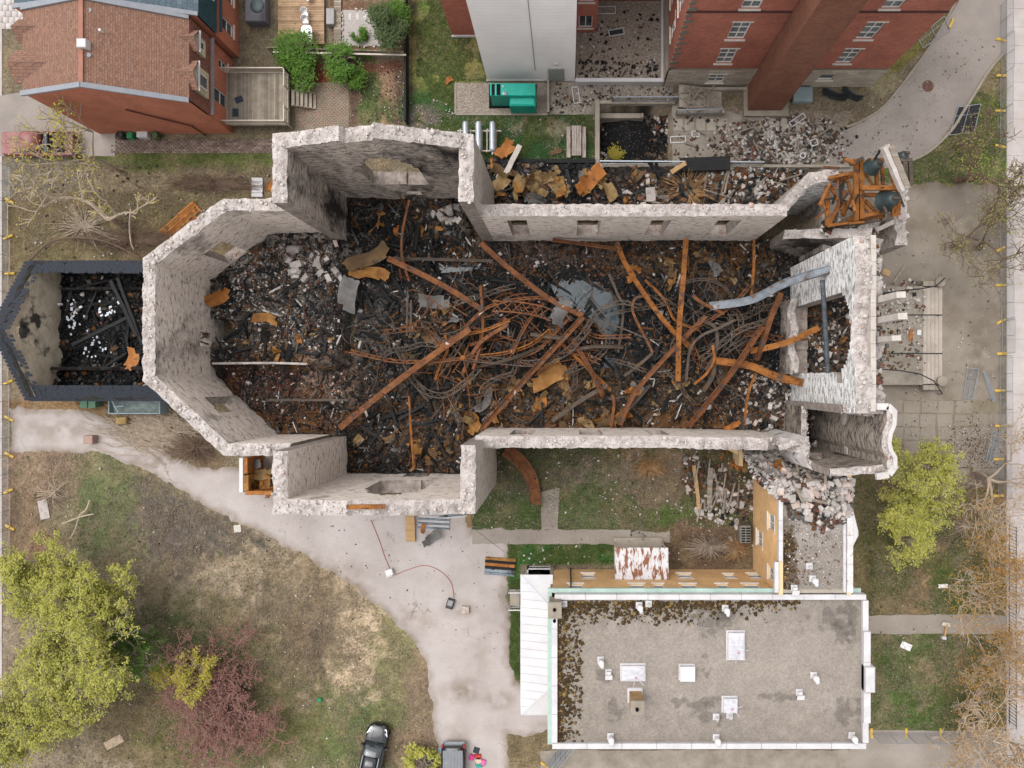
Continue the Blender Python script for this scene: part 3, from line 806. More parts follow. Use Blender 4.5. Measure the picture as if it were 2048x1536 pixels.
# ---- north-west tower stump: sloping broken wall at the end of the nave
tw = [tuple(P(1572, 412, 9)[:2]), tuple(P(1628, 352, 10)[:2]), tuple(P(1715, 352, 10)[:2])]
to_church(ruin_wall('north_tower_wall', tw, .8, lambda s: 7.0+1.2*min(1, s/3)+1.8*math.sin(s*.5)**2, 0, (m_out, m_facade, m_stone_top, m_reveal), None, None, seed=41, jag=.3))
tw2 = [tuple(P(1592, 452, 8)[:2]), tuple(P(1735, 470, 10)[:2])]
to_church(ruin_wall('north_tower_wall', tw2, .7, lambda s: 5.0+1.3*s, 0, (m_in_dark, m_in_dark, m_stone_top, m_reveal), None, None, seed=43, jag=.3))
tw3 = [(23.6, 14.2), (23.6, 9.6)]
to_church(ruin_wall('north_tower_wall', tw3, .8, 9.0, 0, (m_in_dark, m_out, m_stone_top, m_reveal), None, None, seed=44, jag=.5, rough=.2))
tw4 = [(19.4, 14.3), (19.4, 9.8)]
to_church(ruin_wall('north_tower_wall', tw4, .6, 6.0, 0, (m_in_dark, m_in_dark, m_stone_top, m_reveal), None, rects([(1.2, 2.6, 0, 4.5)]), seed=45, jag=.4))

# ---- south tower: hollow shell with a scalloped parapet on its outer side
m_tow_in = wall_mat('charred_tower_brick', C('#a3988d', 1.7), C('#443d37'), C('#1d1b1a'), (.50, .66), (.50, .62))
HS = 14.6
def TW(u, v, z): return tuple(P(u, v, z)[:2])
# east wall, inner side left when walked north -> south? west face is seen
te = [TW(1781, 822, HS), TW(1779, 850, HS), TW(1772, 866, HS), TW(1769, 884, HS), TW(1773, 902, HS), TW(1781, 914, HS), TW(1781, 937, HS)]
to_church(ruin_wall('south_tower_wall', te, .42, HS, 0, (m_out, m_tow_in, m_stone_top, m_reveal), None, None, seed=51, jag=.06, cell=.3))
tso = [TW(1781, 938, HS), TW(1662, 946, HS-.5)]
to_church(ruin_wall('south_tower_wall', tso, .5, lambda s: HS-.4-(max(0, s-1.8)*.25), 0, (m_out, m_tow_in, m_stone_top, m_reveal), None, rects([(1.2, 2.6, 5.5, 9)]), seed=52, jag=.25, cell=.3))
tno = [TW(1700, 820, HS), TW(1781, 822, HS)]
to_church(ruin_wall('south_tower_wall', tno, .5, lambda s: HS-1.2+.3*s, 0, (m_tow_in, m_tow_in, m_stone_top, m_reveal), None, None, seed=53, jag=.3, cell=.3))
twm = [(17.9, -5.6), (17.9, -1.9)]
to_church(ruin_wall('south_tower_wall', twm, .45, 5.6, 0, (m_tow_in, m_tow_in, m_stone_top, m_reveal), None, None, seed=54, jag=.25))
# pale lintel crossing the shaft
mb = MB(); a, b = P(1690, 826, 8), P(1697, 908, 8); mb.bar(a, b, .42, .5); to_church(mb.build('lintel', m_mull))
# white plastered stair wall standing south-west of the tower
m_plast = mk('white_plaster', [(.3, C('#b4aba4', 1.2)), (.55, C('#cdc6c2', 1.25)), (.8, C('#dad5d2', 1.25))], .6, 6, .9, .15, 12, patch=(.55, .60, .68, C('#26221f')))
sp = [TW(1575, 902, 10.5), TW(1632, 886, 11.5), TW(1644, 900, 12.5), TW(1642, 928, 13), TW(1656, 944, 13.4), TW(1700, 946, 13.6)]
to_church(ruin_wall('stair_wall', sp, .38, lambda s: 8.5+.55*min(s, 9), 0, (m_plast, m_plast, m_stone_top, m_reveal), None, None, seed=57, jag=.15, rough=.12, cell=.25))
# scalloped white coping on the tower
mb = MB()
mb.sweep([Vector((a[0]+.2, a[1], HS+.12)) for a in te], [(-.13, -.12), (.13, -.12), (.13, .12), (-.13, .12)])
mb.bar(P(1752, 813, HS), P(1775, 813, HS), .4, .35); mb.bar(P(1774, 812, HS), P(1788, 826, HS), .4, .35)
mb.bar(P(1790, 930, HS), P(1776, 948, HS), .4, .35); mb.bar(P(1776, 949, HS), P(1752, 953, HS), .4, .3)
to_church(mb.build('tower_coping', mk('white_coping', [(.3, C('#b9b2ad')), (.7, C('#dbd5d1'))], 1.2, 4, .8, .2)))
# fallen black beam laid across the arch
mb = MB(); mb.tube([P(1645, 560, 11.2), P(1656, 746, 11.2)], .17, 10)
mb.thing('steel_column', mk('black_scaled_steel', [(.3, C('#2e3338')), (.7, C('#565d63'))], 3, 4, .6, .3, speck=(6, .68, .72, C('#9aa0a4'))), 'dark steel pipe spanning the great arch of the church front', 'pipe')

# loose stones on all the wall heads: largest picked out, the rest as one mass
def chunk_cloud(name, centers, sizes, mats, midx, flat=(.45, 1.0), seed=0, parent=None, tilt=.5, elong=1.0):
    """many irregular blocks in one mesh; centers (n,3), sizes (n,)"""
    rs = np.random.RandomState(seed); n = len(centers)
    base = np.array([(-1,-1,-1),(1,-1,-1),(1,1,-1),(-1,1,-1),(-1,-1,1),(1,-1,1),(1,1,1),(-1,1,1)], float)*.5
    v = base[None]*(1+(rs.rand(n, 8, 3)-.5)*.55)
    sc = np.stack([rs.uniform(1, elong, n), rs.uniform(.45, 1, n), rs.uniform(flat[0]*.6, flat[1]*.8, n)], 1)*np.asarray(sizes)[:, None]
    v = v*sc[:, None, :]
    az = rs.rand(n)*6.283; tx = (rs.rand(n)-.5)*2*tilt
    ct, st = np.cos(tx), np.sin(tx)
    y = v[..., 1]*ct[:, None]-v[..., 2]*st[:, None]; z = v[..., 1]*st[:, None]+v[..., 2]*ct[:, None]
    ca, sa = np.cos(az), np.sin(az)
    x2 = v[..., 0]*ca[:, None]-y*sa[:, None]; y2 = v[..., 0]*sa[:, None]+y*ca[:, None]
    v = np.stack([x2, y2, z], -1)+np.asarray(centers)[:, None, :]
    f = np.array([(4,5,6,7),(0,1,5,4),(1,2,6,5),(2,3,7,6),(3,0,4,7),(3,2,1,0)])
    F = (np.arange(n)[:, None, None]*8+f[None]).reshape(-1, 4)
    me = np_mesh(name, v.reshape(-1, 3), F, mats, np.repeat(np.asarray(midx), 6))
    return link(name, me, parent)
pts = [p for grp in STONES for p in grp]
rs = np.random.RandomState(5)
cen = []; siz = []
for (x, y, z, th, nx_, ny_) in pts:
    for k in range(2):
        o = (rs.rand()-.5)*th*.8
        cen.append((x+nx_*o+(rs.rand()-.5)*.2, y+ny_*o+(rs.rand()-.5)*.2, z+.07+rs.rand()*.05)); siz.append(rs.choice([.08, .13, .2, .3], p=[.4, .4, .16, .04]))
m_st = [mk('wall_stone_pale', [(.3, C('#c4b9b2')), (.7, C('#dbd1ca'))], 5, 4, .95, .5), mk('wall_stone_grey', [(.3, C('#8d8783')), (.7, C('#b9b2ad'))], 5, 4, .95, .5), mk('wall_stone_pink', [(.3, C('#b08d80')), (.7, C('#d8c2b8'))], 5, 4, .95, .5)]
o = chunk_cloud('loose_stones', cen, siz, m_st, rs.choice(3, len(cen), p=[.84, .08, .08]), (.3, .6), 4, tilt=.25)
to_church(o); o['kind'] = 'stuff'
# ================================================================ DEBRIS
BLK = C('#1b1c1d'); CHAR = C('#34312f'); ASHG = C('#6b645f'); RUST = C('#8a5526'); RUSTD = C('#5f3f25'); REDB = C('#5b362b')
m_debris = attr_mat('charred_debris', 7, .35, 1.7, .8, .9, 10, specks=((13, .66, .70, C('#bdb4ac')), (5.5, .68, .76, C('#5a3c26')), (9, .70, .75, C('#15171a'))))
DZ = [
  ((560,590,150,120), C('#716963'), .95, 60, .8), ((600,520,75,45), C('#958881'), .95, 40, .7), ((480,545,70,60), C('#93877f'), .9, 50, .7), ((560,580,60,22), C('#2b2928'), .8, 25, .9), ((540,640,110,50), C('#35312f'), .8, 40, .9), ((620,640,70,60), C('#77706a'), .6, 50, .8),
  ([(415,735),(690,735),(690,800),(560,860),(480,800)], REDB, 1, 25, .5), ((620,715,90,18), C('#7a5835'), .9, 20, .6), ((660,770,45,50), C('#8f7465'), .9, 25, .7), ((480,770,60,40), C('#47302a'), .8, 30, .6), ((600,830,80,25), C('#3b342f'), .9, 25, .5),
  ((700,640,60,90), C('#3d3a38'), .8, 40, .6), ((740,620,30,60), C('#5b5651'), .7, 30, .7),
  ((850,430,60,28), C('#604b3a'), .8, 30, .7), ((900,435,30,30), C('#81756c'), .7, 20, .7), ((760,430,60,40), C('#2d2b2a'), .8, 40, .5),
  ((1110,505,110,28), C('#6b564a'), .9, 30, .6), ((1300,520,90,35), C('#5e4631'), .8, 30, .6), ((1450,520,80,45), C('#5f452b'), .9, 40, .7), ((1560,470,40,40), C('#4a3a2c'), .9, 30, .6), ((1150,600,110,60), C('#1d2124'), .9, 40, .5),
  ((930,560,120,40), C('#1f2021'), .8, 40, .6), ((900,690,110,50), C('#2b2927'), .6, 40, .6), ((860,620,50,50), C('#4c4138'), .7, 30, .6), ((1240,700,60,80), C('#1c2022'), .9, 40, .5),
  ((950,790,160,35), C('#4d3d2e'), .8, 40, .7), ((1130,790,150,50), C('#57442f'), .8, 40, .8), ((1380,780,120,60), C('#4a3b2c'), .7, 40, .8), ((1000,845,420,16), C('#6f4a26'), .9, 16, .7), ((1400,850,200,14), C('#6a4a2c'), .8, 14, .7),
  ((1570,820,70,50), C('#7d756f'), .9, 30, .7), ((1490,770,50,50), C('#5c4630'), .7, 30, .7), ((830,880,110,40), C('#5c4430'), .9, 30, .7), ((740,890,50,50), C('#2f2c29'), .7, 30, .6), ((1650,670,60,90), C('#5d4d3f'), .9, 30, .7), ((1690,660,20,70), C('#8a5526'), .9, 20, .6),
]
DK = 1440/58.8      # px per metre at debris height
def heap(name, poly, zf, zones, cell=.2, base=BLK, mat=None, seed=0, parent=None, margin=0.0, zref=1.2):
    """uneven debris surface; poly in pixels at height zref"""
    w = [tuple(P(u, v, zref)[:2]) for u, v in poly]
    xs = np.arange(min(p[0] for p in w), max(p[0] for p in w)+cell, cell); ys = np.arange(min(p[1] for p in w), max(p[1] for p in w)+cell, cell)
    x, y, f = noisy_grid(xs, ys)
    k = FPX/(CAM_H-zref)
    u, v = x*k+NU, NV-y*k
    ins = sdpoly(x, y, w) > -.25
    z = zf(u, v, x, y)
    rs = np.random.RandomState(seed)
    x = x+(rs.rand(len(x))-.5)*cell*.5; y = y+(rs.rand(len(y))-.5)*cell*.5
    c = paint(u, v, zones, base, seed+3)*(0.6+.8*fbm(x*4, y*4, seed+9, 3)[:, None])
    f = f[ins[f].all(1)]
    used = np.unique(f); mp = np.zeros(len(x), int); mp[used] = np.arange(len(used))
    me = np_mesh(name, np.stack([x, y, z], 1)[used], mp[f], mat or m_debris, colors=c[used])
    o = link(name, me, parent); o['kind'] = 'stuff'
    return o
NAVE = [(700,395),(918,395),(940,478),(1585,478),(1600,540),(1600,560),(1720,560),(1720,770),(1600,800),(1700,830),(1700,930),(1600,930),(1590,860),(940,860),(925,945),(690,945),(680,870),(560,865),(425,745),(408,735),(408,580),(430,555),(560,462),(690,462)]
PUD1 = [(1096,566),(1130,556),(1165,552),(1205,566),(1232,590),(1244,625),(1236,665),(1214,686),(1196,660),(1172,628),(1150,618),(1118,600)]
PUD2 = [(866,527),(965,524),(960,536),(930,543),(880,546)]
PUD3 = [(1212,700),(1232,712),(1226,740),(1206,736)]
def z_nave(u, v, x, y):
    n = fbm(x*.8, y*.8, 21, 5); n2 = fbm(x*2.6, y*2.6, 31, 3)
    ap = np.clip((700-u)/25, 0, 1)
    low = np.clip((v-728)/14, 0, 1)*ap
    z = .55+1.1*n+.5*(n2-.5)+ap*(1.1)-low*.9
    tr = ((v < 480) & (u < 930)) | ((v > 862) & (u < 930)); z = np.where(tr, z+.3, z)
    hole = ((np.abs(u-455) < 26) & (np.abs(v-662) < 24)) | ((np.abs(u-700) < 8) & (np.abs(v-660) < 40)) | ((np.abs(u-540) < 10) & (np.abs(v-670) < 18))
    z = np.where(hole, -1.2, z)
    for pd in (PUD1, PUD2, PUD3):
        d = sdpoly(u, v, pd); z = np.where(d > -6, np.minimum(z, .62-.03*np.clip(d+4, -3, 9)+.1*(n2-.5)), z)
    vest = np.clip((u-1600)/20, 0, 1); z = z+vest*.7
    return z
heap('charred_debris', NAVE, z_nave, DZ, .17, seed=1)
# water standing in the nave
m_water = mk('sooty_water', [(.3, C('#2a353b')), (.7, C('#46555c'))], .8, 4, .12, .02, 6, spec=.3, patch=(2.5, .58, .62, C('#1a1d1f')))
for pd in (PUD1, PUD2, PUD3):
    mb = MB(); mb.poly([P(u, v, .5)+Vector((0, 0, 0)) for u, v in pd][::-1]); tag(mb.build('water', m_water), kind='structure')

# ---------------------------------------------------------------- clouds of small debris
m_c = [mk('char_lump', [(.3, C('#131314')), (.7, C('#2b2a29'))], 4, 4, .75, .4), mk('ash_grey_lump', [(.3, C('#4f4a46')), (.7, C('#75706b'))], 4, 4, .95, .4),
       mk('pale_lump', [(.3, C('#a79d95')), (.7, C('#dcd4cd'))], 4, 4, .95, .4), mk('rust_lump', [(.3, C('#4b301c')), (.6, C('#754d28')), (.8, C('#946a3a'))], 3, 4, .9, .4),
       mk('brown_lump', [(.3, C('#3c3029')), (.7, C('#665446'))], 4, 4, .95, .4), mk('brick_lump', [(.3, C('#5a362c')), (.7, C('#8a6252'))], 4, 4, .95, .4)]
def sample_poly(poly, n, rs, zref=1.2):
    xs = [p[0] for p in poly]; ys = [p[1] for p in poly]; U = []; V = []; got = 0
    while got < n:
        u = rs.uniform(min(xs), max(xs), n*2); v = rs.uniform(min(ys), max(ys), n*2)
        k = inpoly(u, v, poly); U.append(u[k]); V.append(v[k]); got += k.sum()
    u = np.concatenate(U)[:n]; v = np.concatenate(V)[:n]; kk = (CAM_H-zref)/FPX
    return u, v, (u-NU)*kk, -(v-NV)*kk
def litter(name, poly, n, weights, smin, smax, zf, seed, zref=1.2, noise=True, flat=(.3, .8), parent=None, power=2.5, mask=None, mats=None, elong=1.0):
    rs = np.random.RandomState(seed)
    u, v, x, y = sample_poly(poly, n, rs, zref)
    if mask is not None:
        k = mask(u, v, x, y, rs); u, v, x, y = u[k], v[k], x[k], y[k]; n = len(u)
    z = zf(u, v, x, y) if callable(zf) else np.full(n, float(zf))
    w = np.tile(np.array(weights, float), (n, 1))
    if noise:
        for i in range(w.shape[1]): w[:, i] *= np.clip((fbm(x*.7, y*.7, seed+i*5, 3)-.3)*3, .05, 3)**1.5
    w /= w.sum(1, keepdims=True)
    mi = (rs.rand(n)[:, None] > np.cumsum(w, 1)).sum(1).clip(0, w.shape[1]-1)
    s = smin+(smax-smin)*rs.rand(n)**power
    o = chunk_cloud(name, np.stack([x, y, z+s*.15], 1), s, mats or m_c, mi, flat, seed+1, parent, elong=elong)
    o['kind'] = 'stuff'; return o
litter('debris_bits', NAVE, 21000, (9, 1.3, .4, 1.3, 1.2, .3), .04, .34, z_nave, 3, power=3.0, mask=lambda u, v, x, y, rs: (u > 690) | (rs.rand(len(u)) < .3))
litter('splinters', NAVE, 6500, (8, 1.0, .3, 1.3, 1.0, .1), .06, .2, lambda u, v, x, y: z_nave(u, v, x, y)+.08, 4, elong=9, flat=(.3, .5))
litter('ash_dust', [(430,560),(560,475),(680,475),(690,700),(500,720),(430,720)], 5000, (1.2, 3, 2, .2, .8, .4), .03, .14, z_nave, 2)
litter('ash_and_brick', [(420,560),(560,470),(690,470),(690,700),(500,730),(420,730)], 3800, (3.2, 2.5, 1.3, .6, 1.4, .8), .05, .3, z_nave, 5)
litter('brick_rubble', [(420,735),(690,735),(690,860),(570,860)], 1500, (1.2, .4, .5, .5, 1.4, 1.8), .05, .24, z_nave, 6)
litter('plaster_rubble', [(1480,740),(1590,770),(1700,840),(1690,930),(1600,900),(1560,858),(1450,858)], 2000, (2, 1.8, 2.4, .4, .6, .3), .06, .4, z_nave, 7)
litter('gallery_rubble', [(1600,600),(1700,600),(1700,745),(1600,745)], 900, (4, 1.2, 1, 1.6, .8, .2), .06, .4, z_nave, 8)
# heap between nave wall and the north yard
NST = [(972,322),(1200,335),(1620,338),(1585,405),(1560,440),(965,440)]
def z_nst(u, v, x, y): return .15+.9*fbm(x*.8, y*.8, 61, 4)*np.clip((1700-u)/300, .35, 1)
NZ_ = [((1380,370,90,40), C('#4b3c2e'), .9, 40, .6), ((1500,365,110,40), C('#6d655c'), .9, 30, .7), ((1250,370,60,30), C('#2c2926'), .8, 30, .6)]
heap('burnt_heap', NST, z_nst, NZ_, .2, seed=9, zref=.5)
litter('heap_bits', NST, 2600, (4, 1.3, .9, 1.5, 1.3, .3), .08, .5, z_nst, 11, .5)
litter('heap_rubble', [(1450,335),(1610,340),(1575,405),(1450,405)], 1700, (1.6, 1.5, 1.8, .5, .9, .4), .06, .35, z_nst, 12, .5)
YARD = [(1345,232),(1500,240),(1620,225),(1720,255),(1690,330),(1345,330)]
def den(cu, cv, ru, rv, base=.12):
    return lambda u, v, x, y, rs: rs.rand(len(u)) < np.clip(1.25-np.hypot((u-cu)/ru, (v-cv)/rv), base, 1)
litter('yard_rubble', YARD, 7500, (.6, 1.6, 3.0, .3, 3, .9), .03, .3, .04, 13, 0, mask=den(1560, 285, 130, 50, .06))
litter('terrace_rubble', [(1098,166),(1346,166),(1346,203),(1198,203),(1198,228),(1098,228)], 500, (1.4, .6, 2.0, .2, 1.6, .5), .04, .2, .06, 14, 0)
litter('pit_bits', [(1205,222),(1345,222),(1345,325),(1205,325)], 900, (6, 1, .8, .4, .6, .1), .06, .4, -2.0, 15, -2.0)
heap('ash_heap', [(1212,222),(1308,215),(1345,260),(1300,328),(1205,326)], lambda u, v, x, y: -2.2+1.2*np.clip(1-np.hypot((u-1258)/55, (v-272)/60), 0, 1)+.25*fbm(x*2, y*2, 4), [], .2, C('#1d1d1e'), seed=77, zref=-1.5)
# sprinkled crumbs over lawns and paving
ALL = [(0,0),(2048,0),(2048,1536),(0,1536)]
litter('lawn_crumbs', [(940,895),(1510,895),(1510,1130),(1015,1130),(1015,1065),(940,1060)], 800, (.1, .8, 4, .1, .8, .1), .04, .18, .02, 16, 0)
litter('wing_crumbs', [(1370,900),(1505,960),(1505,1060),(1400,1040),(1360,960)], 1000, (.5, 1, 3, .8, 1.8, 1.2), .05, .35, .04, 17, 0)
litter('yard_crumbs', [(60,910),(280,950),(560,1090),(860,1340),(875,1536),(30,1536)], 520, (.2, .5, 4, .1, 1, .1), .04, .16, .02, 18, 0)
litter('west_crumbs', [(30,330),(540,330),(540,395),(440,395),(300,515),(30,520)], 300, (.4, .6, 2.5, .3, 2, .1), .04, .2, .02, 19, 0)
litter('north_lawn_crumbs', [(820,160),(910,160),(912,232),(1190,232),(1190,325),(945,320),(820,260)], 620, (.5, .4, 3.5, .2, .6, .1), .03, .16, .02, 20, 0, mask=den(870, 232, 70, 40, .25))
litter('forecourt_crumbs', [(1760,470),(1990,470),(1990,900),(1760,900)], 520, (.2, .8, 3, .1, .6, 0.05), .03, .13, .05, 21, 0)
litter('leaf_litter', [(1860,800),(2005,780),(2010,940),(1760,935),(1800,870)], 4200, (.02, .4, .6, .6, 2, .5), .04, .11, .05, 22, 0, flat=(.05, .1), mask=den(1950, 900, 75, 60, .03))
litter('front_crumbs', [(1760,560),(1850,560),(1850,740),(1760,740)], 420, (.6, .8, 3, .5, .8, .5), .05, .3, .92, 23, .9)
litter('drive_crumbs', [(480,990),(950,1030),(1010,1070),(1000,1300),(870,1300),(650,1120)], 120, (2, .4, 1, .1, .6, .1), .04, .12, .035, 24, 0)
litter('east_drive_crumbs', [(1700,250),(1920,60),(1990,90),(1850,300),(1700,340)], 420, (.1, .8, 4, .02, .3, .02), .03, .12, .035, 25, 0)
litter('east_lawn_crumbs', [(1720,960),(2010,960),(2010,1450),(1740,1450)], 300, (.2, .4, 1.5, .2, 3, .3), .04, .15, .02, 26, 0)
litter('garden_stones', [(700,130),(812,130),(812,245),(700,245)], 420, (.3, .5, 2, .1, 2, .5), .03, .12, .02, 27, 0)

# ---------------------------------------------------------------- crumpled metal sheets
def rust_mat(name, a, b, c, grey, rough=.75, metal=.0):
    return mk(name, [(.28, a), (.5, b), (.68, c)], 1.6, 6, rough, .5, 12, mode='obj', spec=.35, metal=metal, patch=((1.1, .58, .68, grey), (2.3, .64, .70, C('#2b2623'))))
m_sh = [rust_mat('rusty_sheet', C('#6a421e'), C('#9a6a30'), C('#b98a4c'), C('#4a3a2e')), rust_mat('tan_sheet', C('#6b5334'), C('#8f7349'), C('#a88c62'), C('#6b4a26')),
        rust_mat('brown_sheet', C('#4a3826'), C('#6d5335'), C('#86683f'), C('#3a332d')), rust_mat('grey_sheet', C('#4f4b48'), C('#6e6a67'), C('#8a8683'), C('#6b4a2e')), rust_mat('orange_sheet', C('#7d4a1e'), C('#a8672a'), C('#bd8040'), C('#6d4a2c'))]
SHEETS = []
for k in range(16):
    rs = np.random.RandomState(100+k); n = 7
    t = np.linspace(-.5, .5, n); X, Y = np.meshgrid(t, t*rs.uniform(.28, .75))
    X = X+(rs.rand(n, n)-.5)*.07; Y = Y+(rs.rand(n, n)-.5)*.05+.12*np.sin(X*rs.uniform(2, 5)+rs.rand()*6)
    a = rs.rand()*3.14; fold = np.abs(X*np.cos(a)+Y*np.sin(a)+rs.uniform(-.2, .2)); fold2 = np.abs(X*np.cos(a+1.3)+Y*np.sin(a+1.3)+rs.uniform(-.2, .2))
    Z = fold*rs.uniform(.3, .9)+fold2*rs.uniform(-.5, .5)+(rs.rand(n, n)-.5)*.1+.12*np.sin(X*rs.uniform(4, 11)+rs.rand()*6)
    keep = np.ones((n-1, n-1), bool)
    for q in range(2):
        a_, b_ = rs.choice([0, n-2]), rs.choice([0, n-2]); keep[a_, b_] = False; keep[abs(a_-rs.randint(2)), b_] = False
    i = np.arange(n*n).reshape(n, n); F = np.stack([i[:-1, :-1], i[:-1, 1:], i[1:, 1:], i[1:, :-1]], -1)[keep]
    v = np.stack([X, Y, Z-Z.min()], -1).reshape(-1, 3)
    # give the plate real thickness: a second skin 1.2 cm below, at unit scale
    v2 = v-np.array([0, 0, .012]); F2 = F[:, ::-1]+n*n
    SHEETS.append((np.concatenate([v, v2]), np.concatenate([F, F2])))
sheet_me = {}
def sheet_mesh(k, m):
    if (k, m) not in sheet_me: sheet_me[(k, m)] = np_mesh('crumpled_sheet', SHEETS[k][0], SHEETS[k][1], m_sh[m])
    return sheet_me[(k, m)]
def sheets(n, poly, zf, smin, smax, weights, label, group, seed, zref=1.2, lift=.1):
    rs = np.random.RandomState(seed); u, v, x, y = sample_poly(poly, n, rs, zref)
    z = zf(u, v, x, y) if callable(zf) else np.full(n, float(zf))
    for i in range(n):
        s = smin+(smax-smin)*rs.rand()**1.8
        m = rs.choice(5, p=np.array(weights)/sum(weights))
        o = link('metal_sheet', sheet_mesh(rs.randint(16), m), None, (x[i], y[i], z[i]+lift*rs.rand()), (rs.uniform(-.5, .5), rs.uniform(-.5, .5), rs.rand()*6.28), (s, s, s*.7))
        tag(o, label, 'metal sheet', group)
def sheet_at(u, v, z, s, rz, k, m, label, tilt=(0, 0), sy=1.0, sz=.6):
    o = link('metal_sheet', sheet_mesh(k, m), None, P(u, v, z), (tilt[0], tilt[1], rz), (s, s*sy, s*sz))
    return tag(o, label, 'metal sheet')
sheets(46, [(880,760),(1240,740),(1250,850),(900,855)], z_nave, .5, 1.9, (3, 3, 3, 1, .6), 'crumpled rusty plate lying in the southern side of the charred nave', 'plates along the south side of the nave', 1)
sheets(26, [(1250,740),(1480,740),(1500,850),(1240,850)], z_nave, .5, 1.7, (3, 3, 2, 1, 1), 'crumpled tan and rust plate in the debris near the south nave wall', 'plates near the south nave wall', 2)
sheets(22, [(1250,500),(1560,495),(1580,560),(1400,590),(1260,560)], z_nave, .4, 1.4, (2, 1.5, 3, .6, 1), 'small rusty plate scattered below the north nave wall', 'plates below the north nave wall', 3)
sheets(20, [(800,590),(900,590),(930,720),(820,740)], z_nave, .6, 1.9, (1.5, 1.5, 3, 2, .5), 'brown crumpled plate among the bent trusses at the crossing', 'plates at the crossing', 4)
sheets(16, [(700,420),(930,410),(930,470),(760,480)], z_nave, .4, 1.3, (2, 1, 3, 1, .5), 'rusty scrap plate in the north transept', 'scrap in the north transept', 5)
sheets(24, [(720,860),(920,860),(915,935),(710,935)], z_nave, .4, 1.5, (2.5, 2, 3, 1, .6), 'rusty scrap plate in the south transept', 'scrap in the south transept', 6)
sheets(18, [(440,640),(690,640),(690,735),(470,735)], z_nave, .4, 1.5, (2, 2, 3, 1, .6), 'rust brown plate on the apse floor debris', 'plates in the apse', 7)
sheets(30, [(985,330),(1200,340),(1230,400),(985,405)], z_nst, .7, 2.4, (2.5, 3.5, 2.5, 1, .8), 'large buckled tan plate heaped outside the north nave wall', 'plates heaped outside the north nave wall', 8, .5, .5)
sheets(12, [(1240,345),(1420,350),(1420,400),(1240,400)], z_nst, .4, 1.2, (2, 2, 3, 1, 1), 'brown plate under the dry shrub by the north nave wall', 'plates by the dry shrub', 9, .5)
sheets(10, [(1610,610),(1700,620),(1690,740),(1610,730)], z_nave, .4, 1.2, (2, 1, 2, .5, 2), 'rusty plate in the rubble behind the great arch', 'plates behind the great arch', 10)
sheets(12, [(1430,900),(1500,910),(1500,955),(1450,930)], .5, .5, 1.1, (2, 2, 1, .5, 2), 'rusty plate in the broken end of the tan brick wing', 'plates in the broken wing', 11, .5)
sheet_at(1180, 365, .9, 2.6, .5, 3, 4, 'bright orange buckled plate outside the north nave wall')
sheet_at(735, 515, 2.2, 3.6, .8, 5, 2, 'large brown folded plate hanging at the apse edge', (.3, .2))
sheet_at(742, 548, 2.0, 2.8, -.4, 7, 0, 'rust coloured folded plate below the large brown one')
sheet_at(700, 590, 2.6, 2.6, 1.2, 2, 3, 'grey bent plate on the apse debris', sz=.25)
sheet_at(1122, 628, 3.0, 2.1, 1.3, 9, 3, 'grey folded plate caught on the bent trusses', (.3, .1))
sheet_at(1100, 750, 1.6, 3.0, .2, 11, 0, 'broad rust brown plate south of the crossing trusses', sz=.3)
sheet_at(870, 600, 1.6, 2.4, .1, 12, 3, 'grey crumpled plate west of the long rusty girder')
sheet_at(970, 800, 1.6, 2.3, .9, 6, 3, 'round grey plate beside the pale patched girder', sz=.15)
sheet_at(435, 590, 2.8, 1.9, .7, 1, 4, 'orange box shaped plate leaning on the apse wall', (.5, 0))
sheet_at(535, 640, 2.6, 2.0, -.3, 4, 0, 'bent rusty plate at the hole in the apse floor')
sheet_at(1010, 300, .8, 1.6, 1.0, 13, 4, 'rust orange torn plate beside the silver tanks')
sheet_at(1112, 306, .1, 1.1, .3, 8, 2, 'brown square plate lying on the lawn near the picnic table', sz=.1)
sheet_at(898, 162, .1, .7, .4, 2, 4, 'small orange and white scrap on the north lawn')
sheet_at(535, 375, .9, 1.3, 1.4, 10, 4, 'orange upright plate against the west side of the north transept', (.4, .6))
sheet_at(262, 718, 3.2, 1.7, 1.3, 0, 4, 'orange and white plate in the burnt sacristy', sz=.1)

# ---------------------------------------------------------------- fallen blocks picked out one by one
BLOCKS = []
for k in range(8):
    rs = np.random.RandomState(300+k)
    bm = bmesh.new(); bmesh.ops.create_cube(bm, size=1.0)
    for vv in bm.verts: vv.co = Vector((vv.co.x*rs.uniform(.8, 1.15), vv.co.y*rs.uniform(.5, .95)*.8, vv.co.z*rs.uniform(.4, .8)))
    bmesh.ops.bevel(bm, geom=bm.edges[:], offset=.035, segments=1, affect='EDGES')
    me = bpy.data.meshes.new('stone_block'); bm.to_mesh(me); bm.free(); BLOCKS.append(me)
m_blk = [mk('block_grey', [(.3, C('#a79d96')), (.7, C('#cdc4be'))], 3, 5, .95, .4, 12, mode='obj', rand=.3, speck=(4, .62, .7, C('#7a6f66'))), mk('block_pinkish', [(.3, C('#b39d90')), (.7, C('#dcc9bd'))], 3, 5, .95, .4, 12, mode='obj', rand=.3)]
blk = {}
def block_me(k, m):
    if (k, m) not in blk: q = BLOCKS[k].copy(); q.materials.append(m_blk[m]); blk[(k, m)] = q
    return blk[(k, m)]
def blocks(n, poly, zf, smin, smax, label, group, seed, zref):
    rs = np.random.RandomState(seed); u, v, x, y = sample_poly(poly, n, rs, zref)
    z = zf(u, v, x, y) if callable(zf) else np.full(n, float(zf))
    for i in range(n):
        s = rs.uniform(smin, smax)
        o = link('stone_block', block_me(rs.randint(8), int(rs.rand() < .2)), None, (x[i], y[i], z[i]+s*.2), (rs.uniform(-.4, .4), rs.uniform(-.4, .4), rs.rand()*6.28), (s, s, s))
        tag(o, label, 'block', group)
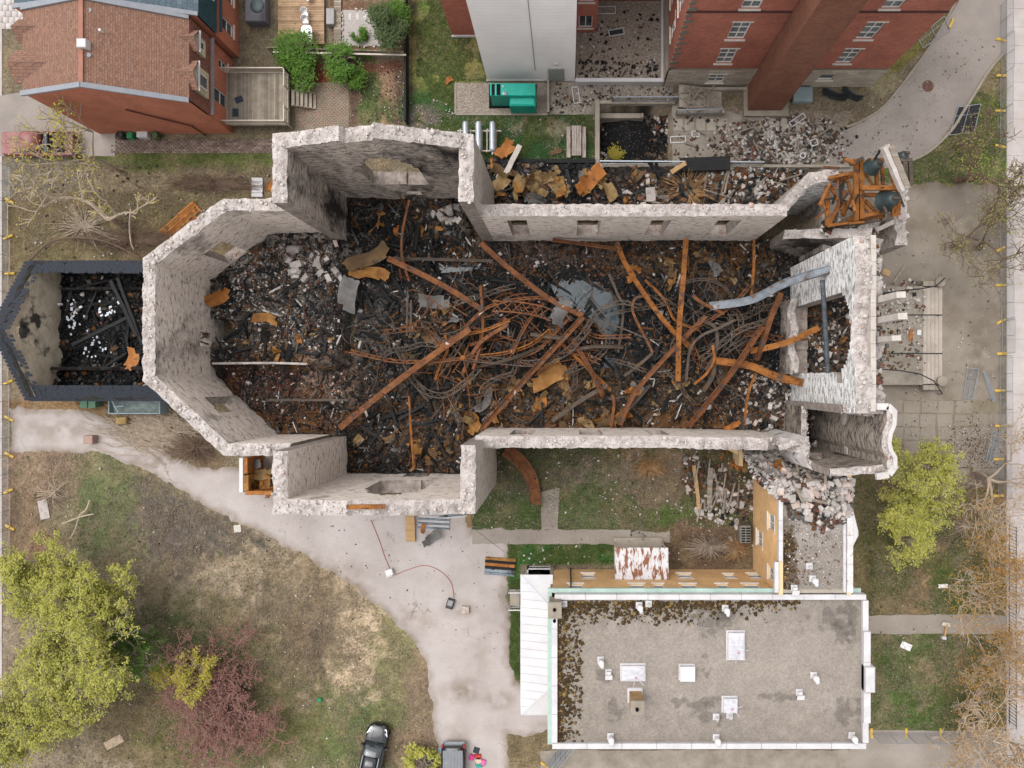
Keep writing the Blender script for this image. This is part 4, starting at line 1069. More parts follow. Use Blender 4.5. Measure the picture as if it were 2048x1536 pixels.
blocks(34, [(1480,790),(1590,800),(1690,850),(1680,920),(1560,850),(1490,850)], z_nave, .28, .6, 'pale fallen block in the rubble beside the south tower', 'fallen blocks beside the south tower', 1, 1.2)
blocks(14, [(1610,650),(1680,640),(1690,740),(1610,730)], z_nave, .25, .5, 'pale fallen block behind the great arch', 'fallen blocks behind the great arch', 2, 1.2)
blocks(26, [(1460,345),(1600,345),(1570,400),(1440,405)], z_nst, .22, .48, 'pale fallen block outside the north nave wall', 'fallen blocks outside the north nave wall', 3, .5)
blocks(30, [(1370,900),(1500,960),(1490,1110),(1370,1040)], .05, .3, .6, 'pale block lying in the court beside the tan brick wing', 'blocks in the court', 4, 0)
blocks(20, [(560,490),(690,480),(690,560),(580,560)], z_nave, .4, .9, 'scorched masonry lump on the apse floor', 'masonry lumps in the apse', 5, 2)
blocks(12, [(860,410),(925,410),(925,455),(870,450)], z_nave, .4, .9, 'pale masonry lump in the north transept', 'masonry lumps in the north transept', 6, 1.4)

# ---------------------------------------------------------------- charred timbers
m_char = mk('charred_timber', [(.3, C('#131314')), (.6, C('#232222')), (.8, C('#3b3836'))], 2.5, 5, .7, .8, 9, mode='obj', stretch=(.5, 3, 3))
m_wood = mk('grey_weathered_timber', [(.3, C('#7d7063')), (.6, C('#a3978a')), (.8, C('#c2b8ad'))], 2.0, 5, .9, .4, 9, mode='obj', stretch=(.5, 4, 4))
m_woodt = mk('fresh_split_timber', [(.3, C('#a5835b')), (.7, C('#cda97c'))], 2.0, 5, .9, .4, 9, mode='obj', stretch=(.5, 4, 4))
TB = []
for k in range(6):
    rs = random.Random(40+k); mb = MB(); n = 6
    pts = [Vector((t/n-.5, rs.uniform(-.006, .006), rs.uniform(-.006, .006))) for t in range(n+1)]
    w = .5
    sec = lambda j: [(-.04*w*2+rs.uniform(-.008, .008), -.04+rs.uniform(-.008, .008)), (.04*w*2+rs.uniform(-.008, .008), -.04), (.04*w*2, .04+rs.uniform(-.008, .008)), (-.04*w*2, .04)]
    mb.sweep(pts, sec(0)); TB.append(mb)
tb_me = {}
def timber_me(k, m, key):
    if (k, key) not in tb_me: tb_me[(k, key)] = TB[k].mesh('timber', m)
    return tb_me[(k, key)]
def timbers(n, poly, zf, lmin, lmax, mat, key, label, group, seed, zref=1.2, th=(1.6, 3.2), dirs=None, tilt=.12, nm='charred_timber'):
    rs = np.random.RandomState(seed); u, v, x, y = sample_poly(poly, n, rs, zref)
    z = zf(u, v, x, y) if callable(zf) else np.full(n, float(zf))
    for i in range(n):
        L_ = rs.uniform(lmin, lmax); t = rs.uniform(*th)
        a = rs.rand()*6.28 if dirs is None else rs.choice(dirs)+rs.uniform(-.25, .25)
        o = link(nm, timber_me(rs.randint(6), mat, key), None, (x[i], y[i], z[i]+.12+rs.rand()*.15), (rs.rand()*3, rs.uniform(-tilt, tilt), a), (L_, t, t))
        tag(o, label, 'timber', group)
timbers(70, [(720,560),(1240,560),(1240,850),(720,850)], z_nave, 1.0, 3.4, m_char, 'c', 'charred black timber in the nave debris', 'charred timbers in the nave', 1)
timbers(45, [(1240,500),(1580,490),(1580,850),(1240,850)], z_nave, .9, 2.8, m_char, 'c', 'charred black timber near the front end of the nave', 'charred timbers at the front end', 2)
timbers(22, [(720,420),(930,420),(930,540),(740,540)], z_nave, .8, 2.4, m_char, 'c', 'charred black timber in the north transept', 'charred timbers in the north transept', 3)
timbers(20, [(700,800),(900,800),(910,930),(720,930)], z_nave, .9, 2.6, m_char, 'c', 'charred black timber in the south transept', 'charred timbers in the south transept', 4)
timbers(18, [(430,600),(690,560),(690,720),(450,730)], z_nave, .8, 2.2, m_char, 'c', 'charred black timber on the apse floor', 'charred timbers in the apse', 5)
timbers(26, [(1000,330),(1440,345),(1440,405),(990,405)], z_nst, .8, 2.6, m_char, 'c', 'charred black timber outside the north nave wall', 'charred timbers outside the north wall', 6, .5)
timbers(24, [(1360,215),(1640,235),(1660,320),(1360,325)], .1, .5, 1.8, m_wood, 'w', 'grey board lying in the rubble of the north yard', 'boards in the north yard', 7, 0, (.8, 1.6), nm='board')
timbers(12, [(1290,340),(1590,345),(1580,400),(1290,405)], z_nst, .8, 2.4, m_wood, 'w', 'grey board on the heap outside the north nave wall', 'boards outside the north wall', 8, .5, (.9, 1.8), nm='board')
timbers(14, [(1370,910),(1440,920),(1480,1000),(1390,1040)], .1, .6, 2.6, m_wood, 'w', 'grey board lying in the court by the wing', 'boards in the court', 9, 0, (.9, 1.8), [1.3, 1.6], nm='board')
def timber(u0, v0, z0, u1, v1, z1, w, h, mat, label, nm='timber'):
    mb = MB(); a, b = P(u0, v0, z0), P(u1, v1, z1)
    n = 8; pts = [a.lerp(b, t/n)+Vector((rnd.uniform(-.02, .02), rnd.uniform(-.02, .02), rnd.uniform(-.02, .02))) for t in range(n+1)]
    mb.sweep(pts, [(-w/2, -h/2), (w/2, -h/2), (w/2, h/2), (-w/2, h/2)])
    return mb.thing(nm, mat, label, 'timber')
timber(1300, 376, .8, 1302, 404, .7, .75, .5, m_stone_top, 'pale stone post lying by the dry shrub', 'stone_post')
timber(1342, 345, 1.6, 1372, 326, 1.9, .35, .3, m_woodt, 'split yellow beam end beside the black fallen roof panel')
timber(1360, 330, 1.0, 1460, 326, 1.2, 1.1, .25, m_char, 'black burnt roof panel fallen across the yard wall', 'roof_panel')
timber(1388, 930, .2, 1398, 1018, .2, .3, .2, m_woodt, 'long orange brown plank lying in the court', 'plank')
timber(1421, 935, .3, 1418, 1010, .25, .4, .15, m_wood, 'long pale grey plank in the court by the wing', 'plank')
timber(1012, 347, 1.2, 1040, 290, 1.4, .42, .2, m_mull, 'white peeling board leaning on the heap by the tanks', 'board')
timber(820, 1030, .4, 822, 1082, .2, .75, .25, m_woodt, 'tan timber door panel lying below the south transept', 'wooden_door')

# ---------------------------------------------------------------- steel
m_rust = mk('rusted_steel', [(.25, C('#4f3524')), (.5, C('#7d4f33')), (.75, C('#96653f'))], 1.3, 6, .85, .5, 14, mode='pos', spec=.2, patch=((.9, .58, .66, C('#5d4f47')), (3.2, .60, .66, C('#3f2d22')), (1.1, .68, .72, C('#c4bab2'))))
m_rusto = mk('bright_rusted_steel', [(.25, C('#6d4020')), (.5, C('#98602e')), (.75, C('#ad7440'))], 1.3, 6, .85, .5, 14, spec=.2, patch=((1.0, .58, .66, C('#5b473c')), (3.2, .60, .66, C('#5a3519'))))
m_rustd = mk('dark_burnt_steel', [(.25, C('#3a332f')), (.5, C('#55493f')), (.75, C('#6d5a48'))], 1.6, 6, .7, .35, 14, patch=(1.2, .6, .7, C('#7d5230')))
m_steelb = mk('blue_grey_scaled_steel', [(.25, C('#6d7178')), (.5, C('#8d939a')), (.75, C('#a6acb2'))], 1.4, 6, .6, .3, 14, metal=.1, patch=((.8, .56, .66, C('#6d5a4c')), (2, .62, .68, C('#7d5234'))))
def isec(w, h, t=.05): return [(-w/2, -h/2), (w/2, -h/2), (w/2, -h/2+t), (t/2, -h/2+t), (t/2, h/2-t), (w/2, h/2-t), (w/2, h/2), (-w/2, h/2), (-w/2, h/2-t), (-t/2, h/2-t), (-t/2, -h/2+t), (-w/2, -h/2+t)]
def csec(w, h, t=.05): return [(-w/2, -h/2), (w/2, -h/2), (w/2, h/2), (w/2-t, h/2), (w/2-t, -h/2+t), (-w/2+t, -h/2+t), (-w/2+t, h/2), (-w/2, h/2)]
def path3(pts, n=6):
    """Catmull-Rom through (u,v,z) points"""
    q = [P(*p) for p in pts]; out = []
    for i in range(len(q)-1):
        p0, p1, p2, p3 = q[max(i-1, 0)], q[i], q[i+1], q[min(i+2, len(q)-1)]
        for k in range(n):
            t = k/n; out.append(.5*((2*p1)+(-p0+p2)*t+(2*p0-5*p1+4*p2-p3)*t*t+(-p0+3*p1-3*p2+p3)*t**3))
    out.append(q[-1]); return out
def girder(pts, w, h, mat, label, roll=0.0, sec=isec, twist=0.0, nm='steel_girder'):
    p = path3(pts); mb = MB(); n = len(p)
    mb.sweep(p, sec(w*.76, h*.76), 0, [roll+twist*k/(n-1) for k in range(n)])
    return mb.thing(nm, mat, label, 'girder')
girder([(961,486,4.6),(1010,530,4.0),(1060,570,3.6),(1110,605,3.4),(1166,632,3.2)], .5, .34, m_rust, 'rusty girder with pale patches leaning from the north wall corner to the crossing', roll=.15)
girder([(776,517,3.6),(850,552,3.4),(910,585,3.0),(968,622,2.4)], .56, .34, m_rust, 'broad brown girder slanting across the crossing from the apse edge')
girder([(1233,484,4.4),(1252,530,4.0),(1290,590,3.4),(1335,650,3.0),(1385,700,2.6)], .3, .48, m_rusto, 'long orange brown girder falling from the middle of the north nave wall', roll=1.5)
girder([(1372,477,4.8),(1366,560,4.4),(1358,660,3.8),(1356,762,3.0)], .5, .34, m_rusto, 'upright looking orange girder with a pale plaster splash')
girder([(1166,634,3.4),(1100,705,3.2),(1040,770,3.0),(965,856,3.0)], .55, .34, m_rust, 'double flanged girder running from the crossing to the south nave wall', sec=csec)
girder([(940,658,3.6),(850,722,3.4),(760,790,3.0),(680,856,2.6)], .62, .32, m_rust, 'longest brown girder running down to the south transept')
girder([(1412,632,3.8),(1340,705,3.4),(1270,785,3.0),(1240,850,3.2)], .3, .46, m_rust, 'pinkish brown girder crossing the tangle towards the south wall', roll=1.55)
girder([(1525,652,4.0),(1470,735,3.6),(1420,800,3.2),(1377,853,3.2)], .55, .36, m_rust, 'brown girder ending at the south wall nearest the front', sec=csec)
girder([(1215,770,2.6),(1160,802,2.2),(1104,842,1.8)], .42, .3, m_rustd, 'short grey brown girder lying in the south debris')
girder([(1105,480,2.6),(1165,488,2.4),(1232,498,2.4)], .36, .3, m_rust, 'reddish channel lying along the foot of the north nave wall', sec=csec, nm='steel_channel')
girder([(1420,612,3.0),(1500,600,4.4),(1562,570,6.6),(1612,552,8.6),(1660,539,10.0)], .3, .8, m_steelb, 'twisted blue grey beam still hooked to the front wall', roll=1.2, twist=.9)
girder([(1432,722,3.2),(1500,732,3.4),(1550,752,3.9),(1606,766,4.6)], .3, .75, m_rusto, 'twisted orange beam hooked low on the front wall', roll=1.9, twist=-.9)
girder([(1500,702,3.0),(1570,686,3.6),(1638,655,4.4)], .6, .3, m_rusto, 'orange beam pushed through the great arch')
girder([(1562,586,4.2),(1540,640,3.8),(1524,690,3.4),(1514,720,3.0)], .55, .3, m_rust, 'bent grey and rust beam standing near the arch', twist=.8)
girder([(1508,478,3.6),(1507,540,3.0),(1502,592,2.6)], .24, .22, m_rusto, 'thin orange post under the east end of the north nave wall')
girder([(1512,745,3.0),(1496,790,2.6),(1488,850,2.4)], .24, .2, m_rusto, 'curved orange strip near the south tower rubble')
girder([(819,400,4.4),(806,460,3.6),(804,510,2.8),(818,562,2.0)], .24, .24, m_rust, 'bent reddish post reaching out of the north transept')
girder([(818,792,3.2),(822,860,3.0),(828,938,3.0)], .26, .26, m_rusto, 'orange pipe reaching into the south transept', sec=lambda w, h: [(w/2*math.cos(a*math.pi/5), w/2*math.sin(a*math.pi/5)) for a in range(10)], nm='steel_pipe')
girder([(535,800,2.2),(620,800,2.2),(698,800,2.2)], .24, .2, m_rustd, 'horizontal rusty pipe across the red brick rubble of the apse', nm='steel_pipe')
girder([(425,727,3.0),(540,726,3.0),(615,728,3.0)], .22, .26, m_stone_top, 'plaster crusted beam along the edge of the apse floor')
girder([(780,517,2.2),(880,519,2.0),(985,522,2.0)], .3, .16, m_rustd, 'long flat channel lying beside the small pool', sec=csec, nm='steel_channel')
girder([(815,600,2.0),(814,640,1.9),(814,672,1.9)], .2, .16, m_rustd, 'black rail standing out of the crossing debris', nm='steel_rail')
girder([(822,600,2.0),(822,640,1.9),(821,672,1.9)], .2, .16, m_rustd, 'second black rail just east of the first', nm='steel_rail')
girder([(1218,548,2.4),(1236,590,2.2),(1246,612,2.2),(1243,660,1.9),(1236,705,1.6)], .26, .2, m_rustd, 'kinked rusty strip standing in the large pool')
girder([(1300,592,3.0),(1272,596,2.9),(1265,620,2.8),(1282,660,2.6),(1298,690,2.4),(1305,706,2.3)], .26, .2, m_rust, 'hook shaped rusty bar east of the large pool')
girder([(1305,706,2.3),(1280,728,2.0),(1248,752,1.8)], .3, .2, m_rustd, 'rusty bar folded back from the hook shaped one')
girder([(1185,638,3.4),(1240,655,3.2),(1295,678,3.0)], .14, .14, m_rustd, 'thin grey bar crossing the large pool', nm='steel_bar')
girder([(1395,640,3.0),(1430,655,2.9),(1432,700,2.6),(1412,740,2.2)], .34, .2, m_rustd, 'bent dark flange in the tangle near the front')
girder([(1385,590,3.0),(1402,605,3.0),(1430,618,3.0),(1448,628,2.8)], .34, .2, m_rust, 'short bent flange in the middle of the tangle')
girder([(1372,762,2.8),(1380,700,3.2),(1402,672,3.3),(1440,655,3.3),(1470,640,3.3)], .26, .16, m_rustd, 'dark curved strip sweeping through the tangle')
girder([(1425,690,3.2),(1428,720,3.0),(1412,748,2.6),(1388,768,2.3)], .26, .2, m_rusto, 'curved orange brown strip below the tangle')
girder([(1245,830,2.0),(1275,800,2.1),(1300,770,2.0)], .3, .24, m_rustd, 'dark stub beam near the south wall')
girder([(1012,636,2.6),(985,672,2.4),(940,690,2.2)], .34, .24, m_rust, 'short brown beam beside the lattice truss')
girder([(945,655,2.6),(990,668,2.4),(1030,682,2.3)], .2, .2, m_rust, 'pair flanged brown bar west of the crossing', sec=csec)
girder([(1225,790,1.6),(1228,810,1.6),(1222,852,1.8)], .3, .24, m_rust, 'short upright girder stub on the south wall')
mb = MB(); mb.sweep(path3([(1010,900,1.6),(1040,925,1.2),(1062,960,.8),(1070,1008,.3)]), [(-.6,-.05),(-.3,.14),(0,-.05),(.25,.14),(.5,-.05),(.5,-.09),(.25,.1),(0,-.09),(-.3,.1),(-.6,-.09)], 0, [.25-.05*k for k in range(19)])
mb.thing('metal_sheet', m_rust, 'long orange ribbed roof sheet draped beside the south transept', 'metal sheet')

# lattice trusses: two chords and zigzag web, every one a thing of its own
def truss(pts, depth, mat, label, r=.055, step=.55, side=None):
    c = path3(pts, 8)
    t = empty('bent_truss', c[0], 0, label, 'truss')
    sd = Vector(side) if side else Vector((0, 0, 1))
    top, bot = [], []
    for k, p in enumerate(c):
        d = (c[min(k+1, len(c)-1)]-c[max(k-1, 0)]).normalized(); x = d.cross(Vector((0, 0, 1))).normalized()
        n = (x*sd.x+Vector((0, 0, 1))*sd.z).normalized()
        top.append(p+n*depth/2-c[0]); bot.append(p-n*depth/2-c[0])
    for ch in (top, bot):
        mb = MB(); mb.sweep(ch, [(-r, -r), (r, -r), (r, r), (-r, r)]); mb.build('chord', mat, t)
    mb = MB(); L_ = 0; flip = 0; last = (top[0], bot[0])
    for k in range(1, len(c)):
        L_ += (c[k]-c[k-1]).length
        if L_ > step:
            a = last[flip]; b = (bot[k] if flip == 0 else top[k]); mb.bar(a, b, r*1.1, r*1.1); a2 = last[1-flip]; b2 = (top[k] if flip == 0 else bot[k]); mb.bar(a2, b2, r*1.1, r*1.1)
            last = (top[k], bot[k]); L_ = 0; flip = 1-flip
    if mb.v: mb.build('lattice', mat, t)
    return t
truss([(985,612,3.0),(1030,614,3.1),(1078,622,3.0),(1105,632,2.7)], .85, m_rust, 'straight lattice truss with crossed bracing at the crossing', side=(1, 0, .1))
T = [([(700,702,2.6),(790,722,2.7),(870,722,2.8),(930,716,2.8)], .5, 'long low truss running west from the star shaped joint'),
     ([(930,716,2.8),(1000,722,2.6),(1070,726,2.6),(1130,706,2.8),(1178,655,3.2)], .6, 'curved truss sweeping east under the double flanged girder'),
     ([(870,692,2.8),(920,672,2.7),(970,660,2.6),(1020,640,2.7)], .45, 'arched truss north of the star shaped joint'),
     ([(820,752,2.2),(850,782,2.2),(890,790,2.2),(930,765,2.4),(960,735,2.5)], .5, 'looped truss south of the long brown girder'),
     ([(925,660,2.9),(975,615,2.8),(1040,598,2.8),(1100,600,2.8),(1145,640,2.8)], .5, 'shallow arched truss over the black debris by the large pool'),
     ([(1170,660,3.2),(1200,620,3.0),(1240,605,2.9),(1275,612,2.8)], .4, 'curled truss end at the edge of the large pool'),
     ([(1100,660,2.8),(1060,690,2.7),(1010,706,2.6),(960,712,2.6)], .4, 'thin truss under the double flanged girder'),
     ([(880,745,2.2),(905,712,2.5),(918,690,2.6),(935,664,2.7)], .45, 'steep truss rising past the star shaped joint'),
     ([(1020,720,2.4),(1075,700,2.4),(1110,665,2.6),(1140,632,2.8)], .4, 'brown truss behind the double flanged girder'),
     ([(1130,745,2.2),(1180,725,2.2),(1215,690,2.4),(1200,650,2.6)], .4, 'loosely curled truss south of the large pool'),
     ([(1290,560,2.6),(1330,600,2.6),(1350,640,2.4),(1400,660,2.4)], .4, 'dark truss behind the upright looking girder'),
     ([(1400,720,2.6),(1440,690,2.8),(1480,660,3.0),(1540,640,3.2)], .45, 'dark warped truss in the front tangle'),
     ([(1380,660,2.4),(1420,640,2.6),(1470,605,2.9),(1500,570,3.0)], .4, 'grey warped truss beside the twisted blue grey beam'),
     ([(790,690,2.2),(812,730,2.3),(830,765,2.3),(860,800,2.2)], .4, 'crooked truss west of the star shaped joint'),
     ([(870,760,2.0),(880,730,2.1),(895,700,2.2),(890,670,2.2)], .4, 'dark blue truss piece by the long brown girder')]
for k, (p, d, lb) in enumerate(T): truss(p, d, [m_rust, m_rustd, m_rusto, m_rustd][k % 4], lb, .045, .5, (1, 0, .8) if k % 2 else (.5, 0, 1))
hub = empty('truss_joint', P(926, 716, 3.0), 0, 'star shaped rusty joint with radiating rods', 'truss joint')
mb = MB(); mb.lathe((0, 0, -.08), [(.05, 0), (.22, 0), (.22, .1), (.08, .16)], 10); mb.build('plate', m_rusto, hub)
for k, (u, v) in enumerate([(905,690),(940,684),(972,696),(866,722),(985,724),(905,745),(935,752),(895,735),(958,735)]):
    mb = MB(); mb.bar((0, 0, 0), P(u, v, 2.3)-hub.location, .09, .09); mb.build('rod', m_rust, hub)
rt = random.Random(77)
for (u0, v0, u1, v1, n, lb, gp) in ((860, 600, 1170, 780, 12, 'buckled lattice truss in the rusty tangle at the crossing', 'trusses in the crossing tangle'), (1340, 570, 1540, 760, 10, 'buckled lattice truss in the tangle behind the front', 'trusses in the front tangle'), (1190, 560, 1340, 760, 5, 'buckled lattice truss around the large pool', 'trusses around the pool')):
    for k in range(n):
        u, v = rt.uniform(u0, u1), rt.uniform(v0, v1); a = rt.random()*6.28; p = []
        for q in range(5): p.append((u, v, 1.7+rt.random()*1.3)); a += rt.uniform(-.7, .7); u += math.cos(a)*34; v += math.sin(a)*24
        truss(p, rt.uniform(.3, .5), rt.choice([m_rust, m_rustd, m_rustd]), lb, .035, .5, (1, 0, rt.uniform(.2, 1)))['group'] = gp
for k in range(9):
    u, v, a, L_ = rt.uniform(880, 1500), rt.uniform(590, 800), rt.random()*3.14, rt.uniform(45, 95); b_ = rt.uniform(-12, 12)
    girder([(u-math.cos(a)*L_, v-math.sin(a)*L_, 2+rt.random()), (u+b_, v+b_, 2.3+rt.random()), (u+math.cos(a)*L_, v+math.sin(a)*L_, 2+rt.random())], rt.uniform(.26, .4), rt.uniform(.26, .4), rt.choice([m_rust, m_rustd, m_rusto]), 'loose rusty girder piece lost in the tangle of the nave', roll=rt.random()*3)['group'] = 'loose girder pieces in the nave'
# loose bars and wires
def bars(n, poly, label, group, seed, mat, l=(1, 3), r=.04):
    rs = random.Random(seed); nps = np.random.RandomState(seed); u, v, x, y = sample_poly(poly, n, nps, 2)
    for i in range(n):
        a = rs.random()*6.28; L_ = rs.uniform(*l); p = Vector((x[i], y[i], 1.5+rs.random()*1.2)); pts = []
        bend = rs.uniform(-.5, .5)
        for k in range(7):
            pts.append(p.copy()); a += bend*rs.uniform(0, 1); p += Vector((math.cos(a), math.sin(a), rs.uniform(-.12, .1)))*L_/6
        mb = MB(); mb.tube(pts, r, 5); mb.thing('bent_bar', mat, label, 'bar', group)
bars(64, [(850,600),(1160,590),(1180,760),(860,800)], 'thin bent rusty rod in the truss tangle at the crossing', 'rods at the crossing', 1, m_rust, (1, 3.4), .045)
bars(60, [(1370,580),(1550,590),(1530,780),(1370,770)], 'thin bent dark rod in the tangle near the front', 'rods near the front', 2, m_rustd, (1, 3.2), .045)
bars(26, [(700,640),(830,640),(830,780),(700,760)], 'thin bent rod at the apse edge', 'rods at the apse edge', 3, m_rustd, (.8, 2.4), .035)
bars(22, [(1180,560),(1340,500),(1340,700),(1240,720)], 'thin bent rod around the large pool', 'rods around the pool', 4, m_rustd, (.8, 2.4), .035)

# ---------------------------------------------------------------- bell frame on the north tower
bf = empty('bell_tower_steelwork', P(1720, 380, 9), 0, 'rusty orange steel bell frame leaning on the north tower stump', 'bell frame')
BF0 = bf.location.copy()
def bfb(u0, v0, z0, u1, v1, z1, w=.26, mat=None, nm='strut'):
    mb = MB(); mb.bar(P(u0, v0, z0)-BF0, P(u1, v1, z1)-BF0, w, w*.8); return mb.build(nm, mat or m_rusto, bf)
for a in [(1655,362,9,1655,452,9,.3),(1682,352,9.5,1686,430,9),(1712,318,13,1712,440,11,.3),(1723,318,13,1723,436,11,.3),(1655,365,9,1712,348,12),(1630,362,9,1712,345,12,.22),(1723,376,12.5,1800,376,13,.3),(1712,390,11.5,1760,390,12),(1660,372,9,1682,410,9.5,.2),(1690,352,10,1706,392,11,.18),(1658,452,9,1690,380,10,.2),(1686,432,9,1712,375,11.5,.2),(1730,400,11,1752,424,11,.2),(1723,432,11,1770,424,11.5,.24),(1723,404,11,1745,432,11,.18),(1655,452,9,1770,432,11,.22),(1640,402,9,1656,424,9,.2),(1752,330,12.5,1754,374,12,.22),(1764,330,12.5,1766,374,12,.2),(1780,336,13,1790,374,13,.2),(1712,332,13,1722,372,12,.18),(1786,395,12.5,1788,432,12,.34),(1798,400,12.5,1796,430,12,.24),(1742,320,13.5,1768,320,13.5,.22),(1728,345,12.5,1748,372,12.2,.14),(1664,366,9,1680,352,9.4,.2),(1690,440,9.5,1712,436,11,.22),(1690,318,12.5,1712,328,13,.22)]:
    bfb(*a)
for a in [(1670,448,9,1690,352,9.8,.18),(1694,352,10,1700,380,10.4,.16),(1700,380,10.4,1688,398,10,.14),(1660,446,9,1680,398,9.6,.14),(1664,452,9,1730,420,11,.16),(1680,452,9,1755,440,11.2,.24),(1790,320,14,1824,320,14,.22),(1820,320,14,1822,372,13.5,.22),(1808,322,14,1812,374,13.5,.2),(1700,330,12.5,1726,316,13.6,.2)]:
    bfb(*a, mat=m_rustd)
for k in range(26):
    u, v, z = rt.uniform(1640, 1800), rt.uniform(330, 450), rt.uniform(9, 12.5); a = rt.random()*3.14; l_ = rt.uniform(8, 24)
    bfb(u-math.cos(a)*l_, v-math.sin(a)*l_, z, u+math.cos(a)*l_, v+math.sin(a)*l_, z+rt.uniform(-.8, .8), rt.uniform(.1, .2), rt.choice([m_rusto, m_rust, m_rustd, m_char]))
def bell(u, v, z, r, ang, label, rz=0.0):
    m_bell = bpy.data.materials.get('bell_bronze') or mk('bell_bronze', [(.3, C('#333f40')), (.6, C('#4a5757')), (.8, C('#64736f'))], 1.5, 5, .5, .2, 10, metal=.4)
    b = empty('bell', P(u, v, z), rz, label, 'bell', None); b.rotation_euler = (ang[0], ang[1], rz)
    mb = MB(); h = r*1.6
    mb.lathe((0, 0, 0), [(r*1.02, 0), (r, .04*r), (r*.82, .25*h), (r*.68, .55*h), (r*.6, .8*h), (r*.42, .95*h), (r*.12, h)], 28); mb.build('bell_body', m_bell, b, smooth=True)
    mb = MB(); mb.bar((-r*.3, 0, h+.08), (r*.3, 0, h+.08), .14, .22); mb.lathe((0, 0, h-.02), [(.16, 0), (.16, .1)], 10); mb.build('crown', m_rustd, b)
bell(1743, 334, 13.0, .58, (0, .15), 'green bronze bell at the north corner of the bell frame')
bell(1771, 402, 12.2, .74, (.1, .1), 'largest green bronze bell low in the bell frame')
bell(1797, 320, 13.4, .5, (-.2, .2), 'half hidden bell behind the white split beam')
timber(1769, 292, 15.2, 1806, 380, 14.4, .46, .4, m_mull, 'white split timber lying across the bell frame')
timber(1780, 292, 15.3, 1814, 376, 14.5, .36, .34, m_wood, 'second split timber beside the white one on the bell frame')
timber(1749, 320, 14.4, 1760, 300, 15.0, .12, .12, m_char, 'short black spike at the top of the bell frame')
timber(1752, 460, 8.5, 1818, 430, 9, .3, .16, m_mull, 'white cornice length hanging below the bell frame')
timber(1758, 548, 4, 1764, 470, 6, .22, .2, m_mull, 'white trim board leaning on the outside of the front')
litter('tower_rubble', [(1650,440),(1765,435),(1765,465),(1680,480),(1640,462)], 900, (1.5, 1.6, 3, .8, 1, .6), .08, .4, 8.2, 31, 8.2)
litter('front_head_rubble', [(1746,480),(1758,480),(1762,830),(1748,830)], 900, (.3, 1.2, 4, .1, .8, 1), .08, .42, 13.0, 32, 13.0)
# ================================================================ BUILDINGS AROUND
def attach(o, parent):
    o.parent = parent; o.matrix_parent_inverse = Matrix.Translation(parent.location).inverted(); return o
def brick_mat(name, a, b, mort, bw=.24, rh=.08, stain=None, scale=1.0, k=1.0):
    m, nt, bs = mat_base(name, .9, .15)
    v = coords(nt, 'uv')
    br = nd(nt, 'ShaderNodeTexBrick'); nt.links.new(v, br.inputs['Vector']); br.inputs['Scale'].default_value = scale
    br.inputs['Brick Width'].default_value = bw; br.inputs['Row Height'].default_value = rh; br.inputs['Mortar Size'].default_value = .012; br.inputs['Bias'].default_value = -.1
    for i, c in (('Color1', a), ('Color2', b), ('Mortar', mort)): br.inputs[i].default_value = (c[0]*k, c[1]*k, c[2]*k, 1)
    c = mix_n(nt, 1.0, br.outputs['Color'], ramp_n(nt, noise_n(nt, v, .5, 5, .65), [(.3, .68), (.7, 1.0)]), 'MULTIPLY')
    c = mix_n(nt, ramp_n(nt, noise_n(nt, coords(nt, 'uv', (.5, 8, 1)), 1, 4, .7), [(.5, 0.0), (.75, .35)]), c, tuple(x*.5 for x in a))
    if stain: c = mix_n(nt, ramp_n(nt, noise_n(nt, coords(nt, 'uv', (.4, .2, 1)), 1.0, 5, .65), [(.6, 0.0), (.75, .5)]), c, stain)
    nt.links.new(c, bs.inputs['Base Color']); bump_n(nt, bs, br.outputs['Fac'], -.25, .02)
    return m
m_red = brick_mat('red_brick', C('#925038', 2.8), C('#7b4430', 2.8), C('#8a6e60', 2.0))
m_red2 = brick_mat('dark_red_brick', C('#8a4c3a', 2.9), C('#6f4032', 2.7), C('#80625a', 2.0), stain=C('#4a2a22'))
m_stack = brick_mat('stack_brick', C('#6f483d', 2.5), C('#5a3a30', 2.3), C('#7d5c44', 1.3))
m_tan = brick_mat('tan_brick', C('#b99165', 2.6), C('#a58055', 2.6), C('#b79f7c', 2.0))
m_lime = brick_mat('grey_limestone', C('#a49a8c', 2.0), C('#8f8577', 1.9), C('#7d7368', 1.2), .9, .35, C('#5d544b'))
m_white = plain('white_paint', C('#e0dcda', .95), .45, .4, var=.05)
m_whiteish = mk('white_metal_flashing', [(.3, C('#c4bfc0')), (.7, C('#dcd8d8'))], .9, 5, .5, .05, spec=.4, speck=(7, .7, .75, C('#b9b0a8')))
m_frame = plain('window_frame_white', C('#dcd6d0', 1.3), .5, var=.06)
m_glass = mk('window_glass', [(.3, C('#4a5254')), (.7, C('#7b8688'))], .7, 3, .08, 0, spec=.6)
m_glassd = mk('dark_window_glass', [(.3, C('#252d33')), (.7, C('#44505a'))], .7, 3, .06, 0, spec=.6)
m_sill = mk('stone_sill', [(.3, C('#c4bbb0', 1.2)), (.7, C('#dcd4ca', 1.2))], 2, 4, .9, .2)
m_dark = plain('dark_void', C('#1d1d1e'), .9, .1)

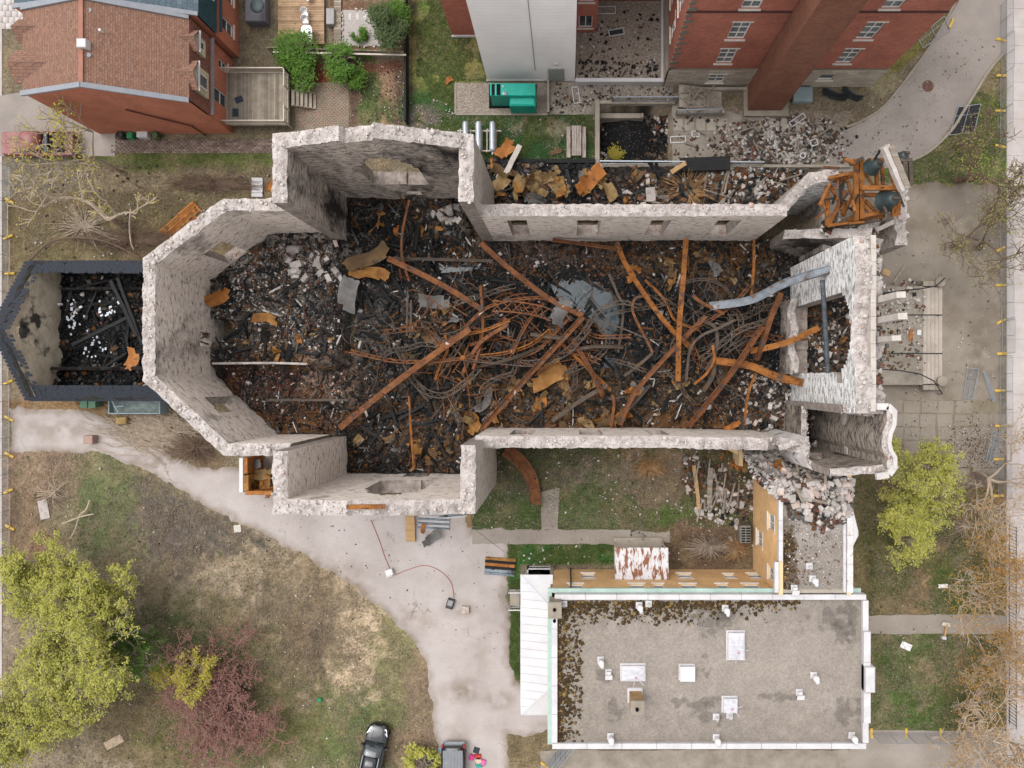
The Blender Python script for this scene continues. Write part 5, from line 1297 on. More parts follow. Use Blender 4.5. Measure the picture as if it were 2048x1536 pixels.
def facade(name, p0, p1, z0, z1, mat, parent, wins=(), depth=.16, ztop2=None, thick=.3, style='white', ends=False):
    """wall seen from its right-hand side when walking p0 -> p1; wins (s, zb, w, h, nx, ny)"""
    a, b = Vector(p0), Vector(p1); L_ = (b-a).length; d = (b-a)/L_; n = Vector((d.y, -d.x))
    zt1 = z1; zt2 = z1 if ztop2 is None else ztop2
    S = sorted({0, L_} | {w[0]-w[2]/2 for w in wins} | {w[0]+w[2]/2 for w in wins})
    Zs = sorted({z0, min(zt1, zt2)} | {w[1] for w in wins} | {w[1]+w[3] for w in wins})
    def pt(s, z, off=0.0): q = a+d*s-n*off; return (q.x, q.y, z)
    mb = MB()
    for i in range(len(S)-1):
        for j in range(len(Zs)-1):
            sm, zm = (S[i]+S[i+1])/2, (Zs[j]+Zs[j+1])/2
            if any(abs(sm-w[0]) < w[2]/2 and w[1] < zm < w[1]+w[3] for w in wins): continue
            mb.quad(pt(S[i], Zs[j]), pt(S[i+1], Zs[j]), pt(S[i+1], Zs[j+1]), pt(S[i], Zs[j+1]), 0, ((S[i], Zs[j]), (S[i+1], Zs[j]), (S[i+1], Zs[j+1]), (S[i], Zs[j+1])))
    if zt1 != zt2:
        m0 = min(zt1, zt2); mb.quad(pt(0, m0), pt(L_, m0), pt(L_, zt2), pt(0, zt1), 0, ((0, m0), (L_, m0), (L_, zt2), (0, zt1)))
    for w in wins:
        s0, s1, q0, q1 = w[0]-w[2]/2, w[0]+w[2]/2, w[1], w[1]+w[3]
        u = ((0, 0), (.2, 0), (.2, .2), (0, .2))
        mb.quad(pt(s0, q0), pt(s0, q0, depth), pt(s0, q1, depth), pt(s0, q1), 0, u); mb.quad(pt(s1, q0, depth), pt(s1, q0), pt(s1, q1), pt(s1, q1, depth), 0, u)
        mb.quad(pt(s0, q1, depth), pt(s1, q1, depth), pt(s1, q1), pt(s0, q1), 0, u); mb.quad(pt(s0, q0), pt(s1, q0), pt(s1, q0, depth), pt(s0, q0, depth), 0, u)
    # back skin so the wall has thickness
    mb.quad(pt(L_, z0, thick), pt(0, z0, thick), pt(0, zt1, thick), pt(L_, zt2, thick), 0); mb.quad(pt(0, zt1), pt(L_, zt2), pt(L_, zt2, thick), pt(0, zt1, thick), 0)
    if ends: mb.quad(pt(0, z0, thick), pt(0, z0), pt(0, zt1), pt(0, zt1, thick), 0); mb.quad(pt(L_, z0), pt(L_, z0, thick), pt(L_, zt2, thick), pt(L_, zt2), 0)
    o = attach(mb.build(name, mat), parent)
    for w in wins:
        s0, s1, q0, q1 = w[0]-w[2]/2, w[0]+w[2]/2, w[1], w[1]+w[3]; nx_, ny_ = (w[4], w[5]) if len(w) > 5 else (2, 2)
        f = MB(); t = .07
        def rb(sa, sb, za, zb, o0, o1):
            A = [pt(sa, za, o1), pt(sb, za, o1), pt(sb, za, o0), pt(sa, za, o0)]; B = [pt(sa, zb, o1), pt(sb, zb, o1), pt(sb, zb, o0), pt(sa, zb, o0)]
            f.hexa([A[3], A[2], A[1], A[0]], [B[3], B[2], B[1], B[0]])
        rb(s0, s0+t, q0, q1, depth-.08, depth-.01); rb(s1-t, s1, q0, q1, depth-.08, depth-.01); rb(s0+t, s1-t, q1-t, q1, depth-.08, depth-.01); rb(s0+t, s1-t, q0, q0+t, depth-.08, depth-.01)
        for k in range(1, nx_): sm = s0+(s1-s0)*k/nx_; rb(sm-.035, sm+.035, q0+t, q1-t, depth-.075, depth-.012)
        for k in range(1, ny_): zm = q0+(q1-q0)*k/ny_; rb(s0+t, s1-t, zm-.03, zm+.03, depth-.07, depth-.015)
        wo = attach(f.build('window', m_frame), parent)
        p = MB(); p.quad(pt(s0, q0, depth-.005), pt(s1, q0, depth-.005), pt(s1, q1, depth-.005), pt(s0, q1, depth-.005)); po = p.build('pane', m_glass if style == 'white' else m_glassd); po.parent = wo
        sl = MB()
        def rb2(sa, sb, za, zb, o0, o1):
            A = [pt(sa, za, o0), pt(sb, za, o0), pt(sb, za, o1), pt(sa, za, o1)]; B = [pt(sa, zb, o0), pt(sb, zb, o0), pt(sb, zb, o1), pt(sa, zb, o1)]
            sl.hexa(A, B)
        rb2(s0-.12, s1+.12, q0-.14, q0-.01, -.1, depth-.09); so = sl.build('sill', m_sill); so.parent = wo
        if style == 'white':
            sl = MB(); rb2(s0-.12, s1+.12, q1+.01, q1+.16, -.03, .06); so = sl.build('lintel', m_sill); so.parent = wo
    return o

# ---------------------------------------------------------------- red brick house, top left
house = empty('brick_house', (-33.5, 23.7, 0), 0, 'red brick house with orange brown shingle roof and mansard dormers', 'house')
HX0, HXR, HX1, HY0, HY1 = -39.0, -33.85, -27.9, 20.6, 26.75
ZL, ZR, ZE = 8.2, 9.75, 6.95
def shingle_mat(name, a, b, c, dark, rh=.16, bw=.32):
    m, nt, bs = mat_base(name, .92, .15); v = coords(nt, 'uv')
    br = nd(nt, 'ShaderNodeTexBrick'); nt.links.new(v, br.inputs['Vector']); br.inputs['Scale'].default_value = 1
    br.inputs['Brick Width'].default_value = bw; br.inputs['Row Height'].default_value = rh; br.inputs['Mortar Size'].default_value = .02
    br.inputs['Color1'].default_value = (1, 1, 1, 1); br.inputs['Color2'].default_value = (.74, .72, .72, 1); br.inputs['Mortar'].default_value = (.6, .58, .58, 1)
    cc = ramp_n(nt, noise_n(nt, v, 2.6, 4, .75), [(.32, a), (.5, b), (.66, c)])
    cc = mix_n(nt, ramp_n(nt, noise_n(nt, v, 6, 2, .6), [(.56, 0.0), (.62, .7)]), cc, dark)
    cc = mix_n(nt, 1.0, cc, br.outputs['Color'], 'MULTIPLY')
    nt.links.new(cc, bs.inputs['Base Color']); bump_n(nt, bs, br.outputs['Fac'], -.4, .02); return m
m_shing = shingle_mat('orange_brown_shingles', C('#8f6a58', 1.05), C('#9c7764', 1.05), C('#947666', 1.05), C('#756160'))
m_mans = shingle_mat('dark_brown_shingles', C('#6b4a42', 2), C('#7d564a', 2), C('#6a4d48', 2), C('#47302c'))
def slope(mb, pts, uvs, m=0): mb.quad(*pts, m, uvs)
mb = MB(); ov = .25
for (xa, za, xb, zb) in ((HX0-.1, ZL, HXR, ZR), (HX1+.1, ZE, HXR, ZR)):
    L_ = math.hypot(xb-xa, zb-za)
    for zz, sg in ((.14, 1), (0, -1)):
        q = [(xa, HY0+.18, za+zz), (xa, HY1-.18, za+zz), (xb, HY1-.18, zb+zz), (xb, HY0+.18, zb+zz)]; uv = [(HY0, 0), (HY1, 0), (HY1, L_), (HY0, L_)]
        if (xa < xb) == (sg > 0): q, uv = q[::-1], uv[::-1]
        mb.quad(*q, 0, uv)
roof_h = attach(mb.build('roof', m_shing), house)
mb = MB(); mb.bar((HXR, HY0+.2, ZR+.17), (HXR, HY1-.2, ZR+.17), .3, .06); r_ = mb.build('ridge_cap', mk('ridge_shingle', [(.3, C('#9c6a58')), (.7, C('#ab7866'))], 2, 4, .9, .3)); r_.parent = roof_h
# gable walls
def gable_wall(y, nm, flip):
    pts = [(HX0, ZL), (HXR, ZR), (HX1, ZE)]
    for (xa, za), (xb, zb) in zip(pts[:-1], pts[1:]):
        p0, p1, t1, t2 = ((xa, y), (xb, y), za, zb) if not flip else ((xb, y), (xa, y), zb, za)
        facade(nm, p0, p1, 0, t1+.1, m_red, house, (), ztop2=t2+.1)
gable_wall(HY0, 'brick_wall', False); gable_wall(HY1, 'brick_wall', True)
facade('brick_wall', (HX1, HY0), (HX1, HY1), 0, 4.1, m_red, house, ((2.2, .9, 1.1, 2.2, 1, 2), (4.9, 1.0, .8, 1.4, 1, 2)), style='dark')
facade('brick_wall', (HX0, HY1), (HX0, HY0), 0, ZL, m_red, house)
facade('mansard', (HX1+.12, HY0+.05), (HX1+.12, HY1-.05), 4.1, ZE+.05, m_mans, house)
m_cop = plain('grey_metal_coping', C('#8f9298'), .6, .3, var=.1)
for y in (HY0, HY1):
    mb = MB(); mb.bar((HX0-.15, y, ZL+.22), (HXR, y, ZR+.22), .36, .16); mb.bar((HXR, y, ZR+.22), (HX1+.1, y, ZE+.22), .36, .16); attach(mb.build('coping', m_cop), house)
mb = MB(); mb.bar((HX1+.32, HY0+.1, 4.05), (HX1+.32, HY1-.1, 4.05), .2, .14); attach(mb.build('gutter', m_cop), house)
m_siding = mk('beige_siding', [(.4, C('#a39c86', 1.4)), (.6, C('#b6af99', 1.4))], 1, 3, .8, 0)
def dormer(yc, w, side, zb, zr, xr_in, big):
    """gabled dormer on the east (+1) or west (-1) slope"""
    xf = (HX1+.35) if side > 0 else (HX0-.45)
    mb = MB(); ze = zr-.75; xi = xf-side*xr_in
    A, B = yc-w/2-.15, yc+w/2+.15
    for (ya, yb) in ((A, yc), (B, yc)):
        q = [(xf+side*.25, ya, ze), (xf+side*.25, yb, zr), (xi, yb, zr+.02), (xf-side*xr_in*.45, ya, ze)]
        if (ya < yb) == (side < 0): q = q[::-1]
        mb.quad(*q, 0, [(0, 0), (0, 1), (2, 1), (2, 0)]); mb.quad(*[(p[0], p[1], p[2]-.08) for p in q[::-1]], 0, [(0, 0), (0, 1), (2, 1), (2, 0)])
    d = attach(mb.build('dormer', m_shing), house)
    f = MB(); f.box(xf-side*1.2, yc-w/2, zb, xf, yc+w/2, ze, 0); f.poly([(xf, yc-w/2, ze), (xf, yc+w/2, ze), (xf, yc, zr-.1)] if side > 0 else [(xf, yc+w/2, ze), (xf, yc-w/2, ze), (xf, yc, zr-.1)])
    o = f.build('dormer_front', m_siding); o.parent = d
    if side > 0:
        f = MB(); f.box(xf, yc-.5 if big else yc-.3, zb+.35, xf+.06, yc+.5 if big else yc+.3, ze-.15); o = f.build('window', m_frame); o.parent = d
        f = MB()
        for k in (0, 1): z_ = zb+.45+k*(ze-zb-.65)/2; f.box(xf+.06, yc-(.4 if big else .22), z_, xf+.075, yc+(.4 if big else .22), z_+(ze-zb-.75)/2)
        o = f.build('pane', m_glassd); o.parent = d
        f = MB(); f.box(xf+.2, A, ze-.12, xf+.34, B, ze-.02); o = f.build('fascia', m_whiteish); o.parent = d
dormer(22.6, 1.9, 1, 4.7, 7.5, 3.4, True); dormer(25.2, 1.25, 1, 5.2, 7.4, 2.4, False)
dormer(22.6, 2.1, -1, 5.6, 9.0, 3.6, True); dormer(25.3, 1.4, -1, 6.0, 8.7, 2.2, False)
def roofbit(u, v, z, r, h, mat, nm='vent_pipe'):
    mb = MB(); p = P(u, v, z); mb.lathe(p, [(r*1.5, -.05), (r*1.5, .03), (r, .05), (r, h), (r*.7, h)], 12); return attach(mb.build(nm, mat), house)
mb = MB(); p = P(173, 93, 9.6); mb.bevbox(p.x-.32, p.y-.3, 9.2, p.x+.32, p.y+.3, 10.2, .05); attach(mb.build('chimney_cap', m_white), house)
roofbit(184, 114, 9.4, .16, .35, m_cop); roofbit(208, 66, 9.2, .09, .5, m_white); roofbit(184, 24, 9.4, .16, .3, m_cop)
mb = MB(); mb.tube([(HX1-5.5, HY0-.1, 5.6), (HX1-4, HY0-.12, 4), (-30.2, HY0-.12, 2.2), (-30.2, HY0-.12, 0)], .06, 8); attach(mb.build('downpipe', plain('brown_pipe', C('#5a2c22'), .6)), house)

# teal roofed house behind
th = empty('teal_roof_house', (-31, 30, 0), 0, 'house with teal grey metal tile roof and red brick walls, cut by the top edge', 'house')
m_teal = shingle_mat('teal_metal_tiles', C('#5d6d76'), C('#6d7d86'), C('#66777f'), C('#4a626c'), .35, .5)
m_tealm = shingle_mat('dark_teal_mansard', C('#2f4a52', 1.4), C('#38555d', 1.4), C('#33505a', 1.4), C('#263c44'), .2, .3)
facade('brick_wall', (-40.0, 26.98), (-27.4, 26.98), 0, 8.1, m_red, th, ztop2=6.9)
facade('brick_wall', (-27.4, 26.98), (-27.4, 34), 0, 4.0, m_red, th, ((1.6, 1.0, 1.0, 1.8, 1, 2), (4.2, 1.0, 1.0, 1.8, 1, 2)), style='dark')
facade('mansard', (-27.28, 27.0), (-27.28, 34), 4.0, 6.9, m_tealm, th, ((3.0, 4.7, 1.3, 1.5, 1, 1),), style='dark')
mb = MB()
q = [(-27.2, 27.0, 6.95), (-27.2, 36, 6.95), (-34.0, 36, 9.3), (-34.0, 27.0, 9.3)]; mb.quad(*q, 0, [(27, 0), (36, 0), (36, 7), (27, 7)])
q = [(-40.0, 36, 8.0), (-40.0, 27.0, 8.0), (-34.0, 27.0, 9.3), (-34.0, 36, 9.3)]; mb.quad(*q, 0, [(36, 0), (27, 0), (27, 6), (36, 6)])
attach(mb.build('roof', m_teal), th)
mb = MB(); mb.bar((-34.0, 27.0, 9.4), (-27.2, 27.0, 7.05), .3, .14); mb.bar((-40, 27.0, 8.1), (-34.0, 27.0, 9.4), .3, .14); attach(mb.build('coping', m_cop), th)
mb = MB(); mb.bar((-27.0, 27.2, 3.95), (-27.0, 34, 3.95), .2, .14); attach(mb.build('gutter', m_tealm), th)

# ---------------------------------------------------------------- wooden decks
m_deck = mk('weathered_deck', [(.3, C('#8d8070')), (.6, C('#a89c8c')), (.8, C('#bcb1a2'))], 1.4, 5, .9, .3, 8, mode='pos', rand=.3)
m_deck2 = mk('warm_deck', [(.3, C('#9a7d5f')), (.6, C('#b99a7b')), (.8, C('#cdb090'))], 1.4, 5, .9, .3, 8, mode='pos', rand=.25)
def deck(name, label, u0, v0, u1, v1, z, along, bw, mat, posts=True):
    x0, x1 = sorted((PX(u0, z), PX(u1, z))); y0, y1 = sorted((PY(v0, z), PY(v1, z)))
    d = empty(name, ((x0+x1)/2, (y0+y1)/2, 0), 0, label, 'deck')
    n = int(((x1-x0) if along == 'y' else (y1-y0))/bw); step = ((x1-x0) if along == 'y' else (y1-y0))/n
    mb = MB()
    if along == 'y': mb.box(0, 0, -.035, step-.02, y1-y0, 0)
    else: mb.box(0, 0, -.035, x1-x0, step-.02, 0)
    me = mb.mesh('plank', mat)
    for k in range(n):
        o = link('plank', me, None, (x0+k*step, y0, z+rnd.uniform(-.004, .004)) if along == 'y' else (x0, y0+k*step, z+rnd.uniform(-.004, .004))); attach(o, d)
    mb = MB(); mb.box(x0+.02, y0+.02, max(0, z-.3), x1-.02, y1-.02, z-.04); attach(mb.build('joists', m_deck), d)
    if posts:
        for x in (x0+.1, x1-.1):
            for y in (y0+.1, y1-.1): mb = MB(); mb.box(x-.06, y-.06, 0, x+.06, y+.06, z-.04); attach(mb.build('post', m_deck), d)
    return d, (x0, y0, x1, y1)
dk, (x0, y0, x1, y1) = deck('timber_deck', 'grey weathered timber deck behind the red brick house', 448, 146, 577, 250, 1.1, 'y', .15, m_deck)
def rail(parent, a, b, z0, z1, mat, gap=.13, nm='railing', vertical=True, w=.05):
    a, b = Vector(a), Vector(b); d = b-a; L_ = d.length
    mb = MB(); mb.bar((a.x, a.y, z1), (b.x, b.y, z1), .09, .06); mb.bar((a.x, a.y, z0+.12), (b.x, b.y, z0+.12), w, w)
    n = max(1, int(L_/gap))
    for k in range(n+1): p = a+d*k/n; mb.bar((p.x, p.y, z0+.12), (p.x, p.y, z1), w*.7, w*.7, up=(0, 1, 0))
    for p in (a, b): mb.bar((p.x, p.y, z0-.1), (p.x, p.y, z1+.05), .1, .1, up=(0, 1, 0))
    return attach(mb.build(nm, mat), parent)
m_wrail = plain('pale_rail_timber', C('#bdb2a4', 1.2), .8, var=.12)
rail(dk, (x0+.1, y1), (x1, y1), 1.1, 2.1, m_wrail); rail(dk, (x0+.1, y0+.05), (x1-.1, y0+.05), 1.1, 2.0, m_wrail); rail(dk, (x1, y1), (x1, y1-1.4), 1.1, 2.1, m_wrail); rail(dk, (x1, y0+1.2), (x1, y0), 1.1, 2.1, m_wrail)
for k in range(6):
    mb = MB(); ux = 583+k*8.6; zz = 1.0-k*.17; a = P(ux, 182+k*1.2, zz); b = P(ux+6, 210+k*1.2, zz); mb.box(a.x, b.y, zz-.04, b.x, a.y, zz); attach(mb.build('tread', m_deck), dk)
mb = MB(); mb.bar(P(582, 181, .9), P(632, 187, .05), .06, .25); mb.bar(P(582, 211, .9), P(632, 218, .05), .06, .25); attach(mb.build('stringer', m_deck), dk)
dk2, _ = deck('timber_deck', 'warm brown timber deck with white garden furniture at the top', 556, -40, 648, 88, .35, 'x', .14, m_deck2)
dk3, _ = deck('timber_deck', 'narrow grey boardwalk beside the gravel garden', 668, -40, 682, 106, .15, 'x', .14, m_deck, False)
m_mat = plain('navy_mat', C('#2f3a47'), .9)
for (u, v, r, lb) in ((478, 199, .35, 'small dark mat lying askew on the grey deck'), (471, 225, 0, 'small dark mat lying square on the grey deck')):
    mb = MB(); mb.box(-.25, -.32, 0, .25, .32, .02); o = mb.build('door_mat', m_mat); o.location = P(u, v, 1.13); o.rotation_euler = (0, 0, r+1.57*(r > 0)); tag(o, lb, 'mat')

# ---------------------------------------------------------------- grey metal tower and brick blocks, top centre
m_sid = bpy.data.materials.new('grey_metal_siding'); m_sid, nt, bs = mat_base('grey_metal_cladding', .55, .4)
v = coords(nt, 'uv', (1, 1, 1)); wv = nd(nt, 'ShaderNodeTexWave', wave_type='BANDS', bands_direction='Y'); wv.inputs['Scale'].default_value = 1.6; nt.links.new(v, wv.inputs['Vector'])
c_ = ramp_n(nt, noise_n(nt, v, .25, 4), [(.3, C('#b1adac', 2.6)), (.7, C('#bdb9b8', 2.6))]); c_ = mix_n(nt, 1.0, c_, ramp_n(nt, wv.outputs['Fac'], [(0, .88), (1, 1.0)]), 'MULTIPLY')
nt.links.new(c_, bs.inputs['Base Color']); bump_n(nt, bs, wv.outputs['Fac'], .3, .03)
gt = empty('metal_clad_tower', (-3, 28, 0), 0, 'tall pale grey metal clad stair tower with a small door', 'building')
facade('cladding_wall', (-6.68, 25.06), (-.15, 25.06), 0, 17.5, m_sid, gt)
facade('cladding_wall', (-.15, 25.06), (.62, 25.06), 0, 17.5, m_sid, gt)
facade('cladding_wall', (.62, 25.06), (.62, 33), 0, 17.5, m_sid, gt); facade('cladding_wall', (-6.68, 33), (-6.68, 25.06), 0, 17.5, m_sid, gt)
mb = MB(); mb.box(-6.7, 25.04, 17.5, .64, 33, 17.7); attach(mb.build('roof', m_sid), gt)
mb = MB(); mb.box(-1.55, 24.98, 0, -.25, 25.05, 2.3); attach(mb.build('door', plain('grey_door', C('#8f9490', 1.3), .5)), gt)
mb = MB(); mb.box(-6.75, 24.97, 0, -1.56, 25.05, .16); mb.box(-.24, 24.97, 0, .66, 25.05, .16); attach(mb.build('base_flashing', m_whiteish), gt)
mb = MB(); p = Vector((-.9, 24.95, 3.1)); mb.box(p.x-.13, p.y, p.z-.12, p.x+.13, p.y+.1, p.z+.15); attach(mb.build('wall_lamp', m_white), gt)
mb = MB(); mb.bar((-2.6, 25.03, 2), (-2.6, 25.03, 17.4), .035, .03, up=(0, 1, 0)); attach(mb.build('seam', plain('dark_seam', C('#6d6b6c'), .7)), gt)
bb = empty('brick_block', (-4, 31, 0), 0, 'red brick building behind the metal clad tower', 'building')
facade('brick_wall', (-9.6, 28.75), (2.35, 28.75), 0, 17.5, m_red2, bb, ((11.05, 1.4, 1.1, 1.9, 2, 1), (11.05, 5.4, 1.1, 1.9, 2, 1), (11.05, 9.4, 1.1, 1.9, 2, 1)), style='dark')
facade('brick_wall', (-9.6, 40), (-9.6, 28.75), 0, 17.5, m_red2, bb); facade('brick_wall', (2.35, 28.75), (2.35, 40), 0, 17.5, m_red2, bb)
facade('brick_wall', (2.36, 31.4), (8.0, 31.4), 0, 17.5, m_red2, bb, ((2.5, 1.2, 2.4, 1.4, 2, 1),), style='dark')
mb = MB(); mb.box(-9.62, 28.6, 0, -6.7, 28.74, .22); attach(mb.build('base_flashing', m_whiteish), bb)
# low gravel roof court
lr = empty('gravel_roof', (4.3, 28, 0), 0, 'low flat gravel roof with white edge between the buildings', 'flat roof')
mb = MB(); x0, x1, y0, y1 = PX(1152, .7), PX(1322, .7), PY(157, .7), 31.35; mb.box(x0, y0, 0, x1, y1, .62); attach(mb.build('roof_deck', m_gravel), lr)
mb = MB(); mb.box(.66, y0-.3, 0, x1+.3, y0, .8); mb.box(x1+.005, y0-.0, 0, x1+.3, y1, .8); attach(mb.build('parapet', m_whiteish), lr)
litter('roof_scraps', [(1158,20),(1318,20),(1318,150),(1158,150)], 300, (4, .6, 1.4, .9, .4, .1), .03, .3, .66, 41, .66, flat=(.05, .2))
litter('roof_soot', [(1158,120),(1318,120),(1318,155),(1158,155)], 260, (5, .6, .6, .2, .4, .1), .03, .25, .66, 42, .66, flat=(.05, .2))
def pxframe(name, pts, z, w, mat, label, cat='window frame', fill=None):
    mb = MB(); q = [P(u, v, z) for u, v in pts]
    for a, b in zip(q, q[1:]+q[:1]): mb.bar(a, b, w, w*.8)
    o = mb.thing(name, mat, label, cat)
    return o
for (u, v, w, h, r, z, lb) in ((1233, 64, 30, 12, .18, .75, 'loose white window frame lying on the low gravel roof'), (1213, 20, 36, 14, 0, .75, 'second loose frame lying by the brick wall on the gravel roof'), (1152, 190, 12, 32, .15, .1, 'white window frame lying on the concrete terrace'), (1356, 279, 30, 12, .05, .08, 'white window frame lying in the north yard'), (1391, 268, 14, 12, .1, .08, 'small square white frame lying in the north yard'), (1595, 240, 34, 10, .6, .2, 'bent white frame in the rubble below the brick stack'), (1628, 285, 14, 12, .3, .15, 'broken white frame corner in the north rubble')):
    c, s = math.cos(r), math.sin(r); pxframe('window_frame', [(u+a*c*w/2+b*s*h/2, v-a*s*w/2+b*c*h/2) for a, b in ((-1, -1), (1, -1), (1, 1), (-1, 1))], z, .07, m_white, lb)
mb = MB(); mb.poly([P(1218, 72, .69), P(1246, 66, .69), P(1244, 58, .69), P(1217, 62, .69)]); mb.thing('glass_sheet', m_glassd, 'dark glass sheet inside the loose frame on the gravel roof', 'glass')

# ---------------------------------------------------------------- big red brick building with stack
rb_ = empty('brick_building', (16, 30, 0), 0, 'tall red brick building with limestone base and white windows', 'building')
bx0, bx1, by = 8.0, 25.3, 24.62
Wn = []
for xc in (12.05, 21.3):
    for zb in (4.2, 8.15, 12.4): Wn.append((xc-bx0, zb, 1.25, 2.4, 2, 3))
facade('brick_wall', (bx0, by), (bx1, by), 3.3, 18.5, m_red2, rb_, [w for w in Wn])
facade('stone_base', (bx0, by-.12), (14.88, by-.12), 0, 3.3, m_lime, rb_, ((12.05-bx0, .9, 1.3, 1.5, 2, 2),)); facade('stone_base', (17.8, by-.12), (bx1, by-.12), 0, 3.3, m_lime, rb_, ((3.1, 1.4, 1.2, 1.0, 1, 1),), style='dark')
facade('brick_wall', (bx0, 42), (bx0, by), 3.3, 18.5, m_red2, rb_, ((15.2, 4.2, 1.1, 2.4, 2, 2), (12.6, 4.2, 1.1, 2.4, 2, 2), (15.2, 8.2, 1.1, 2.4, 2, 2), (12.6, 8.2, 1.1, 2.4, 2, 2)))
facade('stone_base', (bx0-.12, 42), (bx0-.12, by-.12), 0, 3.3, m_lime, rb_); facade('brick_wall', (bx1, by), (bx1, 42), 0, 18.5, m_red2, rb_)
mb = MB(); mb.box(bx0-.1, by-.1, 12.0, 14.9, by-.005, 12.15); mb.box(17.76, by-.1, 12.0, bx1+.1, by-.005, 12.15); attach(mb.build('string_course', plain('dark_course', C('#4a2c26', 1.3), .9)), rb_)
for k in range(18):
    mb = MB(); mb.box(bx0-.06, by-.08, 3.4+k*.8, bx0+(.55 if k % 2 else .35), by-.003, 3.75+k*.8); attach(mb.build('quoin', m_lime), rb_)
st = empty('brick_stack', (16.3, 23.5, 0), 0, 'broad dark brick stack rising in front of the red brick building', 'chimney stack')
facade('brick_face', (14.92, 22.4), (17.72, 22.4), .4, 24, m_stack, st); facade('brick_face', (14.92, 24.45), (14.92, 22.4), .4, 24, m_stack, st); facade('brick_face', (17.72, 22.4), (17.72, 24.45), .4, 24, m_stack, st)
mb = MB(); mb.box(14.6, 21.95, 0, 18.3, 24.4, .4); attach(mb.build('plinth', m_kerb), st)

# ---------------------------------------------------------------- concrete areaway, stairs
aw = empty('concrete_areaway', (5.5, 20.5, -2.2), 0, 'sunken concrete areaway with retaining walls north of the nave', 'retaining wall')
m_rc = mk('retaining_concrete', [(.3, C('#8b8174', 1.2)), (.6, C('#a2988b', 1.2)), (.8, C('#b3a99d', 1.2))], .8, 6, .92, .25, 12, speck=(2, .62, .72, C('#6b6258')))
def awbox(u0, v0, u1, v1, z0, z1, nm='wall', mat=None):
    a, b = P(u0, v0, z1), P(u1, v1, z1); mb = MB(); mb.bevbox(min(a.x, b.x), min(a.y, b.y), z0, max(a.x, b.x), max(a.y, b.y), z1, .03); return attach(mb.build(nm, mat or m_rc), aw)
awbox(1190, 199, 1199.5, 330, -2.4, .45); awbox(1200, 200, 1350, 207, -2.4, .35); awbox(1345.5, 213, 1352, 330, -2.4, -.05); awbox(1200, 326, 1352, 331, -2.4, .05)
awbox(1200, 226, 1287, 236, -2.4, -.9, 'ledge')
rail(aw, P(1225, 203, .4)[:2], P(1352, 203, .4)[:2], .35, 1.35, plain('galvanised_steel', C('#8f969c'), .5, .5, .5), .16)
stp = empty('concrete_stair', P(1390, 200, 0), 0, 'concrete stair with metal railing strewn with boards', 'stair')
for k in range(8):
    a = P(1355+k*11, 178, 0); mb = MB(); mb.box(a.x, PY(222), -.2, a.x+.44, PY(178), .9-k*.12); attach(mb.build('step', m_rc), stp)
mb = MB(); mb.bevbox(PX(1352), PY(233), -.1, PX(1445), PY(225), .8, .04); attach(mb.build('wall', m_rc), stp)
mb = MB(); mb.bevbox(PX(1400), PY(184), 0, PX(1492), PY(178), .5, .04); attach(mb.build('wall', m_rc), stp)
rail(stp, P(1352, 228, .8)[:2], P(1440, 226, .8)[:2], .8, 1.7, plain('galvanised_rail', C('#9aa1a6'), .5, .5, .5), .2)
timbers(18, [(1360,180),(1440,180),(1445,222),(1360,222)], .75, .5, 1.8, m_wood, 'w', 'scorched board strewn on the concrete stair', 'boards on the stair', 51, .8, (.9, 1.8), nm='board')
fl = empty('stepping_slabs'); tag(fl, kind='structure')
for k in range(9):
    u = 1346+k*22+(60 if k > 4 else 0); mb = MB(); a, b = P(u+1, 238), P(u+20.5, 262); mb.bevbox(a.x, b.y, -.05, b.x, a.y, .07+rnd.uniform(0, .02), .015); mb.build('slab', m_rc, fl)
# low wall with wire fence between yard and heap
lw_ = empty('low_wall', P(1400, 330, 0), 0, 'low concrete wall with wire railing between the yard and the burnt heap', 'wall')
mb = MB(); mb.bevbox(PX(1200), PY(337), 0, PX(1700), PY(331), .35, .03); attach(mb.build('wall', m_rc), lw_)
rail(lw_, P(1200, 330)[:2], P(1520, 332)[:2], .3, 1.1, plain('wire_rail', C('#b5bcc4'), .4, .5, .4), .12, w=.03)
mb = MB(); mb.box(PX(972), PY(330), 0, PX(1190), PY(322), .6); mb.thing('dark_fence', m_char, 'scorched dark board fence behind the heap of buckled plates', 'fence')
mb = MB(); mb.bevbox(PX(1094), PY(228), 0, PX(1099), PY(163), .5, .03); mb.thing('dividing_wall', m_rc, 'short concrete wall between gravel pad and terrace', 'wall')
# ---------------------------------------------------------------- tan brick annex with flat roof, bottom right
AZ = 7.2
ax = empty('tan_brick_annex', (10.3, -21.5, 0), 0, 'tan brick annex with flat gravel roof and white parapet', 'building')
X0, X1, Y0, Y1 = PX(1104, AZ), PX(1730, AZ), PY(1497, AZ), PY(1190, AZ)
def roof_sheet(name, poly, z, zones, base, parent, mat):
    w = [tuple(P(u, v, z)[:2]) for u, v in poly]; k = FPX/(CAM_H-z)
    xs = np.arange(min(p[0] for p in w), max(p[0] for p in w)+.1, .1); ys = np.arange(min(p[1] for p in w), max(p[1] for p in w)+.1, .1)
    x, y, f = noisy_grid(xs, ys); u, v = x*k+NU, NV-y*k
    c = paint(u, v, zones, base, 5)*(.88+.24*fbm(x*1.2, y*1.2, 8)[:, None])
    zz = z+(fbm(x*.5, y*.5, 7, 3)-.5)*.05
    return attach(link(name, np_mesh(name, np.stack([x, y, zz], 1), f, mat, colors=c)), parent)
m_roofg = attr_mat('roof_gravel', 7, .62, 1.36, .95, .8, 9)
MOSS = C('#4d3a1e'); TAR = C('#4b4743'); RG = C('#948a80')
def blotch(seed, pts, c, st=.9):
    return [((u, v, ru, rv), c, st, min(ru, rv)*.9, 2.6) for (u, v, ru, rv) in pts]
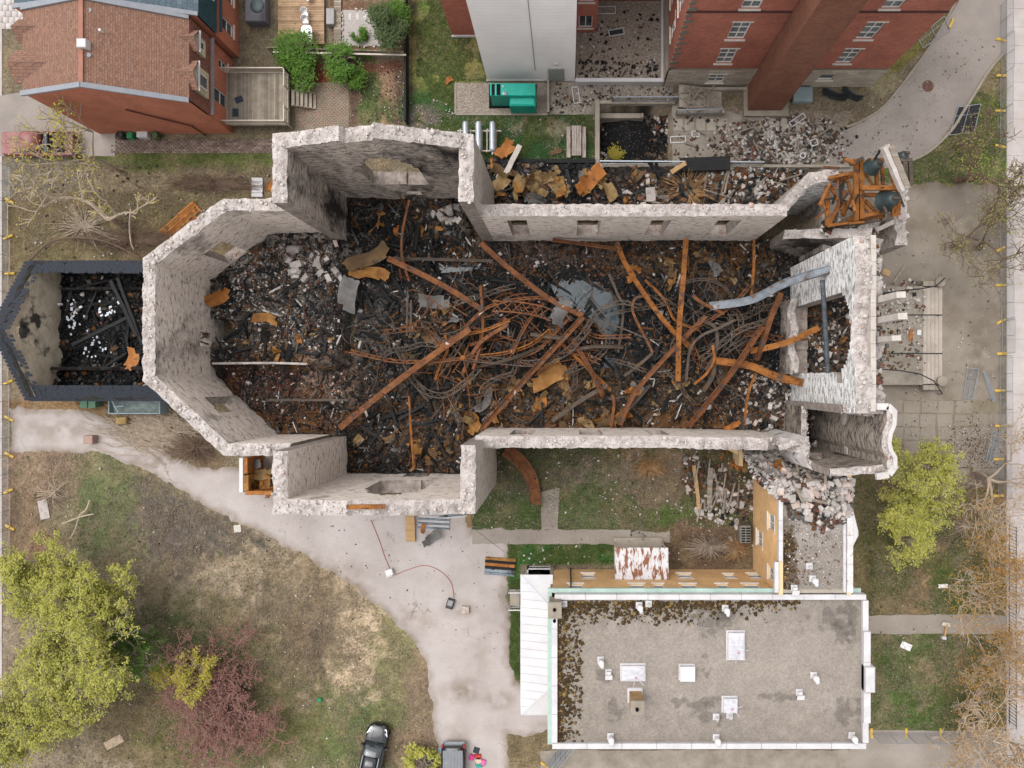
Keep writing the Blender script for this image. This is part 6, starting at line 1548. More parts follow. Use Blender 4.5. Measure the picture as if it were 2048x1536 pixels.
RZ = [((1400,1340,260,60), C('#aca197'), .5, 80, .6), ((1150,1340,30,160), C('#968c80'), .5, 40, .6)]
RZ += blotch(1, [(1428,1240,20,12), (1440,1248,9,12), (1420,1430,18,10), (1395,1408,22,6), (1222,1418,12,10), (1418,1345,5,9), (1410,1300,4,12), (1660,1230,18,12), (1700,1250,8,22), (1680,1260,8,14), (1690,1420,12,14), (1215,1350,10,6), (1565,1395,16,5)], TAR, .42)
roof_a = roof_sheet('roof', [(1106,1200),(1726,1200),(1726,1492),(1106,1492)], AZ-.28, RZ, RG, ax, m_roofg)
# moss growing on the roof edges as small cushions
def moss(name, poly, n, mask, z, seed, parent):
    rs = np.random.RandomState(seed); u, v, x, y = sample_poly(poly, n, rs, z); k = mask(u, v, rs); x, y = x[k], y[k]
    o = chunk_cloud(name, np.stack([x, y, np.full(len(x), z+.02)], 1), rs.uniform(.06, .3, len(x))*rs.uniform(.4, 1, len(x)), m_moss, rs.choice(3, len(x), p=[.5, .35, .15]), (.15, .4), seed, tilt=.1)
    attach(o, parent); o['kind'] = 'stuff'; return o
m_moss = [mk('brown_moss', [(.3, C('#3d2c16')), (.7, C('#5d4722'))], 3, 4, .98, .5), mk('dark_moss', [(.3, C('#332719')), (.7, C('#4a3a22'))], 3, 4, .98, .5), mk('straw_moss', [(.3, C('#7d6338')), (.7, C('#9a8050'))], 3, 4, .98, .5)]
moss('moss', [(1108,1203),(1600,1203),(1600,1250),(1165,1250),(1165,1490),(1108,1490)], 9500, lambda u, v, rs: rs.rand(len(u)) < np.clip(1.5*np.exp(-np.minimum((u-1108)/(20*np.clip(1.4-np.abs(v-1330)/260, .4, 1.3)), (v-1203)/(17*np.clip((1640-u)/350, .25, 1.1))))*(.35+1.8*(fbm(u/13, v/13, 6)-.25)), 0, 1), AZ-.26, 4, ax)
# walls
NW = [(u, zb, w, h) for u, zb, w, h in ((1175, 1.3, 1.0, 1.5), (1258, 1.6, .5, .8), (1288, 1.6, .9, .8), (1362, 1.3, 1.1, 1.5), (1448, 1.5, .8, 1.2), (1500, 1.3, 1.2, 1.5))]
wN = [((PX(1507)-PX(u)), zb, w, h, 1, 2) for u, zb, w, h in NW] + [((PX(1507)-X), 4.3, w, 1.6, 1, 2) for X, w in ((.6, 1.15), (5.35, 1.15), (7.0, .8), (9.3, 1.2), (11.9, .9), (14.1, 1.2))]
facade('brick_wall', (PX(1507), Y1), (X0, Y1), 0, AZ-.5, m_tan, ax, wN)
facade('brick_wall', (X0, Y1), (X0, Y0), 0, AZ-.5, m_tan, ax); facade('brick_wall', (X0, Y0), (X1, Y0), 0, AZ-.5, m_tan, ax); facade('brick_wall', (X1, Y0), (X1, Y1), 0, AZ-.5, m_tan, ax)
facade('brick_wall', (X1, Y1), (PX(1507), Y1), 0, AZ-.5, m_tan, ax)
# parapet: white coping lengths, green copper gutter
def coping(a, b, w, z, n, parent, mat=None, h=.5, nm='coping'):
    a, b = Vector(a), Vector(b)
    for k in range(n):
        p, q = a.lerp(b, (k+.006)/n), a.lerp(b, (k+.994)/n); mb = MB(); mb.bar((p.x, p.y, z-h/2), (q.x, q.y, z-h/2), w, h); attach(mb.build(nm, mat or m_whiteish), parent)
coping((X0+.18, Y1-.16), (X1+.1, Y1-.16), .38, AZ, 10, ax); coping((X0+.18, Y1-.4), (X0+.18, Y0+.4), .42, AZ, 5, ax)
coping((X0, Y0+.16), (X1+.1, Y0+.16), .4, AZ, 9, ax); coping((X1+.05, Y1-.4), (X1+.05, PY(1262, AZ)), .42, AZ, 1, ax); coping((X1+.1, PY(1262, AZ)), (X1+.1, PY(1445, AZ)), .5, AZ+.15, 3, ax); coping((X1+.05, PY(1445, AZ)), (X1+.05, Y0+.4), .42, AZ, 1, ax)
mb = MB(); mb.bevbox(X1-.15, PY(1380, AZ), AZ-.3, X1+.55, PY(1330, AZ), AZ+.55, .08); attach(mb.build('bay_cap', m_whiteish), ax)
m_cu = mk('green_copper', [(.3, C('#9fb8ac')), (.6, C('#b9d0c6')), (.8, C('#cbdad3'))], .8, 5, .7, .1)
mb = MB(); mb.box(X0-.3, Y1+.02, AZ-.75, PX(1728, AZ), Y1+.32, AZ-.55); attach(mb.build('gutter', m_cu), ax)
mb = MB(); mb.box(X0-.34, Y0, AZ-.75, X0-.02, Y1, AZ-.6); attach(mb.build('gutter', m_cu), ax)
mb = MB(); mb.tube([(PX(1141)+.02, Y1+.12, AZ-.8), (PX(1141), Y1+.12, 0)], .06, 8); attach(mb.build('downpipe', m_rustd), ax)
mb = MB(); mb.bevbox(PX(1525, 5), Y0-.45, 4.6, PX(1665, 5), Y0-.02, 5.0, .1); attach(mb.build('canopy', m_cu), ax)
# things on the roof
def unit(u0, v0, u1, v1, z, h, mat, label, nm, cat, lid=None):
    a, b = P(u0, v0, z), P(u1, v1, z); t = empty(nm, ((a.x+b.x)/2, (a.y+b.y)/2, z), 0, label, cat)
    mb = MB(); mb.bevbox(a.x+.1, b.y+.1, z, b.x-.1, a.y-.1, z+h, .04); attach(mb.build('curb', m_whiteish), t)
    mb = MB(); mb.bevbox(a.x, b.y, z, b.x, a.y, z+.08, .03); attach(mb.build('flashing', m_whiteish), t)
    return t, a, b
m_plas = mk('wrinkled_plastic', [(.3, C('#bdbac0')), (.7, C('#dcd9de'))], 1.4, 4, .3, .3, 8, spec=.5, stretch=(1, 3, 1), speck=(3, .64, .70, C('#a09da4')))
m_tape = plain('red_tape', C('#c77a84'), .5)
def skylight(u0, v0, u1, v1, label, seed):
    t, a, b = unit(u0, v0, u1, v1, AZ-.25, .35, m_whiteish, label, 'skylight', 'skylight')
    rs = np.random.RandomState(seed); n = 12; xs = np.linspace(a.x+.1, b.x-.1, n); ys = np.linspace(b.y+.1, a.y-.1, n); x, y, f = noisy_grid(xs, ys)
    cx, cy = a.x+(b.x-a.x)*.6, b.y+(a.y-b.y)*.3; ang = np.arctan2(y-cy, x-cx); r = np.hypot(x-cx, y-cy)
    z = AZ+.12+.05*np.sin(ang*11+seed)*np.clip(r, 0, .6)+.03*rs.rand(len(x)); z -= .12*(np.maximum(abs(x-(a.x+b.x)/2)/abs(b.x-a.x), abs(y-(a.y+b.y)/2)/abs(a.y-b.y)) > .42)
    attach(link('plastic_cover', np_mesh('plastic_cover', np.stack([x, y, z], 1), f, m_plas)), t)
    mb = MB(); mb.lathe((cx, cy, AZ+.14), [(.08, 0), (.07, .04), (.03, .06)], 12); attach(mb.build('knot', m_tape), t)
    for aa in (.3, 1.2, 2.2, 3.4, 4.4, 5.5): mb = MB(); mb.bar((cx, cy, AZ+.16), (cx+math.cos(aa)*.75, cy+math.sin(aa)*.75, AZ+.15), .035, .02); attach(mb.build('fold', m_plas), t)
skylight(1240, 1326, 1292, 1362, 'wide skylight wrapped in clear plastic at the left of the annex roof', 1)
skylight(1452, 1260, 1490, 1320, 'tall skylight wrapped in clear plastic, the largest on the annex roof', 2)
skylight(1443, 1391, 1475, 1424, 'small skylight wrapped in plastic with red tape', 3)
t, a, b = unit(1357, 1327, 1390, 1360, AZ-.25, .4, m_whiteish, 'flat white roof hatch near the middle of the annex roof', 'roof_hatch', 'hatch')
mb = MB(); mb.bevbox(a.x+.06, b.y+.06, AZ+.16, b.x-.06, a.y-.06, AZ+.24, .03); attach(mb.build('lid', m_white), t)
def vent(u, v, z, kind, label, rot=0.0):
    t = empty('roof_vent', P(u, v, z), rot, label, 'roof vent')
    mb = MB(); mb.bevbox(-.24, -.24, 0, .24, .24, .1, .03); mb.build('flashing', m_whiteish, t)
    mb = MB()
    if kind == 'goose': mb.tube([(0, 0, .05), (0, 0, .45), (.05, -.1, .6), (.1, -.25, .62), (.12, -.36, .5)], .15, 12); mb.lathe((.02, -.05, .45), [(.2, 0), (.24, .1), (.2, .25), (.05, .3)], 14)
    elif kind == 'hood': mb.bevbox(-.15, -.14, .1, .15, .14, .4, .02); mb.hexa([(-.26, -.42, .3), (.26, -.42, .3), (.26, -.05, .42), (-.26, -.05, .42)], [(-.26, -.42, .4), (.26, -.42, .4), (.26, -.05, .55), (-.26, -.05, .55)])
    else: mb.lathe((0, -.02, .1), [(.11, 0), (.11, .42), (.08, .42), (.08, .3)], 12)
    mb.build('cap', m_white, t, smooth=False)
for (u, v, k, lb) in ((1201, 1319, 'goose', 'domed vent left of the wide skylight'), (1217, 1344, 'hood', 'hooded vent just left of the wide skylight'), (1627, 1350, 'goose', 'domed vent alone at the right of the annex roof'), (1598, 1384, 'hood', 'hooded vent at the right of the annex roof'), (1278, 1210, 'goose', 'bent vent by the mossy north parapet'), (1297, 1207, 'pipe', 'short pipe vent by the mossy north parapet'), (1450, 1216, 'goose', 'bent vent in the middle of the mossy north edge'), (1432, 1433, 'pipe', 'square pipe vent left below the taped skylight'), (1459, 1430, 'pipe', 'pipe vent directly below the taped skylight'), (1221, 1472, 'goose', 'bent vent at the lower left of the annex roof'), (1432, 1474, 'goose', 'bent vent at the lower edge of the annex roof'), (1703, 1470, 'goose', 'bent vent in the lower right corner of the annex roof'), (1128, 1207, 'pipe', 'pipe vent beside the corner chimney')):
    vent(u, v, AZ-.25, k, lb)
def chimney(u0, v0, u1, v1, z0, z1, mat, label, flues):
    a, b = P(u0, v0, z1), P(u1, v1, z1); t = empty('chimney', ((a.x+b.x)/2, (a.y+b.y)/2, z0), 0, label, 'chimney')
    mb = MB(); mb.box(a.x, b.y, z0, b.x, a.y, z1-.15); attach(mb.build('shaft', mat), t)
    mb = MB(); mb.bevbox(a.x-.06, b.y-.06, z1-.15, b.x+.06, a.y+.06, z1, .04); attach(mb.build('cap', m_kerb), t)
    for (fu, fv) in flues: p = P(fu, fv, z1); mb = MB(); mb.lathe(p, [(.12, 0), (.12, .18), (.09, .18), (.09, .02)], 12); attach(mb.build('flue', m_dark), t)
chimney(1098, 1206, 1122, 1236, 3, 8.2, m_kerb, 'concrete topped chimney with two flues at the annex corner', ((1109, 1219), (1109, 1241)))
chimney(1263, 1404, 1288, 1430, AZ-.2, 8.9, mk('mossy_chimney_brick', [(.3, C('#8a6a45', 1.2)), (.7, C('#a98a62', 1.2))], 3, 5, .95, .5), 'square brick chimney with a white flashing on the annex roof', ((1274, 1418),))
mb = MB(); a, b = P(1255, 1375, AZ-.2), P(1285, 1405, AZ-.2); mb.bevbox(a.x, b.y, AZ-.28, b.x, a.y, AZ-.1, .03); mb.thing('chimney_flashing', m_whiteish, 'white metal flashing patch behind the roof chimney', 'flashing')

# white standing seam porch roof on the west side, with hips
po = empty('porch', (PX(1071, 3.5), PY(1290, 3.5), 0), 0, 'long white standing seam porch roof along the annex', 'porch')
x0, x1, y0, y1 = PX(1042, 3.3), X0-.02, PY(1430, 3.3), PY(1150, 3.3)
m_porch = mk('white_seam_metal', [(.3, C('#cfcdd0')), (.7, C('#dedddd'))], .8, 4, .45, .05, spec=.4)
zl, zh = 3.2, 3.9
mb = MB(); e = (x1-x0)
mb.quad((x0, y0, zl), (x1, y0+e, zh), (x1, y1-e, zh), (x0, y1, zl)); mb.poly([(x0, y0, zl), (x1, y0, zl), (x1, y0+e, zh)]); mb.poly([(x0, y1, zl), (x1, y1-e, zh), (x1, y1, zl)])
o = attach(mb.build('roof', m_porch), po)
n = 17
for k in range(1, n):
    y = y0+(y1-y0)*k/n; xa = x1; f = 1.0
    if y < y0+e: f = (y-y0)/e
    elif y > y1-e: f = (y1-y)/e
    s_ = MB(); s_.bar((x0, y, zl+.03), (x0+(x1-x0)*f, y, zl+(zh-zl)*f+.03), .035, .06); q = s_.build('seam', m_porch); q.parent = o
for ya, yb in ((y0, y0+e), (y1, y1-e)): s_ = MB(); s_.bar((x0, ya, zl+.02), (x1, yb, zh+.02), .07, .06); q = s_.build('hip_cap', m_porch); q.parent = o
mb = MB(); mb.box(x0-.06, y0, zl-.22, x0, y1, zl); mb.box(x0, y0-.06, zl-.22, x1, y0-.004, zl); attach(mb.build('fascia', m_whiteish), po)
mb = MB(); mb.box(x0+.25, y0+.3, 0, x1, y1-.1, .5); attach(mb.build('porch_floor', m_conc_d), po)
for k in range(5): mb = MB(); y = y0+.4+(y1-y0-.8)*k/4; mb.box(x0+.2, y-.08, .5, x0+.36, y+.08, zl-.05); attach(mb.build('post', m_white), po)
for k in range(3): mb = MB(); mb.box(PX(1020)+k*.28, PY(1210), 0, PX(1020)+.28+k*.28, PY(1178), .17*(k+1)); attach(mb.build('step', m_rc), po)
rail(po, (PX(1020), PY(1178)), (x0, PY(1178)), .2, 1.1, m_white, .15); rail(po, (PX(1020), PY(1212)), (x0, PY(1212)), .2, 1.1, m_white, .15)
# north stoop with white railing
so_ = empty('stoop', (PX(1078), PY(1138), 0), 0, 'small stoop with white railing at the annex corner', 'stoop')
mb = MB(); mb.box(PX(1057), PY(1160), 0, PX(1100), PY(1130), .5); attach(mb.build('slab', m_rc), so_); rail(so_, (PX(1057), PY(1129)), (PX(1100), PY(1129)), .5, 1.4, m_white, .12); rail(so_, (PX(1057), PY(1129)), (PX(1057), PY(1150)), .5, 1.4, m_white, .12)
mb = MB(); mb.bevbox(PX(1062), PY(1150), .5, PX(1082), PY(1140), 1.1, .08); attach(mb.build('heater_box', m_dark), so_)
# rusted canopy
m_rw = mk('rusted_white_seam_metal', [(.3, C('#d9d6d9')), (.7, C('#ece9ea'))], .8, 4, .6, .15, speck=((1.7, .50, .56, C('#8f5a38')), (6, .60, .66, C('#a06a48'))), stretch=(2.2, .6, 1))
cn = empty('canopy', (PX(1283, 3), PY(1125, 3), 0), 0, 'rust streaked white metal canopy over the annex side door', 'canopy')
x0, x1, y0, y1 = PX(1230, 2.9), PX(1336, 2.9), Y1+.02, PY(1096, 2.9)
for k in range(6): mb = MB(); a = x0+(x1-x0)*k/6; b = x0+(x1-x0)*(k+1)/6; mb.hexa([(a+.01, y0, 3.1), (b-.01, y0, 3.1), (b-.01, y1, 2.75), (a+.01, y1, 2.75)], [(a+.01, y0, 3.16), (b-.01, y0, 3.16), (b-.01, y1, 2.81), (a+.01, y1, 2.81)]); attach(mb.build('roof_panel', m_rw), cn); 
for k in range(7): mb = MB(); a = x0+(x1-x0)*k/6; mb.bar((a, y0, 3.19), (a, y1, 2.84), .03, .06); attach(mb.build('seam', m_rw), cn)
mb = MB(); mb.box(x0+.1, y0, 0, x1-.1, y1+.25, .25); attach(mb.build('step', m_rc), cn)
for xx in (x0+.15, x1-.15): mb = MB(); mb.box(xx-.06, y1-.2, .25, xx+.06, y1-.08, 2.72); attach(mb.build('post', m_wrail), cn)

# ---------------------------------------------------------------- wing joining annex and tower, broken at its north end
wg = empty('annex_wing', (18, -11, 0), 0, 'tan brick wing with flat roof, broken open under fallen masonry', 'building')
WX0, WX1, WZ = 15.45, PX(1703, 7.4), 7.4
yA, yB, yC, yD = Y1+.35, PY(1000, WZ), PY(935, 4), -4.95
ww = ((abs(yB-PY(1045, 5.4)), 4.6, 1.2, 1.6, 2, 1), (abs(yB-PY(1078, 2.2)), 1.3, 1.2, 1.6, 2, 1), (abs(yB-PY(1148, 5.4)), 4.6, 1.0, 1.5, 2, 1))
facade('brick_wall', (WX0, yB), (WX0, yA-.3), 0, WZ, m_tan, wg, ww)
facade('broken_brick_wall', (WX0, yC), (WX0, yB), 0, 2.6, m_tan, wg, ztop2=WZ); facade('broken_brick_wall', (PX(1418, .8), yD), (WX0, yC), 0, .8, m_tan, wg, ztop2=2.4, ends=True)
facade('partition', (PX(1486, 2.2), yC-.1), (PX(1486, 2.2), yD), 0, 2.2, m_tan, wg, ends=True)
facade('brick_wall', (WX1, yA-.3), (WX1, yD-.9), 0, WZ, m_tan, wg)
rw = roof_sheet('roof', [(1566,1004),(1700,962),(1700,1178),(1566,1178)], WZ-.15, [((1575,1110,12,60), MOSS, .7, 12, 1.5), ((1650,1020,60,40), C('#b0a8a2'), .6, 40, .8)], C('#978d83'), wg, m_roofg)
mb = MB(); mb.box(WX0+.3, yA-.2, WZ-.6, WX1-.1, yB+.6, WZ-.2); attach(mb.build('ceiling_slab', m_rc), wg)
coping((WX0+.1, yB), (WX0+.1, PY(1122, WZ)), .3, WZ+.12, 3, wg, h=.35); coping((WX0-.2, PY(1123, WZ)), (WX0-.2, yA-.1), .3, WZ+.12, 1, wg, h=.35)
coping((WX1-.15, PY(955, WZ)), (WX1-.15, yA-.1), .42, WZ+.15, 4, wg, mk('weathered_white_coping', [(.3, C('#c9c2bd')), (.7, C('#efebe8'))], 1.2, 5, .7, .15, speck=(3, .62, .70, C('#8d7a6a'))), h=.4); coping((WX1-.5, PY(955, WZ)), (WX1-.5, yA-.1), .2, WZ+.02, 4, wg, h=.3)
mb = MB(); mb.hexa([(WX1+.05, PY(1090, WZ), WZ-.2), (WX1+.4, PY(1070, WZ), WZ-.2), (WX1+.4, PY(1062, WZ), WZ-.2), (WX1+.05, PY(1020, WZ), WZ-.2)], [(WX1+.05, PY(1090, WZ), WZ+.2), (WX1+.42, PY(1070, WZ), WZ+.2), (WX1+.42, PY(1062, WZ), WZ+.2), (WX1+.05, PY(1020, WZ), WZ+.2)]); attach(mb.build('coping', m_whiteish), wg)
moss('moss', [(1568,1060),(1600,1060),(1600,1178),(1562,1178)], 700, lambda u, v, rs: rs.rand(len(u)) < np.clip(1.2-(u-1563)/26, 0, 1)*(.3+fbm(u/9, v/9, 3)), WZ-.13, 14, wg)
for (u, v, k, lb) in ((1618, 1132, 'pipe', 'square pipe vent on the wing roof'), (1625, 1157, 'goose', 'domed vent on the wing roof'), (1588, 1176, 'hood', 'small white vent in the corner of the wing roof')): vent(u, v, WZ-.13, k, lb)
HEAP = [(1505,905),(1575,905),(1600,930),(1700,952),(1698,1040),(1640,1062),(1575,1030),(1568,1000),(1540,985),(1510,960)]
def z_heap(u, v, x, y): return np.where(v > 958+.0*u, WZ-.1, 0)*1.0+np.clip((985-v)/40, 0, 1)*0+np.where(v <= 958, 3.2+(v-905)/53*3.6, 0)+.35*fbm(x, y, 71, 3)*np.clip((1050-v)/40, 0, 1)
litter('fallen_masonry', HEAP, 5000, (.5, 1.8, 4.2, .4, .6, .7), .05, .42, z_heap, 61, 7.0, mask=lambda u, v, x, y, rs: rs.rand(len(u)) < np.clip((1062-v)/45, .1, 1))
blocks(120, [(1520,915),(1575,915),(1605,950),(1696,955),(1694,1030),(1600,1035),(1572,1000),(1530,960)], lambda u, v, x, y: z_heap(u, v, x, y)+.1, .3, .68, 'pale squared block in the masonry heap on the wing roof', 'blocks on the wing roof', 62, 7.0)
sheets(7, [(1515,912),(1570,915),(1580,950),(1530,950)], z_heap, .8, 1.6, (2, 1, 1, 1, 2), 'rusty plate in the masonry heap at the wing', 'plates in the wing heap', 63, 5.0, .4)
timbers(12, [(1530,930),(1690,960),(1680,1010),(1560,990)], z_heap, .9, 2.4, m_wood, 'w', 'grey board in the masonry heap on the wing roof', 'boards on the wing roof', 64, 7.2, nm='board')
litter('wing_roof_crumbs', [(1572,1035),(1695,1035),(1695,1170),(1572,1170)], 420, (.2, .5, 3.5, .1, .4, 1.6), .03, .15, WZ-.12, 65, WZ, power=1.5)
# wall air conditioner box in the court
mb = MB(); a = P(1492, 1068, 1.2); mb.bevbox(a.x-.45, a.y-.75, .3, a.x+.4, a.y+.65, 1.2, .05)
t = empty('condenser_unit', a, 0, 'grey louvred condenser unit against the tan wing wall', 'air conditioner'); t.location.z = 0; attach(mb.build('casing', plain('grey_casing', C('#8a857c'), .6)), t)
for k in range(6):
    for s in (0, 1): mb = MB(); mb.box(a.x-.38+s*.4, a.y-.65+k*.21, 1.2, a.x-.06+s*.4, a.y-.52+k*.21, 1.225); attach(mb.build('louvre', m_dark), t)
# ================================================================ BURNT SACRISTY (west)
sc = empty('burnt_sacristy', (-36, 3.8, 0), 0, 'small burnt out annex with charred slate roof edges west of the apse', 'building')
m_slate = shingle_mat('charred_slates', C('#34373d', 1.2), C('#454a52', 1.2), C('#3b3f46', 1.2), C('#22242a'), .16, .28)
m_beige = mk('bare_beige_plaster', [(.3, C('#8d8170', 2)), (.55, C('#a89c8a', 2)), (.8, C('#bdb2a2', 2))], .8, 6, .95, .3, 12, patch=(.5, .58, .66, C('#4b443c')), speck=(5, .68, .74, C('#cfc6ba')))
m_burnt = mk('burnt_wall', [(.3, C('#1b1a1a')), (.6, C('#322f2c')), (.8, C('#5a534b'))], 1.2, 5, .9, .5, 8)
GX, GY0, GY1, GC = -41.4, -1.2, 9.0, 3.8
ga = [(GX, GY0), (GX, GY1)]
attach(ruin_wall('gable_wall', ga, .5, lambda s: 4.3+3.2*(1-abs(s+GY0-GC)/5.2), 0, (m_slate, m_beige, m_burnt, m_burnt), None, rects([(4.6, 5.4, 5.3, 6.2)]), seed=71, jag=.05, cell=.3), sc)
attach(ruin_wall('side_wall', [(GX, GY1), (-29.6, GY1)], .5, 4.1, 0, (m_out, m_burnt, m_burnt, m_burnt), None, rects([(2.2, 3.4, 1, 3), (4.6, 5.8, 1, 3)]), seed=72, jag=.1, cell=.3), sc)
attach(ruin_wall('side_wall', [(-29.6, GY0), (GX, GY0)], .5, 4.1, 0, (m_out, m_burnt, m_burnt, m_burnt), None, rects([(5.2, 6.6, .8, 3), (8, 9, .8, 3)]), seed=73, jag=.15, cell=.3), sc)
def slate_strip(a, b, up, wid, nm='roof_edge', seed=0, rag=.3):
    """strip of slates along eave a-b rising towards up; inner edge ragged; slates laid in courses as real pieces"""
    a, b, up = Vector(a), Vector(b), Vector(up).normalized(); d = (b-a); L_ = d.length; d.normalize(); rs = random.Random(seed); nrm = d.cross(up)
    if nrm.z < 0: nrm = -nrm
    mb = MB(); rows = int(wid/.17); n = int(L_/.3)
    for r in range(rows):
        for k in range(n):
            s0 = k*.3+(.15 if r % 2 else 0)+rs.uniform(-.01, .01)
            if s0 > L_: continue
            if r > rows*(1-rag*rs.random()) and rs.random() < .8: continue
            if rs.random() < .03: continue
            p = a+d*s0+up*(r*.17)+nrm*(.02+rs.uniform(0, .012)); w = min(.285, L_-s0+.05)
            A, B = p, p+d*w; t = up*.27-nrm*.012; e = nrm*.02
            mb.hexa([A-e, B-e, B+t-e, A+t-e], [A+e, B+e, B+t+e*.3, A+t+e*.3], bottom=False)
    mb.quad(a, b, b+up*wid*.96, a+up*wid*.96)
    o = attach(mb.build(nm, m_slate), sc); o['kind'] = 'stuff'; return o
slate_strip((GX-.5, GY1+.35, 4.0), (-29.7, GY1+.35, 4.0), (0, -1, .65), 1.25, seed=1)
slate_strip((-29.7, GY0-.35, 4.0), (GX-.5, GY0-.35, 4.0), (0, 1, .65), 1.5, seed=2, rag=.5)
for sgn in (1, -1):
    y_e = GY1+.3 if sgn > 0 else GY0-.3
    a, b = Vector((GX-.75, y_e, 4.05)), Vector((GX-.75, GC, 7.55)); mb = MB(); d = (b-a).normalized(); L_ = (b-a).length; rs = random.Random(9+sgn)
    for r in range(int(L_/.17)):
        for k in range(5):
            p = a+d*(r*.17)+Vector((k*.28+(.14 if r % 2 else 0), 0, .03)); e = Vector((0, 0, .02+rs.uniform(0, .012)))
            if k >= 3 and rs.random() < .5: continue
            A, B, t = p, p+Vector((.27, 0, 0)), d*.26-Vector((0, 0, .01))
            pts = [A, B, B+t, A+t]
            if sgn > 0: mb.hexa([q-e for q in pts], [q+e for q in pts], bottom=False)
            else: mb.hexa([q-e for q in pts[::-1]], [q+e for q in pts[::-1]], bottom=False)
    o = attach(mb.build('roof_edge', m_slate), sc); o['kind'] = 'stuff'
SAC = [(95,545),(290,545),(290,782),(80,782)]
def z_sac(u, v, x, y): return .9+1.3*fbm(x*.9, y*.9, 91, 4)
heap('sacristy_debris', SAC, z_sac, [], .2, C('#161719'), seed=91, zref=1.8)
litter('sacristy_bits', SAC, 900, (8, .5, .25, .4, .4, .1), .08, .5, z_sac, 92, 1.8)
m_paper = plain('scorched_paper', C('#e3e6ee'), .9)
for (cu, cv, n) in ((155, 640, 16), (215, 620, 12), (185, 690, 20), (130, 610, 8)):
    for k in range(n):
        mb = MB(); a = rnd.random()*3; s = rnd.uniform(.05, .15); mb.hexa([(-s, -s*.7, 0), (s, -s*.6, .02), (s*.9, s*.7, 0), (-s, s*.6, .02)], [(-s, -s*.7, .012), (s, -s*.6, .04), (s*.9, s*.7, .03), (-s, s*.6, .03)])
        o = mb.build('paper_sheet', m_paper); p = P(cu+rnd.gauss(0, 14), cv+rnd.gauss(0, 12), 2.2); o.location = p; o.rotation_euler = (rnd.uniform(-.2, .2), rnd.uniform(-.2, .2), a); tag(o, 'white paper scrap on the black debris of the burnt sacristy', 'paper', 'paper scraps in the sacristy')
timbers(26, [(110,560),(285,560),(285,770),(110,770)], z_sac, 1.2, 4.2, m_char, 'c', 'charred rafter fallen in the burnt sacristy', 'charred rafters in the sacristy', 93, 1.8, (1.8, 2.8))
timber(222, 560, 4.0, 275, 672, 3.2, .28, .26, m_char, 'long charred rafter leaning towards the apse in the sacristy'); timber(236, 555, 4.0, 286, 690, 3.0, .24, .26, m_char, 'second charred rafter leaning towards the apse in the sacristy'); timber(145, 690, 3.0, 262, 632, 3.2, .26, .26, m_char, 'charred rafter lying crosswise in the sacristy')
attach(ruin_wall('partition', [(-40.9, 1.0), (-30.2, 1.0)], .25, lambda s: 3.0+.4*math.sin(s*3), 0, (m_burnt, m_brickred, m_burnt, m_burnt), None, rects([(3.2, 4.4, 0, 2.2), (6, 7, 0, 2.2)]), seed=75, jag=.3, cell=.3), sc)
attach(ruin_wall('partition', [(-40.4, 7.4), (-34, 7.4)], .2, lambda s: 2.6, 0, (m_burnt, m_burnt, m_burnt, m_burnt), None, rects([(1, 2, 0, 2.2), (3.4, 4.8, 0, 2.2)]), seed=76, jag=.3, cell=.3), sc)

# ================================================================ FRONT STEPS
fs = empty('front_steps', P(1865, 675, 0), 0, 'long concrete front steps and littered landing with black handrails', 'steps')
a, b = P(1720, 572, .9), P(1846, 770, .9); mb = MB(); mb.bevbox(a.x, b.y, 0, b.x, a.y, .9, .03); attach(mb.build('landing', m_conc_d), fs)
for k in range(5):
    a, b = P(1846+k*7.8, 574, .75-k*.15), P(1846+(k+1)*7.8, 768, .75-k*.15); mb = MB(); mb.bevbox(a.x+.002, b.y, 0, b.x, a.y, .75-k*.15, .025); attach(mb.build('step', mk('step_concrete_%d' % k, [(.3, C('#a89c8e')), (.6, C('#bdb1a4')), (.8, C('#cdc2b6'))], .9, 6, .9, .2, 14)), fs)
for (v0, zz) in ((574, 0), (768, 0)):
    s_ = 1 if v0 > 600 else -1
    for k in range(3): a, b = P(1846+k*12, v0+s_*2, .7-k*.2), P(1858+k*12, v0+s_*12, .7-k*.2); mb = MB(); mb.bevbox(a.x, min(a.y, b.y), 0, b.x, max(a.y, b.y), .75-k*.2, .03); attach(mb.build('cheek_block', m_kerb), fs)
m_iron = plain('black_iron', C('#26262a'), .5, .4)
def handrail(p, nm='handrail'):
    mb = MB(); q = [P(*x) for x in p]; mb.tube(q, .05, 8)
    for t in q[::2]: mb.tube([t, (t.x, t.y, max(0, t.z-.95))], .03, 6)
    return attach(mb.build(nm, m_iron), fs)
handrail([(1758,738,1.9),(1800,741,1.85),(1840,748,1.8),(1868,762,1.4),(1885,788,.9)]); handrail([(1756,587,1.9),(1800,582,1.85),(1845,577,1.8),(1872,572,1.4),(1890,556,1.0)])
handrail([(1790,630,1.85),(1846,630,1.85),(1884,630,1.1)]); handrail([(1785,707,1.85),(1846,707,1.85),(1884,707,1.1)])
for (u, v) in ((1876, 762), (1872, 566)):
    mb = MB(); mb.lathe(P(u, v, 0), [(.3, 0), (.3, .5), (.42, .55), (.42, .75), (.2, .8)], 14); attach(mb.build('newel', m_kerb), fs)
